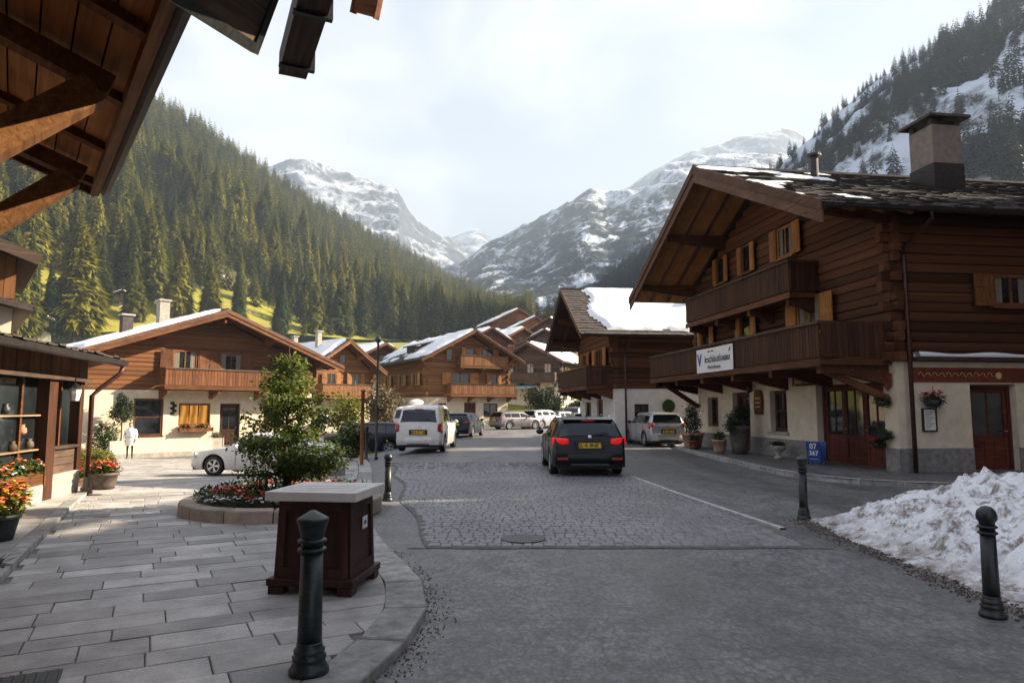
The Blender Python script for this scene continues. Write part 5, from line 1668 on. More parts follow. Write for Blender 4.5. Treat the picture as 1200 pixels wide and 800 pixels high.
def interp(P, x):
    if x <= P[0][0]: return P[0][1]
    for (a, za), (b, zb) in zip(P, P[1:]):
        if x <= b: return za+(zb-za)*(x-a)/(b-a)
    return P[-1][1]

def make_car(label, loc, heading, kind, paint, group=None, lit=False, plate=None, name='car', roof_rails=False, detail=True, roof_box=False):
    p = PROF[kind]; L, W, belt = p['L'], p['W'], p['belt']
    root = empty(name, loc, heading, label, 'van' if kind == 'van' else 'car', group)
    hw = W/2; r = p['r']; ra = r+0.065
    wy = [p['wheel'][0]*L, p['wheel'][1]*L]
    def section(y, arch=True):
        f = y/L
        ztop = interp(p['top'], f)
        w = hw*interp([(-.5, .90), (-.47, .955), (-.40, .99), (-.3, 1.0), (.3, 1.0), (.40, .975), (.46, .90), (.49, .80), (.5, .74)], f)
        zb = interp([(-.5, .30), (-.45, .24), (-.36, .20), (.38, .20), (.46, .22), (.5, .28)], f)
        zbl = min(belt+0.02*(0.2-f), ztop-0.045)
        if arch:
            for c in wy:
                d = abs(y-c)
                if d < ra: zb = max(zb, r+math.sqrt(max(0, ra*ra-d*d)))
        k = max(0, min(1, (ztop-zbl)/0.42))
        xr = w*(0.88+(0.735-0.88)*k)
        z1 = max(zb+0.02, 0.30) if zb < 0.32 else zb+0.012
        z2 = max(zb+0.03, (z1+zbl)/2) if zb < 0.32 else max(zb+0.03, (0.30+zbl)/2)
        z2 = min(z2, zbl-0.03)
        pts = [(w*0.90 if zb < 0.32 else w*0.985, zb), (w*0.99, z1), (w, z2), (w*0.985, zbl-0.05*(1 if ztop > zbl+.2 else .5)), (w*0.955, zbl),
               (xr+0.02*k+0.03, ztop-0.10*k-0.02), (xr-0.02, ztop-0.028), (xr*0.6, ztop-0.006), (0, ztop)]
        return pts
    ys = set([L*a for a, _ in p['top']])
    for c in wy:
        for t in (1.02, 0.995, 0.96, 0.88, 0.75, 0.58, 0.38, 0.18, 0): ys |= {c-ra*t, c+ra*t}
    ys |= set(np.linspace(-L/2, L/2, 26))
    ys = sorted(ys); yy = [ys[0]]
    for y in ys[1:]:
        if y-yy[-1] > 0.004: yy.append(y)
    m = MB(); n = 9; row = 2*n-1
    for y in yy:
        S = section(y)
        m.v += [(-x, y, z) for x, z in S] + [(x, y, z) for x, z in S[-2::-1]]
    for i in range(len(yy)-1):
        for j in range(row-1):
            m.f.append((i*row+j, i*row+j+1, (i+1)*row+j+1, (i+1)*row+j))
    m.f.append(tuple(range(row))[::-1]); k = (len(yy)-1)*row
    m.f.append(tuple(range(k, k+row)))
    m.f = [f[::-1] for f in m.f]
    me = m.mesh('body', MAT[paint], True)
    body = place('body', me, root)
    # dark underside closes the wheel wells
    MB().box(-hw*0.84, hw*0.84, -L*0.475, L*0.475, 0.20, 0.56).build('underbody', MAT['black_plastic'], root)
    G = MAT['car_glass']
    def side_glass(ya, yb, sg):
        q = MB(); K = 8
        for i in range(K+1):
            y = (ya+(yb-ya)*i/K)
            S = section(y, False)
            a, b = Vector((S[4][0], S[4][1])), Vector((S[5][0], S[5][1]))
            lo, hi = a.lerp(b, 0.06), a.lerp(b, 0.93)
            for c in (lo, lo.lerp(hi, .5), hi): q.v.append((sg*(c.x+0.006), y, c.y+0.003))
        for i in range(K):
            for j in range(2):
                f = (i*3+j, (i+1)*3+j, (i+1)*3+j+1, i*3+j+1)
                q.f.append(f if sg > 0 else f[::-1])
        return q
    for sg_ in (-1, 1):
        for ya, yb in p['sw']:
            side_glass(ya*L, yb*L, sg_).build('side_window', G, root, smooth=True)
    def end_glass(ya, yb, nm, dy):
        q = MB(); K = 6; C = 10
        for i in range(K+1):
            y = ya+(yb-ya)*i/K; S = section(y, False)
            t = i/K
            for j in range(C+1):
                u = -1+2*j/C; x = u*(S[6][0]+0.005)
                ax = abs(x)
                z = interp([(0, S[8][1]), (S[7][0], S[7][1]), (S[6][0], S[6][1]), (S[5][0], S[5][1])], ax)
                q.v.append((x, y+dy, z+0.010))
        for i in range(K):
            for j in range(C):
                a = i*(C+1)+j
                q.f.append((a, a+1, a+C+2, a+C+1))
        return q.build(nm, G, root, smooth=True)
    end_glass(p['rw'][0]*L, p['rw'][1]*L, 'rear_window', -0.012)
    end_glass(p['ws'][0]*L, p['ws'][1]*L, 'windscreen', 0.010)
    # wheels
    ty = MB().lathe([(r*0.66, -0.10), (r*0.92, -0.105), (r, -0.075), (r, 0.075), (r*0.92, 0.105), (r*0.66, 0.10), (r*0.64, 0.0), (r*0.66, -0.10)], 24, axis='x', caps=False).mesh('wheel', MAT['tyre'], True)
    rm = MB()
    rm.lathe([(r*0.66, 0.055), (r*0.67, 0.098), (r*0.60, 0.10), (r*0.585, 0.05)], 24, axis='x', caps=False)
    rm.lathe([(r*0.15, 0.05), (r*0.15, 0.08), (r*0.10, 0.09)], 10, axis='x')
    for k in range(5):
        a = 2*math.pi*k/5
        for da in (-0.14, 0.14):
            rm.beam((0.080, r*0.13*math.cos(a), r*0.13*math.sin(a)), (0.085, r*0.62*math.cos(a+da), r*0.62*math.sin(a+da)), r*0.11, 0.025, up=(1, 0, 0))
    rim = rm.mesh('rim', MAT['alloy'])
    hb = MB().lathe([(r*0.58, 0.02), (r*0.58, 0.035), (0.02, 0.036)], 20, axis='x').mesh('brake_disc', MAT['black_plastic'])
    for c in wy:
        for sg_ in (-1, 1):
            w = place('wheel', ty, root, (sg_*(hw-0.115), c, r))
            place('rim', rim, w, rz=0 if sg_ > 0 else math.pi)
            place('brake_disc', hb, w, rz=0 if sg_ > 0 else math.pi)
    # lamps: patches pressed into the corners
    def lamp(nm, f, z, w, h, sg, mat, rear):
        y = f*L; S = section(y, False)
        q = MB(); C, K = 6, 4
        ydir = -1 if rear else 1
        for i in range(C+1):
            t = i/C
            x = hw*(0.99-t*w)
            yb_ = y + (0.16*(1-t)**2*(-ydir))
            for j in range(K+1):
                v = j/K
                zz = z+h*(v-0.5)*(1-0.45*t*(1 if not rear else 0.8))
                bul = 0.025*math.sin(math.pi*v)*math.sin(math.pi*min(1, .15+t*.85))
                q.v.append((sg*x*0.985, yb_+ydir*(0.012+bul), zz))
        for i in range(C):
            for j in range(K):
                a = i*(K+1)+j
                q.f.append((a, a+1, a+K+2, a+K+1))
        o = q.build(nm, MAT[mat], root, smooth=True)
        sd = o.modifiers.new('thick', 'SOLIDIFY'); sd.thickness = 0.05; sd.offset = 0
        return o
    tz = {'estate': 0.88, 'suv': 0.98, 'van': 0.92, 'sedan': 0.82}[kind]
    for sg_ in (-1, 1):
        if kind == 'van':
            lamp('tail_light', -.496, 0.97, 0.16, 0.42, sg_, 'tail_red', True)
        elif kind == 'suv':
            lamp('tail_light', -.49, 1.00, 0.22, 0.30, sg_, 'tail_red', True)
        else:
            lamp('tail_light', -.488, tz, 0.42, 0.19, sg_, 'tail_lit' if lit else 'tail_red', True)
        lamp('headlight', .475, 0.70 if kind != 'suv' else 0.80, 0.38, 0.17, sg_, 'headlamp', False)
    # bumpers
    def bumper(nm, f, zc, hh, mat, rear, bulge=0.05, wid=0.97):
        q = MB(); C = 14; ydir = -1 if rear else 1
        for i in range(C+1):
            u = -1+2*i/C
            y = f*L + ydir*(bulge-0.22*abs(u)**5)
            for dz, dd in ((-hh/2, -0.03), (-hh/2+0.03, 0.0), (hh/2-0.03, 0.0), (hh/2, -0.04)):
                q.v.append((u*hw*wid, y+ydir*dd, zc+dz))
        for i in range(C):
            for j in range(3):
                a = i*4+j
                f_ = (a, a+4, a+5, a+1)
                q.f.append(f_ if rear else f_[::-1])
        o = q.build(nm, MAT[mat], root, smooth=True)
        sd = o.modifiers.new('thick', 'SOLIDIFY'); sd.thickness = 0.07; sd.offset = -1
        return o
    bumper('rear_bumper', -.493, 0.47, 0.26, paint, True)
    bumper('rear_skirt', -.492, 0.30, 0.13, 'black_plastic', True, 0.045)
    bumper('front_bumper', .482, 0.44, 0.24, paint, False, 0.03, 0.93)
    # grille, plates, mirrors, handles
    MB().box(-0.42, 0.42, L*0.497-0.02, L*0.497+0.018, 0.58, 0.70).build('grille', MAT['black_plastic'], root)
    MB().box(-0.62, 0.62, L*0.482+0.02, L*0.482+0.036, 0.30, 0.40).build('lower_grille', MAT['black_plastic'], root)
    zp = {'estate': 0.78, 'suv': 0.72, 'van': 0.78, 'sedan': 0.72}[kind]
    pl = MB().box(-0.27, 0.27, -0.012, 0.012, -0.062, 0.062).build('number_plate', MAT['plate_yellow'], root, (0, -L*0.5-0.012, zp))
    if plate: text_mesh(plate, 0.125, 'ink_black', pl, (0, -0.0135, 0), (R(90), 0, 0), depth=0.0015, bold=0.003)
    MB().box(-0.36, 0.36, -0.004, 0.02, -0.10, 0.11).build('plate_recess', MAT['black_plastic'], root, (0, -L*0.5, zp))
    for sg_ in (-1, 1):
        S = section(p['sw'][2][1]*L*0.86, False)
        MB().blob((sg_*(hw+0.10), p['sw'][2][1]*L*0.82, belt+0.07), 0.10, 1.1, 0.55, 0.8, 3, 0.05, 10, 6).build('mirror', MAT[paint if kind in ('van', 'sedan') else 'black_plastic'], root, smooth=True)
        q = MB()
        for ya, yb in p['sw'][1:]:
            q.box(sg_*(hw+0.012)-0.012, sg_*(hw+0.012)+0.012, ya*L+0.06, ya*L+0.24, belt-0.14, belt-0.115)
        q.build('door_handle', MAT[paint], root)
        # door shut lines
        q = MB()
        for y in (p['sw'][1][0]*L-0.03, p['sw'][2][0]*L-0.03, p['sw'][2][1]*L-0.05):
            S = section(y, False)
            q.box(sg_*S[2][0]-0.004, sg_*S[2][0]+0.004, y-0.005, y+0.005, 0.32, belt-0.05)
        q.build('shut_line', MAT['black_plastic'], root)
    if detail:
        zt = interp(p['top'], p['rw'][1])
        MB().box(-0.16, 0.16, -0.02, 0.03, -0.018, 0.018).build('brake_light', MAT['tail_lit' if lit else 'tail_red'], root, (0, p['rw'][1]*L-0.03, zt+0.012))
        sp = MB(); 
        sp.add([(-hw*.66, p['rw'][1]*L-0.10, zt+0.030), (hw*.66, p['rw'][1]*L-0.10, zt+0.030), (hw*.68, p['rw'][1]*L+0.22, zt+0.085), (-hw*.68, p['rw'][1]*L+0.22, zt+0.085), (-hw*.66, p['rw'][1]*L-0.09, zt+0.008), (hw*.66, p['rw'][1]*L-0.09, zt+0.008), (hw*.68, p['rw'][1]*L+0.22, zt+0.02), (-hw*.68, p['rw'][1]*L+0.22, zt+0.02)], [(0,1,2,3),(7,6,5,4),(0,4,5,1),(1,5,6,2),(3,7,4,0)])
        if kind in ('estate', 'suv'): sp.build('spoiler', MAT[paint], root)
        zr_ = interp(p['top'], p['rw'][0])
        MB().tube([(0.0, p['rw'][0]*L-0.05, zr_+0.03), (0.30, p['rw'][0]*L-0.03, zr_+0.07), (0.48, p['rw'][0]*L-0.02, zr_+0.09)], 0.012, 6).build('wiper', MAT['black_plastic'], root)
        MB().lathe([(0.0, 0.0), (0.05, 0.0), (0.045, 0.015), (0.0, 0.02)], 12, axis='y').build('badge', MAT['chrome'], root, (0, -L*0.5+0.03, zp+0.21), rot=(0, 0, math.pi))
    if lit:
        MB().tube([(0.0, -L*0.36, 1.45), (0.0, -L*0.40, 1.62), (0.0, -L*0.405, 1.70)], [0.012, 0.008, 0.005], 6).build('aerial', MAT['black_plastic'], root)
        for sg_ in (-1, 1):
            MB().box(-0.13, 0.13, -0.01, 0.01, -0.03, 0.03).build('reflector', MAT['tail_red'], root, (sg_*hw*0.72, -L*0.493-0.045, 0.46))
    if roof_rails:
        for sg_ in (-1, 1):
            zz = interp(p['top'], -.1)
            MB().tube([(sg_*hw*0.66, -L*.33, zz-0.03), (sg_*hw*0.68, -L*.30, zz+0.035), (sg_*hw*0.68, L*0.0, zz+0.04), (sg_*hw*0.66, L*0.03, zz-0.02)], 0.016, 6).build('roof_rail', MAT['alloy'], root)
    if roof_box:
        m = MB().blob((0, -0.2, interp(p['top'], -.1)+0.20), 0.5, 0.8, 1.9, 0.42, 2, 0.03, 14, 8)
        m.build('roof_box', MAT['paint_white'], root, smooth=True)
    return root

def ground_at(x, y): return T(x, y)
make_car('black estate car with lit brake lights driving away in the middle of the street', (1.92, 18.0+2.2-0.3, 0.0), R(1.5), 'estate', 'paint_black', lit=True, plate='GL·A 8NE T', roof_rails=True).scale = (1.06, 1.06, 1.03)
make_car('white people carrier van parked at the left kerb seen from behind', (-3.55, 29.3, 0.02), R(-3), 'van', 'paint_white', plate='M·A 51 LB', name='van')
make_car('silver compact car parked at the white wall of the second right-hand chalet', (6.75, 33.0, 0.0), R(8), 'suv', 'paint_silver', plate='SL 402 K').scale = (0.97, 0.97, 0.97)
make_car('white sedan parked sideways on the plaza behind the little maple tree', (-8.55, 24.0, T(-8.55, 24.0)+PZ), R(85), 'sedan', 'paint_white', detail=False)
make_car('dark blue off-road car parked behind the white sedan', (-7.6, 34.6, T(-7.6, 34.6)), R(112), 'suv', 'paint_navy', name='car')
make_car('white car with roof box just ahead of the white van', (-5.6, 40.5, 0.0), R(-6), 'van', 'paint_white', roof_box=True)
make_car('dark car half hidden in front of the white van', (-3.0, 43.0, 0.0), R(-10), 'estate', 'paint_navy')
make_car('grey car parked slantwise before the three-storey chalet', (0.35, 57.5, 0.0), R(-55), 'estate', 'paint_grey')
make_car('silver car parked right of the grey car far up the street', (2.9, 60.5, 0.0), R(-48), 'suv', 'paint_silver')
make_car('maroon car beyond the silver car at the street end', (6.6, 66.0, 0.0), R(-30), 'van', 'paint_maroon')
make_car('silver car driving ahead of the black estate', (4.4, 43.5, 0.0), R(2), 'estate', 'paint_silver')
make_car('grey car partly hidden at the left of the street end', (4.9, 64.0, 0.0), R(-40), 'estate', 'paint_grey')
# ------------------------------------------------------------------ conifers
def conifer_arrays(seed, levels, per, rbase, quality):
    """unit-height spruce crown: whorls of drooping fronds made of small needles-clump faces"""
    r = np.random.default_rng(seed)
    V, F = [], []
    def tri(a, b, c):
        n = len(V); V.extend([a, b, c]); F.append((n, n+1, n+2))
    for i in range(levels):
        t = i/(levels-1)
        z = 0.08 + 0.90*t**0.92
        rad = rbase*(1-t)**0.82*(1+r.uniform(-.12, .12)) + 0.008
        if t < 0.12: rad *= 0.72+2.2*t
        n = max(4, int(per*(1-0.5*t)))
        ph = r.uniform(0, 6.28)
        for k in range(n):
            a = ph + 2*math.pi*k/n + r.uniform(-.25, .25)
            l = rad*r.uniform(0.65, 1.12)
            dz = -l*r.uniform(0.25, 0.60)*(1-0.7*t)
            d = np.array([math.cos(a), math.sin(a), 0]); s = np.array([-math.sin(a), math.cos(a), 0])
            w = l*r.uniform(0.13, 0.24)+0.004
            c0 = np.array([0, 0, z+r.uniform(-.012, .012)])
            tip = c0 + d*l + np.array([0, 0, dz])
            mid = c0 + d*l*0.5 + np.array([0, 0, dz*0.35+0.006])
            if quality:
                tri(c0, mid-s*w, mid+s*w*0.3); tri(c0, mid-s*w*0.3, mid+s*w)
                tri(mid-s*w*1.0, tip-s*w*0.25+d*(-0.1*l), mid+s*w*0.1)
                tri(mid-s*w*0.1, tip+s*w*0.25+d*(-0.1*l), mid+s*w*1.0)
                tri(mid-s*w*0.4, tip, mid+s*w*0.4)
                drop = np.array([0, 0, -l*0.30])
                tri(mid-s*w*0.8, mid+s*w*0.2, (mid+tip)/2-s*w*0.5+drop); tri(mid-s*w*0.2, mid+s*w*0.9, (mid+tip)/2+s*w*0.5+drop)
            else:
                tri(c0, mid-s*w, tip); tri(c0, tip, mid+s*w)
                tri(mid-s*w, mid+s*w, (mid+tip)/2+np.array([0, 0, -l*0.3]))
    # leader
    tri(np.array([-.006, 0, .94]), np.array([.006, 0, .94]), np.array([0, 0, 1.0]))
    tri(np.array([0, -.006, .94]), np.array([0, .006, .94]), np.array([0, 0, 1.0]))
    return np.array(V), np.array(F)

XL = [conifer_arrays(300+k, 62, 21, [0.25, 0.21][k], True) for k in range(2)]
HI = [conifer_arrays(100+k, 38, 15, [0.20, 0.235, 0.175, 0.265][k], True) for k in range(4)]
LO = [conifer_arrays(200+k, 15, 8, [0.20, 0.23, 0.17, 0.25][k], False) for k in range(4)]
crownM = [arr_mesh('crown', V, F, MAT['spruce']) for V, F in HI]
crownX = [arr_mesh('crown', V, F, MAT['spruce']) for V, F in XL]
trunkM = MB().tube([(0, 0, -0.06), (0, 0, 0.3), (0, 0, 0.9)], [0.016, 0.012, 0.003], 6).mesh('trunk', MAT['bark'])

clear = lambda s, t, p: noise.noise(Vector((p.x*0.014+3.3, p.y*0.014, 0.5)))
cand = []
rr_ = random.Random(5)
N = 13000
for _ in range(N):
    s, t = rr_.random(), rr_.random()**0.85
    p = surfL(s, t)
    px, py, z = proj(p)
    if px < -60 or px > 660: continue
    c = clear(s, t, p)
    # meadow at the foot on the left, clearings on the slope
    if px < 330 and t < 0.085+0.03*math.sin(px*0.03): 
        if rr_.random() > 0.05: continue
    if 0.12 < t < 0.75 and c > 0.52: continue
    if 285 < px < 405 and 285 < py < 335 and rr_.random() < 0.72: continue
    if px < 262 and py > 350+8*math.sin(px*0.05): continue
    h = rr_.uniform(10, 24)*(1.0 if t < 0.6 else 0.85)*(0.8 if c > 0.25 else 1.0)
    if rr_.random() < 0.25: h *= rr_.uniform(0.4, 0.8)
    cand.append((p, h, rr_.random(), z, px, py))
# a handful of big trees near the meadow, as in the photograph
big = [(88, 392, 118, 20), (62, 396, 112, 12), (160, 372, 150, 15), (36, 398, 105, 17), (20, 400, 92, 15), (120, 360, 160, 16), (205, 372, 165, 19), (245, 376, 170, 17), (10, 392, 112, 18), (283, 388, 178, 18), (325, 392, 182, 16), (8, 405, 84, 11)]
bigs = []
for px, py, Y, h in big:
    p = on_hill(px, py); bigs.append((p, h*p.y/Y, 0.75+0.25*rr_.random(), Y, px, py))
# thin out so trunks keep a little apart
cell = {}; keep = []
for c in cand:
    k = (int(c[0].x/3.7), int(c[0].y/3.7))
    if k in cell: continue
    cell[k] = 1; keep.append(c)
keep.sort(key=lambda c: -c[1]/c[3])
solo = bigs + keep[:300-len(bigs)]
mass = keep[300-len(bigs):]
print('trees', len(keep))
for i, (p, h, tn, z, px, py) in enumerate(solo):
    if i == 0: lab = 'broad golden-green spruce standing alone on the meadow left of the chalet'
    elif i == 2: lab = 'slim spruce beside the upper meadow barn'
    else: lab = 'tall spruce on the lower left hillside forest'
    tr_ = empty('spruce_tree', (p.x, p.y, p.z-0.4), rr_.uniform(0, 6.28), lab, 'tree', 'spruces on the left hillside')
    k = i % 4 if i else 3
    hh = h*(1.1 if i == 0 else 1)
    wd = rr_.uniform(0.75, 1.3)
    place('trunk', trunkM, tr_, scale=(hh, hh, hh))
    place('crown', crownX[i % 2] if i < len(big) else crownM[k], tr_, scale=(hh*wd, hh*wd, hh))
    tr_.rotation_euler = (rr_.gauss(0, 0.025), rr_.gauss(0, 0.025), rr_.uniform(0, 6.28))

def mass_forest(name, items, mat, label):
    Vs, Fs, Ts = [], [], []; n = 0
    for (p, h, tn, *_) in items:
        V, F = LO[int(tn*3999) % 4]
        a = tn*97.0; ca, sa = math.cos(a), math.sin(a); wd = 0.9+0.5*((tn*13.7) % 1)
        Q = V*np.array([h*wd, h*wd, h])
        Q = np.stack([Q[:, 0]*ca-Q[:, 1]*sa+p.x, Q[:, 0]*sa+Q[:, 1]*ca+p.y, Q[:, 2]+p.z-0.6], 1)
        Vs.append(Q); Fs.append(F+n); Ts.append(np.full(len(V), (tn*7.77) % 1)); n += len(V)
    o = place(name, arr_mesh(name, np.concatenate(Vs), np.concatenate(Fs), MAT[mat], tint=np.concatenate(Ts)))
    return tag(o, label, 'forest', kind='stuff')
mass_forest('forest', mass, 'spruce_mass', 'dense spruce forest covering the left hillside up to its crest')

# unseen spruces added off the right edge to shade the gap behind the large chalet
for k, (x, y, h) in enumerate([(22.6, 18.4, 17), (25.0, 21.0, 18), (23.4, 23.6, 16), (27.5, 18.8, 19)]):
    t_ = empty('spruce_tree', (x, y, 0), k*1.3, ['spruce nearest the hotel', 'spruce behind the first spruce', 'spruce at the back corner of the large chalet', 'outermost spruce behind the hotel'][k] + ' off the right edge', 'tree')
    place('trunk', trunkM, t_, scale=(h, h, h)); place('crown', crownX[k % 2], t_, scale=(h*0.95, h*0.95, h))
# right-hand snowy hill
itemsR = []
cell = {}
for _ in range(14000):
    s, t = rr_.random(), rr_.random()
    p = surfR(s, t); px, py, z = proj(p)
    if px < 840 or px > 1330 or py > 215: continue
    c = noise.noise(Vector((p.x*0.014, p.y*0.014, p.z*0.014+7.0))) + 0.5*noise.noise(Vector((p.x*0.06, p.y*0.06, 3.0)))
    if c > -0.16 and t < 0.985 and rr_.random() > 0.06: continue
    if t > 0.95 and rr_.random() > 0.55+0.45*sstep(1080, 1180, px): continue
    k = (int(p.x/3.0), int(p.y/3.0))
    if k in cell: continue
    cell[k] = 1
    h = rr_.uniform(6, 15) * (1.3 if px > 1100 else 0.85)
    itemsR.append((p, h, rr_.random()))
print('right trees', len(itemsR))
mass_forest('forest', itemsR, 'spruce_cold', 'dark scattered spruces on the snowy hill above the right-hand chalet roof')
itemsS = []
cell = {}
for _ in range(2600):
    s, t = rr_.random(), rr_.random()**0.8
    p = surfS(s, t); px, py, z = proj(p)
    k = (int(p.x/5), int(p.y/5))
    if k in cell: continue
    cell[k] = 1
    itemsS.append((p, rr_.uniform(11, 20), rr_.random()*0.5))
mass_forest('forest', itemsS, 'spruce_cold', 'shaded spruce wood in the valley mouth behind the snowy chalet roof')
# distant valley wood below the left hill end
itemsV = []
for _ in range(700):
    px = rr_.uniform(545, 660); Y = rr_.uniform(260, 900)
    x = (px-600)/800*Y
    z = T(x, Y)
    if 612 < px < 650 and Y > 380: continue
    itemsV.append((Vector((x, Y, z)), rr_.uniform(10, 18), rr_.random()))
mass_forest('forest', itemsV, 'spruce_mass', 'spruce wood on the valley floor beyond the village')

# ------------------------------------------------------------------ leafy plants
def leaves(n, sampler, size, seed, aspect=0.55, droop=0.3):
    r = np.random.default_rng(seed)
    P = sampler(r, n); n = len(P)
    a = r.uniform(0, 2*np.pi, n); el = r.normal(-droop, 0.45, n)
    d = np.stack([np.cos(a)*np.cos(el), np.sin(a)*np.cos(el), np.sin(el)], 1)
    rnd = r.normal(size=(n, 3)); s = np.cross(d, rnd); s /= np.linalg.norm(s, axis=1, keepdims=True)+1e-9
    s[:, 2] *= 0.5
    sz = size*r.uniform(0.6, 1.35, n)[:, None]
    V = np.stack([P, P+d*sz*0.5+s*sz*aspect*0.5, P+d*sz, P+d*sz*0.5-s*sz*aspect*0.5], 1).reshape(-1, 3)
    F = np.arange(4*n).reshape(-1, 4)
    return V, F

def bush_sampler(blobs, shell=0.55):
    """leaves near the surface of a set of ellipsoids (cx, cy, cz, rx, ry, rz)"""
    def f(r, n):
        B = np.array(blobs, float); w = (B[:, 3]*B[:, 4]*B[:, 5])**0.66; w /= w.sum()
        i = r.choice(len(B), n, p=w)
        d = r.normal(size=(n, 3)); d /= np.linalg.norm(d, axis=1, keepdims=True)
        k = (shell+(1-shell)*r.random(n)**0.7)[:, None]*(1+0.12*r.normal(size=(n, 1)))
        return B[i, :3]+d*k*B[i, 3:]
    return f

def bush(name, parent, blobs, n, size, mat, seed, shell=0.4):
    V, F = leaves(n, bush_sampler(blobs, shell), size, seed)
    return place(name, arr_mesh(name, V, F, MAT[mat]), parent)

# the little maple in the round bed: limbs first, leaf layers along them
mp = empty('maple_tree', (-3.88, 11.85, PZ+0.1), 0.4, 'small leafy green maple growing from the round flower bed', 'tree')
rm_ = random.Random(9)
wood = MB()
wood.tube([(0, 0, -0.1), (0.02, 0.01, 0.4), (-0.02, 0.02, 1.0), (0.03, -0.02, 1.7), (0.0, 0.0, 2.6)], [0.062, 0.05, 0.038, 0.022, 0.006], 8)
tips = []
for k in range(64):
    t = rm_.random()**0.9
    z0 = 0.22+2.15*t
    a = rm_.uniform(0, 6.283)
    l = (0.92*(1-t)**0.95+0.13)*rm_.uniform(0.55, 1.25)
    if t < 0.15: l *= 0.85
    e = Vector((math.cos(a)*l, math.sin(a)*l, l*rm_.uniform(0.10, 0.55)))
    b = Vector((0, 0, z0)); mid = b+e*0.5+Vector((0, 0, 0.08)); end = b+e
    wood.tube([b, mid, end], [0.02*(1-t)+0.008, 0.012, 0.004], 5)
    tips.append((b, mid, end, l))
    for q in range(3):
        f = rm_.uniform(0.4, 0.95); o_ = b.lerp(end, f); a2 = a+rm_.uniform(-1.1, 1.1); l2 = l*rm_.uniform(0.25, 0.45)
        e2 = o_+Vector((math.cos(a2)*l2, math.sin(a2)*l2, l2*rm_.uniform(-.1, .4)))
        wood.tube([o_, e2], [0.007, 0.003], 4); tips.append((o_, o_.lerp(e2, .5), e2, l2))
for sx, sy in ((-0.35, 0.1), (-0.2, -0.25), (-0.5, -0.1)):
    wood.tube([(sx, sy, -0.1), (sx*0.95, sy, 0.35), (sx*1.15, sy*1.2, 0.7)], [0.022, 0.016, 0.006], 6)
wood.build('trunk', MAT['bark'], mp, smooth=True)
def maple_sampler(r, n):
    out = []
    L_ = np.array([t[3] for t in tips]); w = L_/L_.sum()
    ids = r.choice(len(tips), n, p=w)
    for i in ids:
        b, m_, e, l = tips[i]
        f = 0.25+0.85*r.random()
        p = b.lerp(e, min(f, 1.05))
        out.append((p.x+r.normal()*0.10, p.y+r.normal()*0.10, p.z+r.normal()*0.045+0.01))
    return np.array(out)
V, F = leaves(9500, maple_sampler, 0.092, 77, 0.6, 0.25)
# leaf tint turns paler towards the top, with random spread
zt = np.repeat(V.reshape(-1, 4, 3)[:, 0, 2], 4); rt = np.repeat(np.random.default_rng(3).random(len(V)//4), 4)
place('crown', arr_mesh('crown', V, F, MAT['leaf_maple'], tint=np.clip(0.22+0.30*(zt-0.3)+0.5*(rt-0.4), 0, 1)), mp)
mp.scale = (0.86, 0.86, 1.03)

# round flower bed
fbd = empty('flower_bed', (BED_C.x, BED_C.y, T(BED_C.x, BED_C.y)+PZ), 0, 'round stone-edged flower bed with red and white flowers on the plaza', 'flower bed')
ns = 14
for k in range(ns):
    a0, a1 = 2*math.pi*k/ns+0.006, 2*math.pi*(k+1)/ns-0.006
    pts = [(BED_R*math.cos(a0+(a1-a0)*i/4), BED_R*math.sin(a0+(a1-a0)*i/4)) for i in range(5)] + [((BED_R-0.26)*math.cos(a1-(a1-a0)*i/4), (BED_R-0.26)*math.sin(a1-(a1-a0)*i/4)) for i in range(5)]
    MB().prism(pts, -0.05, 0.20+random.uniform(-.005, .005), 0.02, 0.02).build('edging_stone', MAT['bed_kerb'], fbd)
m = MB(); RR = BED_R-0.25
rings = [0, 0.4, 0.8, 1.15, RR]
for j in range(len(rings)-1):
    for k in range(24):
        a0, a1 = 2*math.pi*k/24, 2*math.pi*(k+1)/24
        z = lambda r_: 0.17+0.10*(1-(r_/RR)**2)
        m.add([(rings[j]*math.cos(a0), rings[j]*math.sin(a0), z(rings[j])), (rings[j+1]*math.cos(a0), rings[j+1]*math.sin(a0), z(rings[j+1])), (rings[j+1]*math.cos(a1), rings[j+1]*math.sin(a1), z(rings[j+1])), (rings[j]*math.cos(a1), rings[j]*math.sin(a1), z(rings[j]))], [(0,1,2,3)])
m.build('soil', MAT['soil'], fbd)
def flowers(parent, pts, mat, size, seed, name='blossom'):
    r = random.Random(seed); m = MB()
    for (x, y, z) in pts:
        for q in range(r.randint(3, 6)):
            a = r.uniform(0, 6.28); c = Vector((x+r.gauss(0, size*.6), y+r.gauss(0, size*.6), z+r.gauss(0, size*.35)))
            n = 5
            t1, t2 = r.uniform(-.5, .5), r.uniform(-.5, .5)
            s = size*r.uniform(.5, .9)
            vs = [c+Vector((0, 0, s*0.3))]+[c+Vector((math.cos(a+6.283*i/n)*s, math.sin(a+6.283*i/n)*s, t1*s*math.cos(a+6.283*i/n)+t2*s*math.sin(6.283*i/n))) for i in range(n)]
            m.add(vs, [(0, 1+i, 1+(i+1) % n) for i in range(n)])
    return m.build(name, MAT[mat], parent)
def ringpts(r, n, r0, r1, z0, z1):
    out = []
    for _ in range(n):
        a = r.uniform(0, 6.283); q = math.sqrt(r.uniform(r0*r0, r1*r1))
        out.append((q*math.cos(a), q*math.sin(a), r.uniform(z0, z1)))
    return out
r9 = random.Random(21)
V, F = leaves(4200, lambda r, n: (lambda q, rad: np.stack([rad*np.cos(q), rad*np.sin(q), 0.20+0.16*r.random(n)], 1))(r.random(n)*6.283, np.sqrt(r.random(n))*RR), 0.075, 31, 0.5, -0.5)
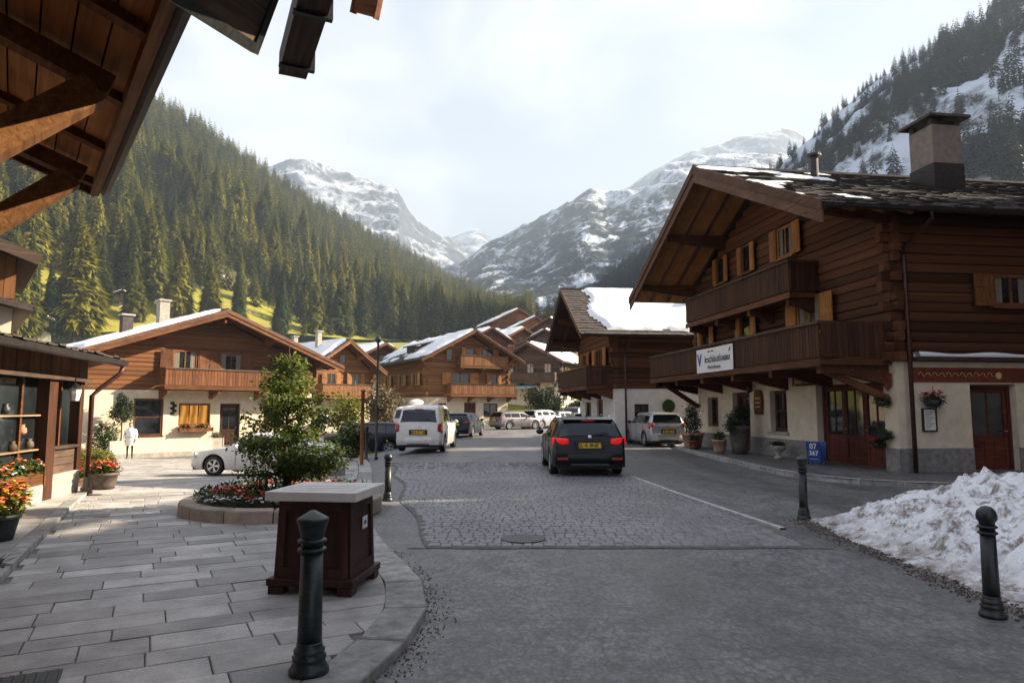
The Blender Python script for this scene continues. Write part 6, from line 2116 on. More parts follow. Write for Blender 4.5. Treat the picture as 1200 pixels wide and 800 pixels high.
tag(place('bedding_leaves', arr_mesh('bedding_leaves', V, F, MAT['leaf_green']), fbd), kind='stuff')
tag(flowers(fbd, ringpts(r9, 190, 0.55, RR-0.12, 0.29, 0.38), 'petal_red', 0.042, 3, 'red_blossoms'), kind='stuff')
tag(flowers(fbd, ringpts(r9, 120, RR-0.34, RR-0.03, 0.25, 0.33), 'petal_white', 0.05, 4, 'white_blossoms'), kind='stuff')
tag(flowers(fbd, ringpts(r9, 26, 0.7, RR-0.2, 0.32, 0.42), 'petal_orange', 0.045, 5, 'orange_blossoms'), kind='stuff')

def potted(name, label, loc, pot, pmat, blobs, n, leaf, size, blossoms=(), cat='potted plant', group=None, rz=0.0, seed=1, square=None):
    o = empty(name, loc, rz, label, cat, group)
    if square:
        w, d, h = square
        q = MB().box(-w/2, w/2, -d/2, -d/2+0.04, 0, h).box(-w/2, w/2, d/2-0.04, d/2, 0, h).box(-w/2, -w/2+0.04, -d/2+0.04, d/2-0.04, 0, h).box(w/2-0.04, w/2, -d/2+0.04, d/2-0.04, 0, h).box(-w/2+0.04, w/2-0.04, -d/2+0.04, d/2-0.04, 0.02, h-0.05)
        q.build('planter_box', MAT[pmat], o)
        for x in (-w/2-0.005, w/2+0.005):
            MB().box(x-0.03, x+0.03, -d/2-0.02, -d/2-0.001, -0.02, h+0.02).build('corner_post', MAT[pmat], o)
    else:
        MB().lathe(pot, 18).build('pot', MAT[pmat], o, smooth=True)
    if n:
        V, F = leaves(n, bush_sampler(blobs, 0.35), size, seed*13+1)
        place('foliage', arr_mesh('foliage', V, F, MAT[leaf]), o)
    for k, (mat, cnt, sz) in enumerate(blossoms):
        r = random.Random(seed*7+k); pts = []
        for _ in range(cnt):
            b = r.choice(blobs); d = Vector((r.gauss(0, 1), r.gauss(0, 1), abs(r.gauss(0, 1))+0.2)).normalized()
            pts.append((b[0]+d.x*b[3]*0.95, b[1]+d.y*b[4]*0.95, b[2]+d.z*b[5]*0.95))
        tag(flowers(o, pts, mat, sz, seed*5+k), kind='stuff')
    return o
POT = lambda r, h: [(r*0.72, 0.0), (r*0.80, h*0.3), (r*0.95, h*0.82), (r*1.04, h*0.84), (r*1.06, h), (r*0.94, h), (r*0.90, h*0.86), (0.0, h*0.86)]
potted('flower_pot', 'dark round flower pot with orange blossoms on the sidewalk at the left edge', (-6.35, 8.6, 0.125), POT(0.24, 0.32), 'pot_dark', [(0, 0, 0.45, 0.30, 0.30, 0.20), (0.12, 0.05, 0.52, 0.2, 0.2, 0.2)], 900, 'leaf_yellow', 0.08, [('petal_orange', 45, 0.04), ('petal_yellow', 25, 0.035)], seed=2)
potted('flower_pot', 'brown round pot with pink-orange flowers beside the shop downpipe', (-8.25, 14.0, 0.125), POT(0.27, 0.33), 'pot_brown', [(0, 0, 0.40, 0.28, 0.28, 0.17)], 700, 'leaf_green', 0.07, [('petal_orange', 30, 0.04), ('petal_red', 14, 0.035)], seed=3)
potted('grass_tuft', 'green tuft of grass growing at the kerb near the left edge', (-5.45, 7.1, 0.12), [(0.02, 0), (0.12, 0.01), (0.0, 0.03)], 'soil', [(0, 0, 0.05, 0.22, 0.22, 0.10)], 700, 'leaf_green', 0.12, cat='grass tuft', seed=4)
potted('flower_trough', 'shop window box with orange and white flowers at the left edge', SH.matrix_basis @ Vector((3.1, 0.2, 0.42)), None, 'brown_timber', [(-0.5, 0, 0.26, 0.28, 0.16, 0.18), (0.1, 0, 0.28, 0.3, 0.16, 0.20), (0.6, 0, 0.26, 0.26, 0.16, 0.18)], 1200, 'leaf_green', 0.08, [('petal_orange', 26, 0.04), ('petal_white', 12, 0.035)], seed=5, square=(1.6, 0.24, 0.22), rz=SH.rotation_euler.z+math.pi, cat='flower box')
# wooden planters in the sun on the plaza
gz = T(-11.0, 18.8)+PZ
potted('wooden_planter', 'brown wooden planter with green plants, nearest in the plaza row', (-11.1, 18.2, T(-11.1, 18.2)+PZ), None, 'brown_timber', [(-0.2, 0, 0.66, 0.4, 0.3, 0.26), (0.3, 0, 0.68, 0.3, 0.3, 0.22)], 1100, 'leaf_yellow', 0.09, seed=6, square=(1.1, 0.6, 0.62), cat='planter', rz=R(20))
potted('wooden_planter', 'brown wooden planter with yellow-green plants, behind the nearest planter', (-13.1, 20.6, T(-13.1, 20.6)+PZ), None, 'brown_timber', [(-0.4, 0, 0.72, 0.5, 0.3, 0.26), (0.4, 0, 0.74, 0.5, 0.3, 0.22)], 1300, 'leaf_yellow', 0.09, seed=7, square=(1.7, 0.6, 0.66), cat='planter', rz=R(20))
potted('flower_trough', 'low flower trough with green and red plants on the plaza by the planters', (-9.6, 15.8, T(-9.6, 15.8)+PZ), None, 'terracotta', [(0, 0, 0.30, 0.34, 0.25, 0.20)], 700, 'leaf_green', 0.08, [('petal_red', 20, 0.045)], seed=8, square=(0.9, 0.4, 0.26), cat='flower box', rz=R(30))

# plants in front of the left chalet
MA = Matrix.Translation((-17.2, 39.15, gA)) @ Matrix.Rotation(R(47), 4, 'Z')
o = empty('topiary_tree', MA @ Vector((-4.9, -1.0, 0.22)), 0, 'round-headed potted tree by the left chalet wall beside the person', 'tree')
MB().tube([(0, 0, 0.2), (0.02, 0, 1.0), (0, 0, 1.8)], [0.04, 0.035, 0.03], 6).build('trunk', MAT['bark'], o)
MB().lathe(POT(0.3, 0.4), 14).build('pot', MAT['pot_dark'], o)
bush('crown', o, [(0, 0, 2.0, 0.62, 0.62, 0.5), (0.1, 0, 2.4, 0.4, 0.4, 0.4), (-.1, 0, 2.8, 0.2, .2, .25)], 2200, 0.13, 'leaf_dark', 41)
for k, (x, y, zz, lab, rr2) in enumerate([(-5.9, -0.9, 0.22, 'climbing shrub at the left corner of the left chalet wall', 0.55), (-5.5, -1.2, 0.22, 'low green shrub next to the round-headed tree at the left chalet', 0.45), (2.6, -1.2, 0.22, 'grey-green bush right of the left chalet door', 0.5)]):
    o = empty('shrub', MA @ Vector((x, y, zz)), 0, lab, 'shrub')
    bush('foliage', o, [(0, 0, 0.5, rr2, rr2, 0.5), (0.1, 0.1, 1.1, rr2*0.7, rr2*.7, 0.5)], 1500, 0.12, 'leaf_green' if k < 2 else 'leaf_brown', 50+k)
    MB().tube([(0, 0, -0.05), (0, 0, 0.5)], 0.03, 5).build('stem', MAT['bark'], o)
potted('window_flower_box', 'flower box with red and yellow blossoms under the lit left chalet window', MA @ Vector((-0.875, -0.22, 1.18)), None, 'brown_timber', [(-0.5, 0, 0.26, 0.4, 0.16, 0.18), (0.4, 0, 0.26, 0.45, 0.16, 0.18)], 1000, 'leaf_green', 0.09, [('petal_red', 40, 0.06), ('petal_yellow', 18, 0.05)], seed=9, square=(1.8, 0.24, 0.22), cat='flower box', rz=R(47))
for k, x in enumerate((-0.15, 2.0)):
    potted('stone_planter', ['grey square planter left of the left chalet door', 'grey square planter right of the left chalet door'][k], MA @ Vector((x, -1.15, 0.22)), None, 'concrete', [(0, 0, 0.75, 0.28, 0.28, 0.22)], 500, 'leaf_brown', 0.1, seed=10+k, square=(0.6, 0.6, 0.62), cat='planter', rz=R(47))

# greenery between plaza and street, left of the van
for k, (x, y, h, w, mat, lab) in enumerate([
    (-6.3, 27.2, 1.9, 0.75, 'leaf_dark', 'dark green bush beside the thin posts left of the van'),
    (-6.9, 29.0, 1.4, 0.7, 'leaf_green', 'low green bush behind the dark bush left of the van'),
    (-8.6, 45.0, 4.6, 1.5, 'leaf_brown', 'bare brownish shrub tree behind the white van'),
    (-11.2, 47.0, 3.6, 1.7, 'leaf_yellow', 'sunlit yellow-green shrub right of the small chalet'),
    (-9.5, 52.0, 4.0, 1.6, 'leaf_brown', 'tall brownish thicket left of the three-storey chalet'),
    (-13.2, 46.0, 2.6, 1.6, 'leaf_green', 'sunlit green bush behind the dark blue car'),
    (2.6, 66.5, 4.2, 1.9, 'leaf_dark', 'dark green tree right of the three-storey chalet'),
    (4.6, 70.0, 2.6, 1.7, 'leaf_dark', 'dark hedge bush before the pale street-end chalet'),
    (7.2, 72.0, 2.2, 1.6, 'leaf_dark', 'dark bush beside the street-end cars')]):
    o = empty('shrub', (x, y, T(x, y)), 0, lab, 'shrub')
    r = random.Random(k)
    bl = [(r.uniform(-w*.4, w*.4), r.uniform(-w*.4, w*.4), h*(0.3+0.5*r.random()), w*r.uniform(.5, .8), w*r.uniform(.5, .8), h*r.uniform(.2, .32)) for _ in range(5)]
    bush('foliage', o, bl, 2600, 0.14 if y < 35 else 0.24, mat, 70+k, 0.3)
    m = MB()
    for q in range(4):
        a = q*1.6; m.tube([(0, 0, -0.1), (math.cos(a)*w*.2, math.sin(a)*w*.2, h*.4), (math.cos(a)*w*.45, math.sin(a)*w*.45, h*.8)], [0.04, 0.025, 0.008], 5)
    m.build('stem', MAT['bark'], o)

# plants along the right-hand chalet front
M1 = Matrix.Translation((9.03, 23.8, 0)) @ Matrix.Rotation(R(-82), 4, 'Z')
def r1(x, y, z): return M1 @ Vector((x, y, z))
def by_chalet(name, label, x, y, pot, pm, blobs, n, leaf, bl=(), seed=1, cat='potted plant'):
    return potted(name, label, r1(x, y, 0.12), pot, pm, blobs, n, leaf, 0.09, bl, cat, seed=seed)
by_chalet('potted_shrub', 'tall dense shrub in a pale tub at the far end of the right-hand chalet', -4.6, -1.0, POT(0.45, 0.62), 'terracotta', [(0, 0, 1.0, 0.42, 0.42, 0.45), (0, 0, 1.5, 0.3, 0.3, 0.4)], 2000, 'leaf_dark', seed=21)
by_chalet('flower_pot', 'small red pot next to the tall tub at the far end', -3.75, -1.3, POT(0.22, 0.36), 'fascia_red', [(0, 0, 0.45, 0.2, 0.2, 0.16)], 300, 'leaf_dark', seed=22)
by_chalet('barrel_planter', 'wooden barrel with bushy plant beside the chalet side door', -1.0, -0.75, POT(0.36, 1.0), 'pot_brown', [(-0.1, 0, 1.25, 0.4, 0.35, 0.3), (0.1, 0, 1.5, 0.3, 0.3, 0.28), (-0.35, -0.2, 1.0, .25, .25, .3)], 1800, 'leaf_dark', seed=23)
by_chalet('flower_pot', 'pale pot standing in front of the barrel planter', -1.35, -1.35, POT(0.26, 0.5), 'terracotta', [(0, 0, 0.62, 0.2, 0.2, 0.2)], 350, 'leaf_green', seed=24)
by_chalet('stone_urn', 'small grey stone urn under the chalet shop window', 1.3, -0.55, [(0.14, 0), (0.14, 0.05), (0.07, 0.10), (0.10, 0.2), (0.22, 0.3), (0.25, 0.42), (0.2, 0.42), (0.0, 0.38)], 'concrete', [(0, 0, 0.46, 0.22, 0.22, 0.10)], 350, 'leaf_dark', seed=25, cat='urn')
def basket(label, p, blossoms, seed, rad=0.24):
    o = empty('hanging_basket', p, 0, label, 'flower basket')
    MB().lathe([(0.03, -rad*0.8), (rad*0.6, -rad*0.6), (rad*0.75, -rad*0.1), (rad*0.6, -rad*0.08), (0, -rad*.3)], 12).build('basket', MAT['pot_dark'], o, smooth=True)
    bl = [(0, 0, 0, rad, rad, rad*0.7), (0.08, 0, -0.05, rad*.8, rad*.8, rad*.6)]
    bush('foliage', o, bl, 500, 0.07, 'leaf_dark', seed)
    r = random.Random(seed)
    if blossoms:
        pts = [(rad*math.cos(a)*r.uniform(.3, 1), rad*math.sin(a)*r.uniform(.3, 1), rad*r.uniform(.1, .75)) for a in [r.uniform(0, 6.28) for _ in range(blossoms)]]
        tag(flowers(o, pts, 'petal_red', 0.05, seed), kind='stuff')
    MB().tube([(0, 0, -rad*.1), (0, 0, rad*1.2)], 0.008, 5).build('hook', MAT['iron'], o)
    return o
basket('red geranium basket above the menu board on the chalet side wall', r1(6.25+0.22, 0.85, 1.98), 26, 31, 0.27)
basket('upper small flower basket on the chalet corner pier', r1(5.95, -0.22, 1.95), 5, 32, 0.2)
basket('middle grey-leaved basket on the chalet corner pier', r1(5.95, -0.22, 1.10), 0, 33, 0.2)
basket('lowest flower basket with red blossoms on the chalet corner pier', r1(5.75, -0.25, 0.85), 9, 34, 0.16)
# ------------------------------------------------------------------ street furniture
def bollard(label, loc, h, r, mat, cone=True):
    o = empty('bollard', loc, 0, label, 'bollard', 'iron bollards along the street')
    s = h
    MB().lathe([(r*1.75, 0.0), (r*1.75, 0.03*s), (r*1.55, 0.04*s), (r*1.5, 0.06*s), (r*1.32, 0.07*s), (r*1.48, 0.085*s), (r*1.48, 0.105*s), (r*1.25, 0.115*s), (r*1.36, 0.13*s), (r*1.36, 0.145*s), (r*1.14, 0.155*s), (r*1.14, 0.18*s), (r*1.08, 0.19*s)], 28).build('base', MAT[mat], o, smooth=True)
    MB().lathe([(r*1.08, 0.19*s), (r*1.05, 0.3*s), (r*0.97, 0.74*s)], 24).build('shaft', MAT[mat], o, smooth=True)
    for z in (0.745, 0.80):
        MB().lathe([(r*0.97, (z-0.006)*s), (r*1.26, z*s), (r*1.30, (z+0.008)*s), (r*1.26, (z+0.016)*s), (r*0.95, (z+0.024)*s)], 24).build('ring', MAT[mat], o, smooth=True)
    hd = [(r*0.97, 0.77*s), (r*0.95, 0.80*s), (r*1.0, 0.83*s), (r*1.30, 0.905*s), (r*1.42, 0.935*s), (r*1.42, 0.945*s), (r*1.3, 0.952*s), (r*0.25, 0.995*s), (0.0, 1.0*s)] if cone else [(r*0.97, 0.77*s), (r*1.0, 0.85*s), (r*1.30, 0.875*s), (r*1.34, 0.91*s), (r*1.15, 0.955*s), (r*0.6, 0.99*s), (0, 1.0*s)]
    MB().lathe(hd, 28).build('cap', MAT[mat], o, smooth=True)
    return o
g0 = on_ground(366, 793)
bollard('black-green iron bollard with conical cap nearest the camera in front of the bin', (-1.30, 4.55, PZ), 1.02, 0.072, 'iron_green')
bollard('slim black bollard behind the bin at the start of the cobbles', (-2.27, 12.68, PZ), 0.86, 0.060, 'iron', False)
bollard('black iron bollard at the tip of the snow pile', (4.63, 11.04, 0.0), 1.0, 0.062, 'iron')
bollard('black iron bollard leaning before the snow pile at the right edge', (4.06, 5.96, 0.0), 0.92, 0.060, 'iron', False)

# wooden litter bin with pale slab top
lb = empty('litter_bin', (-1.78, 6.72, PZ), R(-7), 'dark panelled wooden litter bin with pale slab top on the corner', 'litter bin')
w0, w1, hB = 0.37, 0.345, 0.80          # half widths bottom/top
dd0, dd1 = 0.36, 0.335
for nm, ax in (('front', 0), ('right', 1), ('back', 2), ('left', 3)):
    W0, W1, D0, D1 = (w0, w1, dd0, dd1) if ax % 2 == 0 else (dd0, dd1, w0, w1)
    rot = [0, R(90), R(180), R(-90)][ax]
    p = MB()
    def P(u, z, off): 
        t = (z-0.12)/(hB-0.12); hw_ = W0+(W1-W0)*t; dep = D0+(D1-D0)*t
        return (u*hw_, -(dep+off), z)
    def slab_(m, u0, u1, z0, z1, o0, o1):
        m.add([P(u0, z0, o1), P(u1, z0, o1), P(u1, z1, o1), P(u0, z1, o1), P(u0, z0, o0), P(u1, z0, o0), P(u1, z1, o0), P(u0, z1, o0)], [(0,1,2,3),(7,6,5,4),(0,4,5,1),(1,5,6,2),(2,6,7,3),(3,7,4,0)])
    slab_(p, -0.98, 0.98, 0.12, hB, -0.03, 0.0)
    pn = p.build('panel', MAT['bin_wood'], lb, rz=rot)
    q = MB()
    for (a, b, c, e) in ((-1.0, -0.80, 0.12, hB), (0.80, 1.0, 0.12, hB), (-0.80, 0.80, 0.12, 0.22), (-0.80, 0.80, hB-0.09, hB)):
        slab_(q, a, b, c, e, 0.001, 0.022)
    q.build('panel_frame', MAT['bin_wood'], pn)
q = MB().box(-w0-0.07, w0+0.07, -dd0-0.07, dd0+0.07, 0.075, 0.135)
q.build('base_board', MAT['bin_wood'], lb, bevel=0.008)
for i in (-1, 1):
    for j in (-1, 1):
        MB().cbox((i*(w0-0.02), j*(dd0-0.02), 0.037), (0.15, 0.15, 0.074)).build('foot', MAT['bin_wood'], lb, bevel=0.006)
MB().box(-0.465, 0.465, -0.46, 0.46, hB+0.004, hB+0.085).build('top_slab', MAT['bin_top'], lb, bevel=0.008)
for (a, b, c, e) in ((-0.36, 0.36, -0.30, -0.20), (-0.36, 0.36, -0.12, -0.02), (-0.36, 0.36, 0.06, 0.16)):
    MB().box(a, b, c, e, hB+0.0855, hB+0.0885).build('top_slat', MAT['bin_top'], lb)
st_ = MB().box(-0.002, 0.003, -0.07, 0.07, -0.055, 0.055).build('sticker', MAT['paper'], lb, (dd0+0.012-0.004, 0.10, 0.56))
MB().add([(0.004, -0.045, -0.02), (0.004, 0.045, -0.02), (0.004, 0.045, 0.0), (0.004, 0.0, 0.03), (0.004, -0.045, -0.005)], [(0, 1, 2, 3, 4)]).build('sticker_print', MAT['board_blue'], st_)

lb.scale = (0.93, 0.93, 1.04)
# blue pavement sign by the shop door
ab = empty('pavement_sign', r1(3.55, -0.62, 0.12), R(-82)+R(30), 'blue folding pavement sign leaning by the glazed chalet door', 'sign')
for sgn, nm in ((-1, 'board'), (1, 'rear_board')):
    b = MB().box(-0.26, 0.26, -0.012, 0.012, 0.08, 0.80).build(nm, MAT['board_blue'], ab, (0, sgn*0.13, 0), rot=(-sgn*R(8), 0, 0))
    MB().box(-0.26, -0.22, -0.01, 0.01, 0.0, 0.079).box(0.22, 0.26, -0.01, 0.01, 0.0, 0.079).build('leg', MAT['iron'], ab, (0, sgn*0.13, 0), rot=(-sgn*R(8), 0, 0))
    if sgn < 0:
        text_mesh('07', 0.27, 'paper', b, (0, -0.015, 0.64), (R(90), 0, 0), bold=0.006)
        text_mesh('367', 0.23, 'paper', b, (0, -0.015, 0.40), (R(90), 0, 0), bold=0.006)
        text_mesh('~~~~', 0.14, 'paper', b, (0, -0.015, 0.20), (R(90), 0, 0))

ab.scale = (0.82, 0.82, 0.82)
# menu board on the side wall and plaques on the front
mb_ = empty('menu_board', r1(6.25+0.04, 0.85, 1.45), R(8), 'framed white menu board on the chalet side wall under the geraniums', 'menu board')
MB().box(-0.20, 0.20, -0.03, 0.03, -0.30, -0.265).box(-0.20, 0.20, -0.03, 0.03, 0.265, 0.30).box(-0.20, -0.165, -0.03, 0.03, -0.265, 0.265).box(0.165, 0.20, -0.03, 0.03, -0.265, 0.265).build('frame', MAT['dark_timber'], mb_)
MB().box(-0.165, 0.165, -0.012, 0.012, -0.265, 0.265).build('sheet', MAT['paper'], mb_)
ln = MB()
for k in range(9): ln.box(-0.12, 0.12-0.05*(k % 3), -0.0135, -0.012, 0.20-0.05*k, 0.212-0.05*k)
ln.build('printed_lines', MAT['ink_black'], mb_)
pq = empty('wall_plaque', r1(-0.85, -0.04, 1.95), R(-82), 'round-topped carved wooden plaque between the chalet side door and window', 'plaque')
pts = [(-0.26, -0.42), (0.26, -0.42), (0.30, 0.0), (0.26, 0.30), (0.12, 0.45), (-0.12, 0.45), (-0.26, 0.30), (-0.30, 0.0)]
MB().add([(x, -0.05, z) for x, z in pts]+[(x, 0.0, z) for x, z in pts], [tuple(range(8)), tuple(range(15, 7, -1))]+[(i, i+8, (i+1) % 8+8, (i+1) % 8) for i in range(8)]).build('board', MAT['brown_timber'], pq)
q = MB()
for k in range(3): q.box(-0.18, 0.18, -0.056, -0.0505, 0.12-0.15*k, 0.17-0.15*k)
q.build('carved_lines', MAT['pale_wood'], pq)
wl_ = empty('wall_lamp', r1(-1.15, -0.05, 2.55), R(-82), 'small dark wall lamp above the carved plaque', 'lamp')
MB().lathe([(0.03, 0.0), (0.10, -0.06), (0.08, -0.22), (0.03, -0.26)], 8, (0, -0.2, 0)).build('lamp_body', MAT['iron'], wl_)
MB().tube([(0, 0, 0), (0, -0.12, 0.06), (0, -0.2, 0.0)], 0.014, 6).build('arm', MAT['iron'], wl_)
rb = empty('wall_sign', r1(6.0, -0.05, 2.45), R(-82), 'red shield-shaped sign on the corner pier under the balcony', 'sign')
MB().add([(-0.17, -0.04, 0.2), (0.17, -0.04, 0.2), (0.15, -0.04, -0.1), (0, -0.04, -0.24), (-0.15, -0.04, -0.1), (-0.17, 0, 0.2), (0.17, 0, 0.2), (0.15, 0, -0.1), (0, 0, -0.24), (-0.15, 0, -0.1)], [(0,4,3,2,1),(5,6,7,8,9),(0,1,6,5),(1,2,7,6),(2,3,8,7),(3,4,9,8),(4,0,5,9)]).build('shield', MAT['fascia_red'], rb)

# drain cover, bottom left
dc = empty('drain_cover', (-3.05, 4.30, PZ), R(28), 'dark patterned iron drain cover in the paving at the bottom left', 'drain cover')
MB().box(-0.27, 0.27, -0.2, 0.2, -0.03, 0.006).build('plate', MAT['iron'], dc)
for k in range(9):
    ubox('rib', 'iron', dc, (-0.24+0.06*k, 0, 0.010), (0.026, 0.36, 0.010))
mh = tag(MB().lathe([(0.0, 0.0), (0.30, 0.0), (0.30, 0.009), (0.26, 0.012), (0.0, 0.012)], 28, (0.15, 9.3, 0.022)).build('manhole_cover', MAT['iron']), 'round dark manhole cover at the front edge of the cobbles', 'manhole cover')

# stone trough / bench block behind the bed, thin posts by the kerb
sb = empty('stone_bench', (-4.75, 17.6, T(-4.75, 17.6)+PZ), R(25), 'low stone bench block behind the little maple', 'bench')
MB().prism([(-0.55, -0.28), (0.55, -0.28), (0.55, 0.28), (-0.55, 0.28)], 0.34, 0.44, 0.015, 0.015).build('seat', MAT['concrete'], sb)
MB().box(-0.46, 0.46, -0.22, 0.22, -0.05, 0.34).build('plinth', MAT['plinth_stone'], sb)
def post(label, x, y, h, r, mat):
    o = empty('post', (x, y, T(x, y)), 0, label, 'post')
    MB().lathe([(r*1.7, 0), (r*1.7, 0.08), (r, 0.12), (r*0.9, h-0.05), (r*1.2, h-0.04), (r*1.1, h), (0, h+0.02)], 10).build('shaft', MAT[mat], o, smooth=True)
    return o
post('brown timber post at the kerb between maple and van', -4.55, 20.9, 2.35, 0.06, 'brown_timber_z')
lp = post('tall thin dark lamp post left of the white van', -5.0, 25.4, 4.3, 0.045, 'iron')
MB().lathe([(0.02, 4.3), (0.10, 4.34), (0.14, 4.42), (0.05, 4.56), (0, 4.58)], 8).build('lamp_head', MAT['iron'], lp)
post('short dark post by the kerb left of the white van', -5.15, 24.4, 1.25, 0.055, 'iron')
post('short dark post further along the kerb left of the van', -5.55, 26.2, 1.2, 0.05, 'iron')

# snow pile
tag_pile = None
def pile():
    st = 0.045
    xs = np.arange(3.9, 11.2, st); ys = np.arange(4.6, 13.4, st)
    edge = [(4.62, 10.85), (4.55, 10.2), (4.5, 9.2), (4.47, 8.0), (4.45, 7.0), (4.40, 6.0), (4.35, 4.6)]
    def ex_(y): return interp([(b, a) for a, b in edge[::-1]], y)
    def H(x, y):
        far = 11.0+0.38*(x-4.6)                      # back rim
        d = min(x-ex_(y)+0.06*noise.noise(Vector((x*2, y*2, 4))), (far-y)*0.9, (11.1-x)*0.7)
        n1 = noise.fractal(Vector((x*0.9, y*0.9, 2.2)), 0.9, 2.0, 4)
        d += 0.10*n1
        if d <= 0: return -0.05
        ht = 0.98*(1-math.exp(-d*0.78))*(0.40+0.60*sstep(4.7, 6.8, x))*(0.75+0.25*sstep(12.5, 9.5, y))
        lump = 0.22*noise.fractal(Vector((x*1.5, y*1.5, 8.1)), 0.8, 2.2, 4)+0.15*(0.5-abs(noise.noise(Vector((x*3.1, y*3.1, 1.5)))))+0.05*noise.fractal(Vector((x*7, y*7, 3)), 0.8, 2.1, 3)
        return ht+lump*min(1, d*1.6)*1.0-0.01
    nx = len(xs)
    Z = np.array([[H(x, y) for x in xs] for y in ys])
    V = [(x, y, Z[j, i]) for j, y in enumerate(ys) for i, x in enumerate(xs)]
    F = [(j*nx+i, j*nx+i+1, (j+1)*nx+i+1, (j+1)*nx+i) for j in range(len(ys)-1) for i in range(nx-1) if max(Z[j, i], Z[j, i+1], Z[j+1, i], Z[j+1, i+1]) > -0.045]
    used = sorted(set(k for f in F for k in f)); mp_ = {k: n for n, k in enumerate(used)}
    me = arr_mesh('snow_pile', [V[k] for k in used], [tuple(mp_[k] for k in f) for f in F], MAT['snow_dirty'], True)
    tag(place('snow_pile', me), 'big heap of dirty ploughed snow at the right edge of the street', 'snow pile')
pile()
# grit and meltwater rim at its foot
gr = MB(); rg = random.Random(3)
for _ in range(1500):
    y = rg.uniform(4.6, 11.0); x = interp([(4.6, 4.30), (6.0, 4.36), (8, 4.42), (10.2, 4.48), (11, 4.55)], y)+rg.gauss(-0.03, 0.10)
    s = rg.uniform(0.005, 0.018)
    gr.blob((x, y, 0.004+s*0.3), s, 1, 1, 0.6, rg.random()*9, 0.3, 5, 3)
for _ in range(700):
    y = rg.uniform(3.2, 8.6); x = kerb_x(y)+abs(rg.gauss(0.02, 0.10)); s = rg.uniform(0.003, 0.010)
    gr.blob((x, y, 0.003+s*0.3), s, 1, 1, 0.6, rg.random()*9, 0.3, 5, 3)
plain('grit', (0.12, 0.09, 0.07), 0.9, nscale=20, amount=0.5, vary=(0.5, 1.6), island=True)
tag(gr.build('grit', MAT['grit']), 'brown grit and dirt along kerb and snow pile', 'grit', kind='stuff')

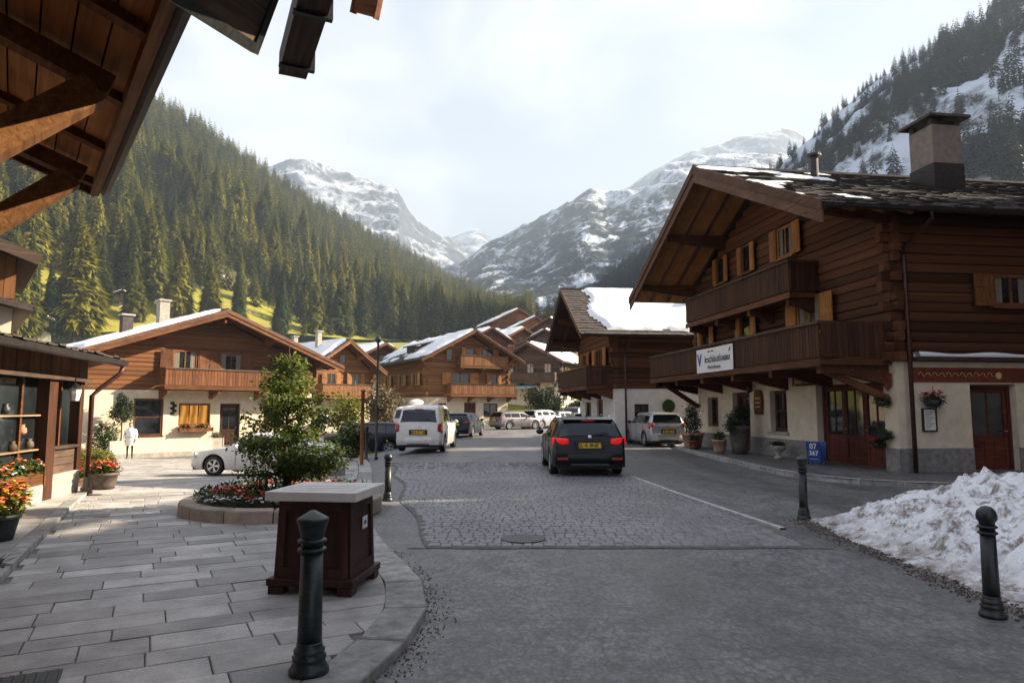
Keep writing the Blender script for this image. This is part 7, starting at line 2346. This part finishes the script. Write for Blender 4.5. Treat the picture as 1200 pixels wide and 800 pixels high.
# ------------------------------------------------------------------ person in a white coat
def person():
    loc = at(152, 527, 33.2); gx_, gy_ = loc.x, 33.2
    o = empty('person', (gx_, gy_, T(gx_, gy_)+PZ), R(25), 'person in a white knee-length coat and dark trousers standing on the plaza', 'person')
    # body: joints as a skin skeleton
    J = {'pelvis': ((0, 0, 0.93), 0.135), 'waist': ((0, 0, 1.08), 0.12), 'chest': ((0, 0.0, 1.28), 0.15), 'neck': ((0, 0.0, 1.44), 0.055), 'head0': ((0, -0.01, 1.52), 0.075), 'head': ((0, -0.02, 1.60), 0.095), 'crown': ((0, 0, 1.68), 0.06),
         'hipL': ((-0.09, 0, 0.88), 0.09), 'kneeL': ((-0.10, -0.03, 0.48), 0.06), 'ankL': ((-0.10, 0.02, 0.08), 0.042), 'toeL': ((-0.11, -0.14, 0.035), 0.035),
         'hipR': ((0.09, 0, 0.88), 0.09), 'kneeR': ((0.10, 0.02, 0.48), 0.06), 'ankR': ((0.10, 0.07, 0.08), 0.042), 'toeR': ((0.12, -0.08, 0.035), 0.035),
         'shL': ((-0.18, 0, 1.38), 0.06), 'elL': ((-0.24, 0.03, 1.10), 0.045), 'wrL': ((-0.22, -0.08, 0.88), 0.032), 'haL': ((-0.21, -0.11, 0.80), 0.03),
         'shR': ((0.18, 0, 1.38), 0.06), 'elR': ((0.25, 0.02, 1.11), 0.045), 'wrR': ((0.23, -0.08, 0.89), 0.032), 'haR': ((0.22, -0.11, 0.81), 0.03)}
    E = [('pelvis','waist'),('waist','chest'),('chest','neck'),('neck','head0'),('head0','head'),('head','crown'),('pelvis','hipL'),('hipL','kneeL'),('kneeL','ankL'),('ankL','toeL'),('pelvis','hipR'),('hipR','kneeR'),('kneeR','ankR'),('ankR','toeR'),('chest','shL'),('shL','elL'),('elL','wrL'),('wrL','haL'),('chest','shR'),('shR','elR'),('elR','wrR'),('wrR','haR')]
    ks = list(J)
    me = bpy.data.meshes.new('body'); me.from_pydata([J[k][0] for k in ks], [(ks.index(a), ks.index(b)) for a, b in E], [])
    b = place('body', me, o)
    me.materials.append(MAT['cloth_dark'])
    sk = b.modifiers.new('skin', 'SKIN'); sub = b.modifiers.new('sub', 'SUBSURF'); sub.levels = 1; sub.render_levels = 2
    if not me.skin_vertices: me.attributes
    bm = bmesh.new(); bm.from_mesh(me)
    lay = bm.verts.layers.skin.verify()
    bm.verts.ensure_lookup_table()
    for i, k in enumerate(ks):
        bm.verts[i][lay].radius = (J[k][1], J[k][1]*0.85)
        bm.verts[i][lay].use_root = (k == 'pelvis')
    bm.to_mesh(me); bm.free()
    # face shows skin: a shell over the front of the head
    f = MB().blob((0, -0.03, 1.595), 0.102, 0.86, 0.95, 1.16, 1, 0.02, 14, 10)
    fo = f.build('head', MAT['skin'], o, smooth=True)
    MB().blob((0, -0.128, 1.59), 0.018, 0.8, 1.0, 1.3, 1, 0.0, 6, 5).build('nose', MAT['skin'], fo, smooth=True)
    for sx in (-1, 1):
        MB().blob((sx*0.033, -0.115, 1.612), 0.010, 1.2, 0.6, 0.7, 1, 0.0, 6, 5).build('eye', MAT['hair'], fo)
        MB().blob((sx*0.088, -0.02, 1.59), 0.02, 0.4, 0.8, 1.3, 1, 0.0, 6, 5).build('ear', MAT['skin'], fo)
    MB().box(-0.022, 0.022, -0.126, -0.118, 1.548, 1.556).build('mouth', MAT['petal_red'], fo)
    MB().blob((0, 0.005, 1.632), 0.112, 0.90, 1.0, 1.0, 4, 0.08, 14, 10).build('hair', MAT['hair'], o, smooth=True)
    # quilted coat with sleeves
    c = MB()
    prof = [(0.225, 0.62), (0.24, 0.64), (0.215, 0.74), (0.232, 0.76), (0.205, 0.87), (0.222, 0.89), (0.19, 1.0), (0.205, 1.02), (0.19, 1.13), (0.212, 1.16), (0.20, 1.26), (0.212, 1.29), (0.17, 1.40), (0.085, 1.47), (0.095, 1.51), (0.07, 1.51)]
    n = 18; mlen = len(prof)
    vs = [(r_*math.cos(2*math.pi*k/n), r_*0.74*math.sin(2*math.pi*k/n), z) for k in range(n) for r_, z in prof]
    c.add(vs, [(k*mlen+j, ((k+1) % n)*mlen+j, ((k+1) % n)*mlen+j+1, k*mlen+j+1) for k in range(n) for j in range(mlen-1)])
    for sx in (-1, 1):
        c.tube([(sx*0.15, 0, 1.38), (sx*0.21, 0.01, 1.30), (sx*0.25, 0.03, 1.10), (sx*0.235, -0.05, 0.95), (sx*0.225, -0.09, 0.87)], [0.075, 0.082, 0.07, 0.062, 0.056], 10)
    c.build('coat', MAT['coat_white'], o, smooth=True)
    MB().lathe([(0.196, 1.0), (0.202, 1.015), (0.196, 1.03)], 16).build('belt', MAT['cloth_dark'], o, scale=(1, 0.76, 1))
    for sx in (-1, 1):
        h = MB().blob((sx*0.222, -0.115, 0.82), 0.035, 0.6, 0.8, 1.3, 1, 0.05, 8, 6)
        for k in range(4):
            h.tube([(sx*0.222, -0.135+0.018*k, 0.80), (sx*0.215, -0.14+0.018*k, 0.755), (sx*0.208, -0.135+0.018*k, 0.735-0.004*(k % 2))], [0.009, 0.008, 0.006], 5)
        h.tube([(sx*0.215, -0.14, 0.83), (sx*0.205, -0.165, 0.79)], [0.009, 0.007], 5)
        h.build('hand', MAT['skin'], o, smooth=True)
person()

# ------------------------------------------------------------------ valley haze
hz = MB().box(-1600, 1420, -80, 4500, -20, 1500)
tz_ = NT('haze_air')
tz_.n.remove(tz_.b)
pv = tz_.node('VolumePrincipled')
pv.inputs['Color'].default_value = (0.64, 0.79, 1.0, 1)
pv.inputs['Density'].default_value = 0.00031
pv.inputs['Anisotropy'].default_value = 0.0
tz_.link(pv.outputs[0], tz_.n['Material Output'].inputs['Volume'])
tag(hz.build('haze', tz_.m), 'thin valley haze', 'haze', kind='stuff')
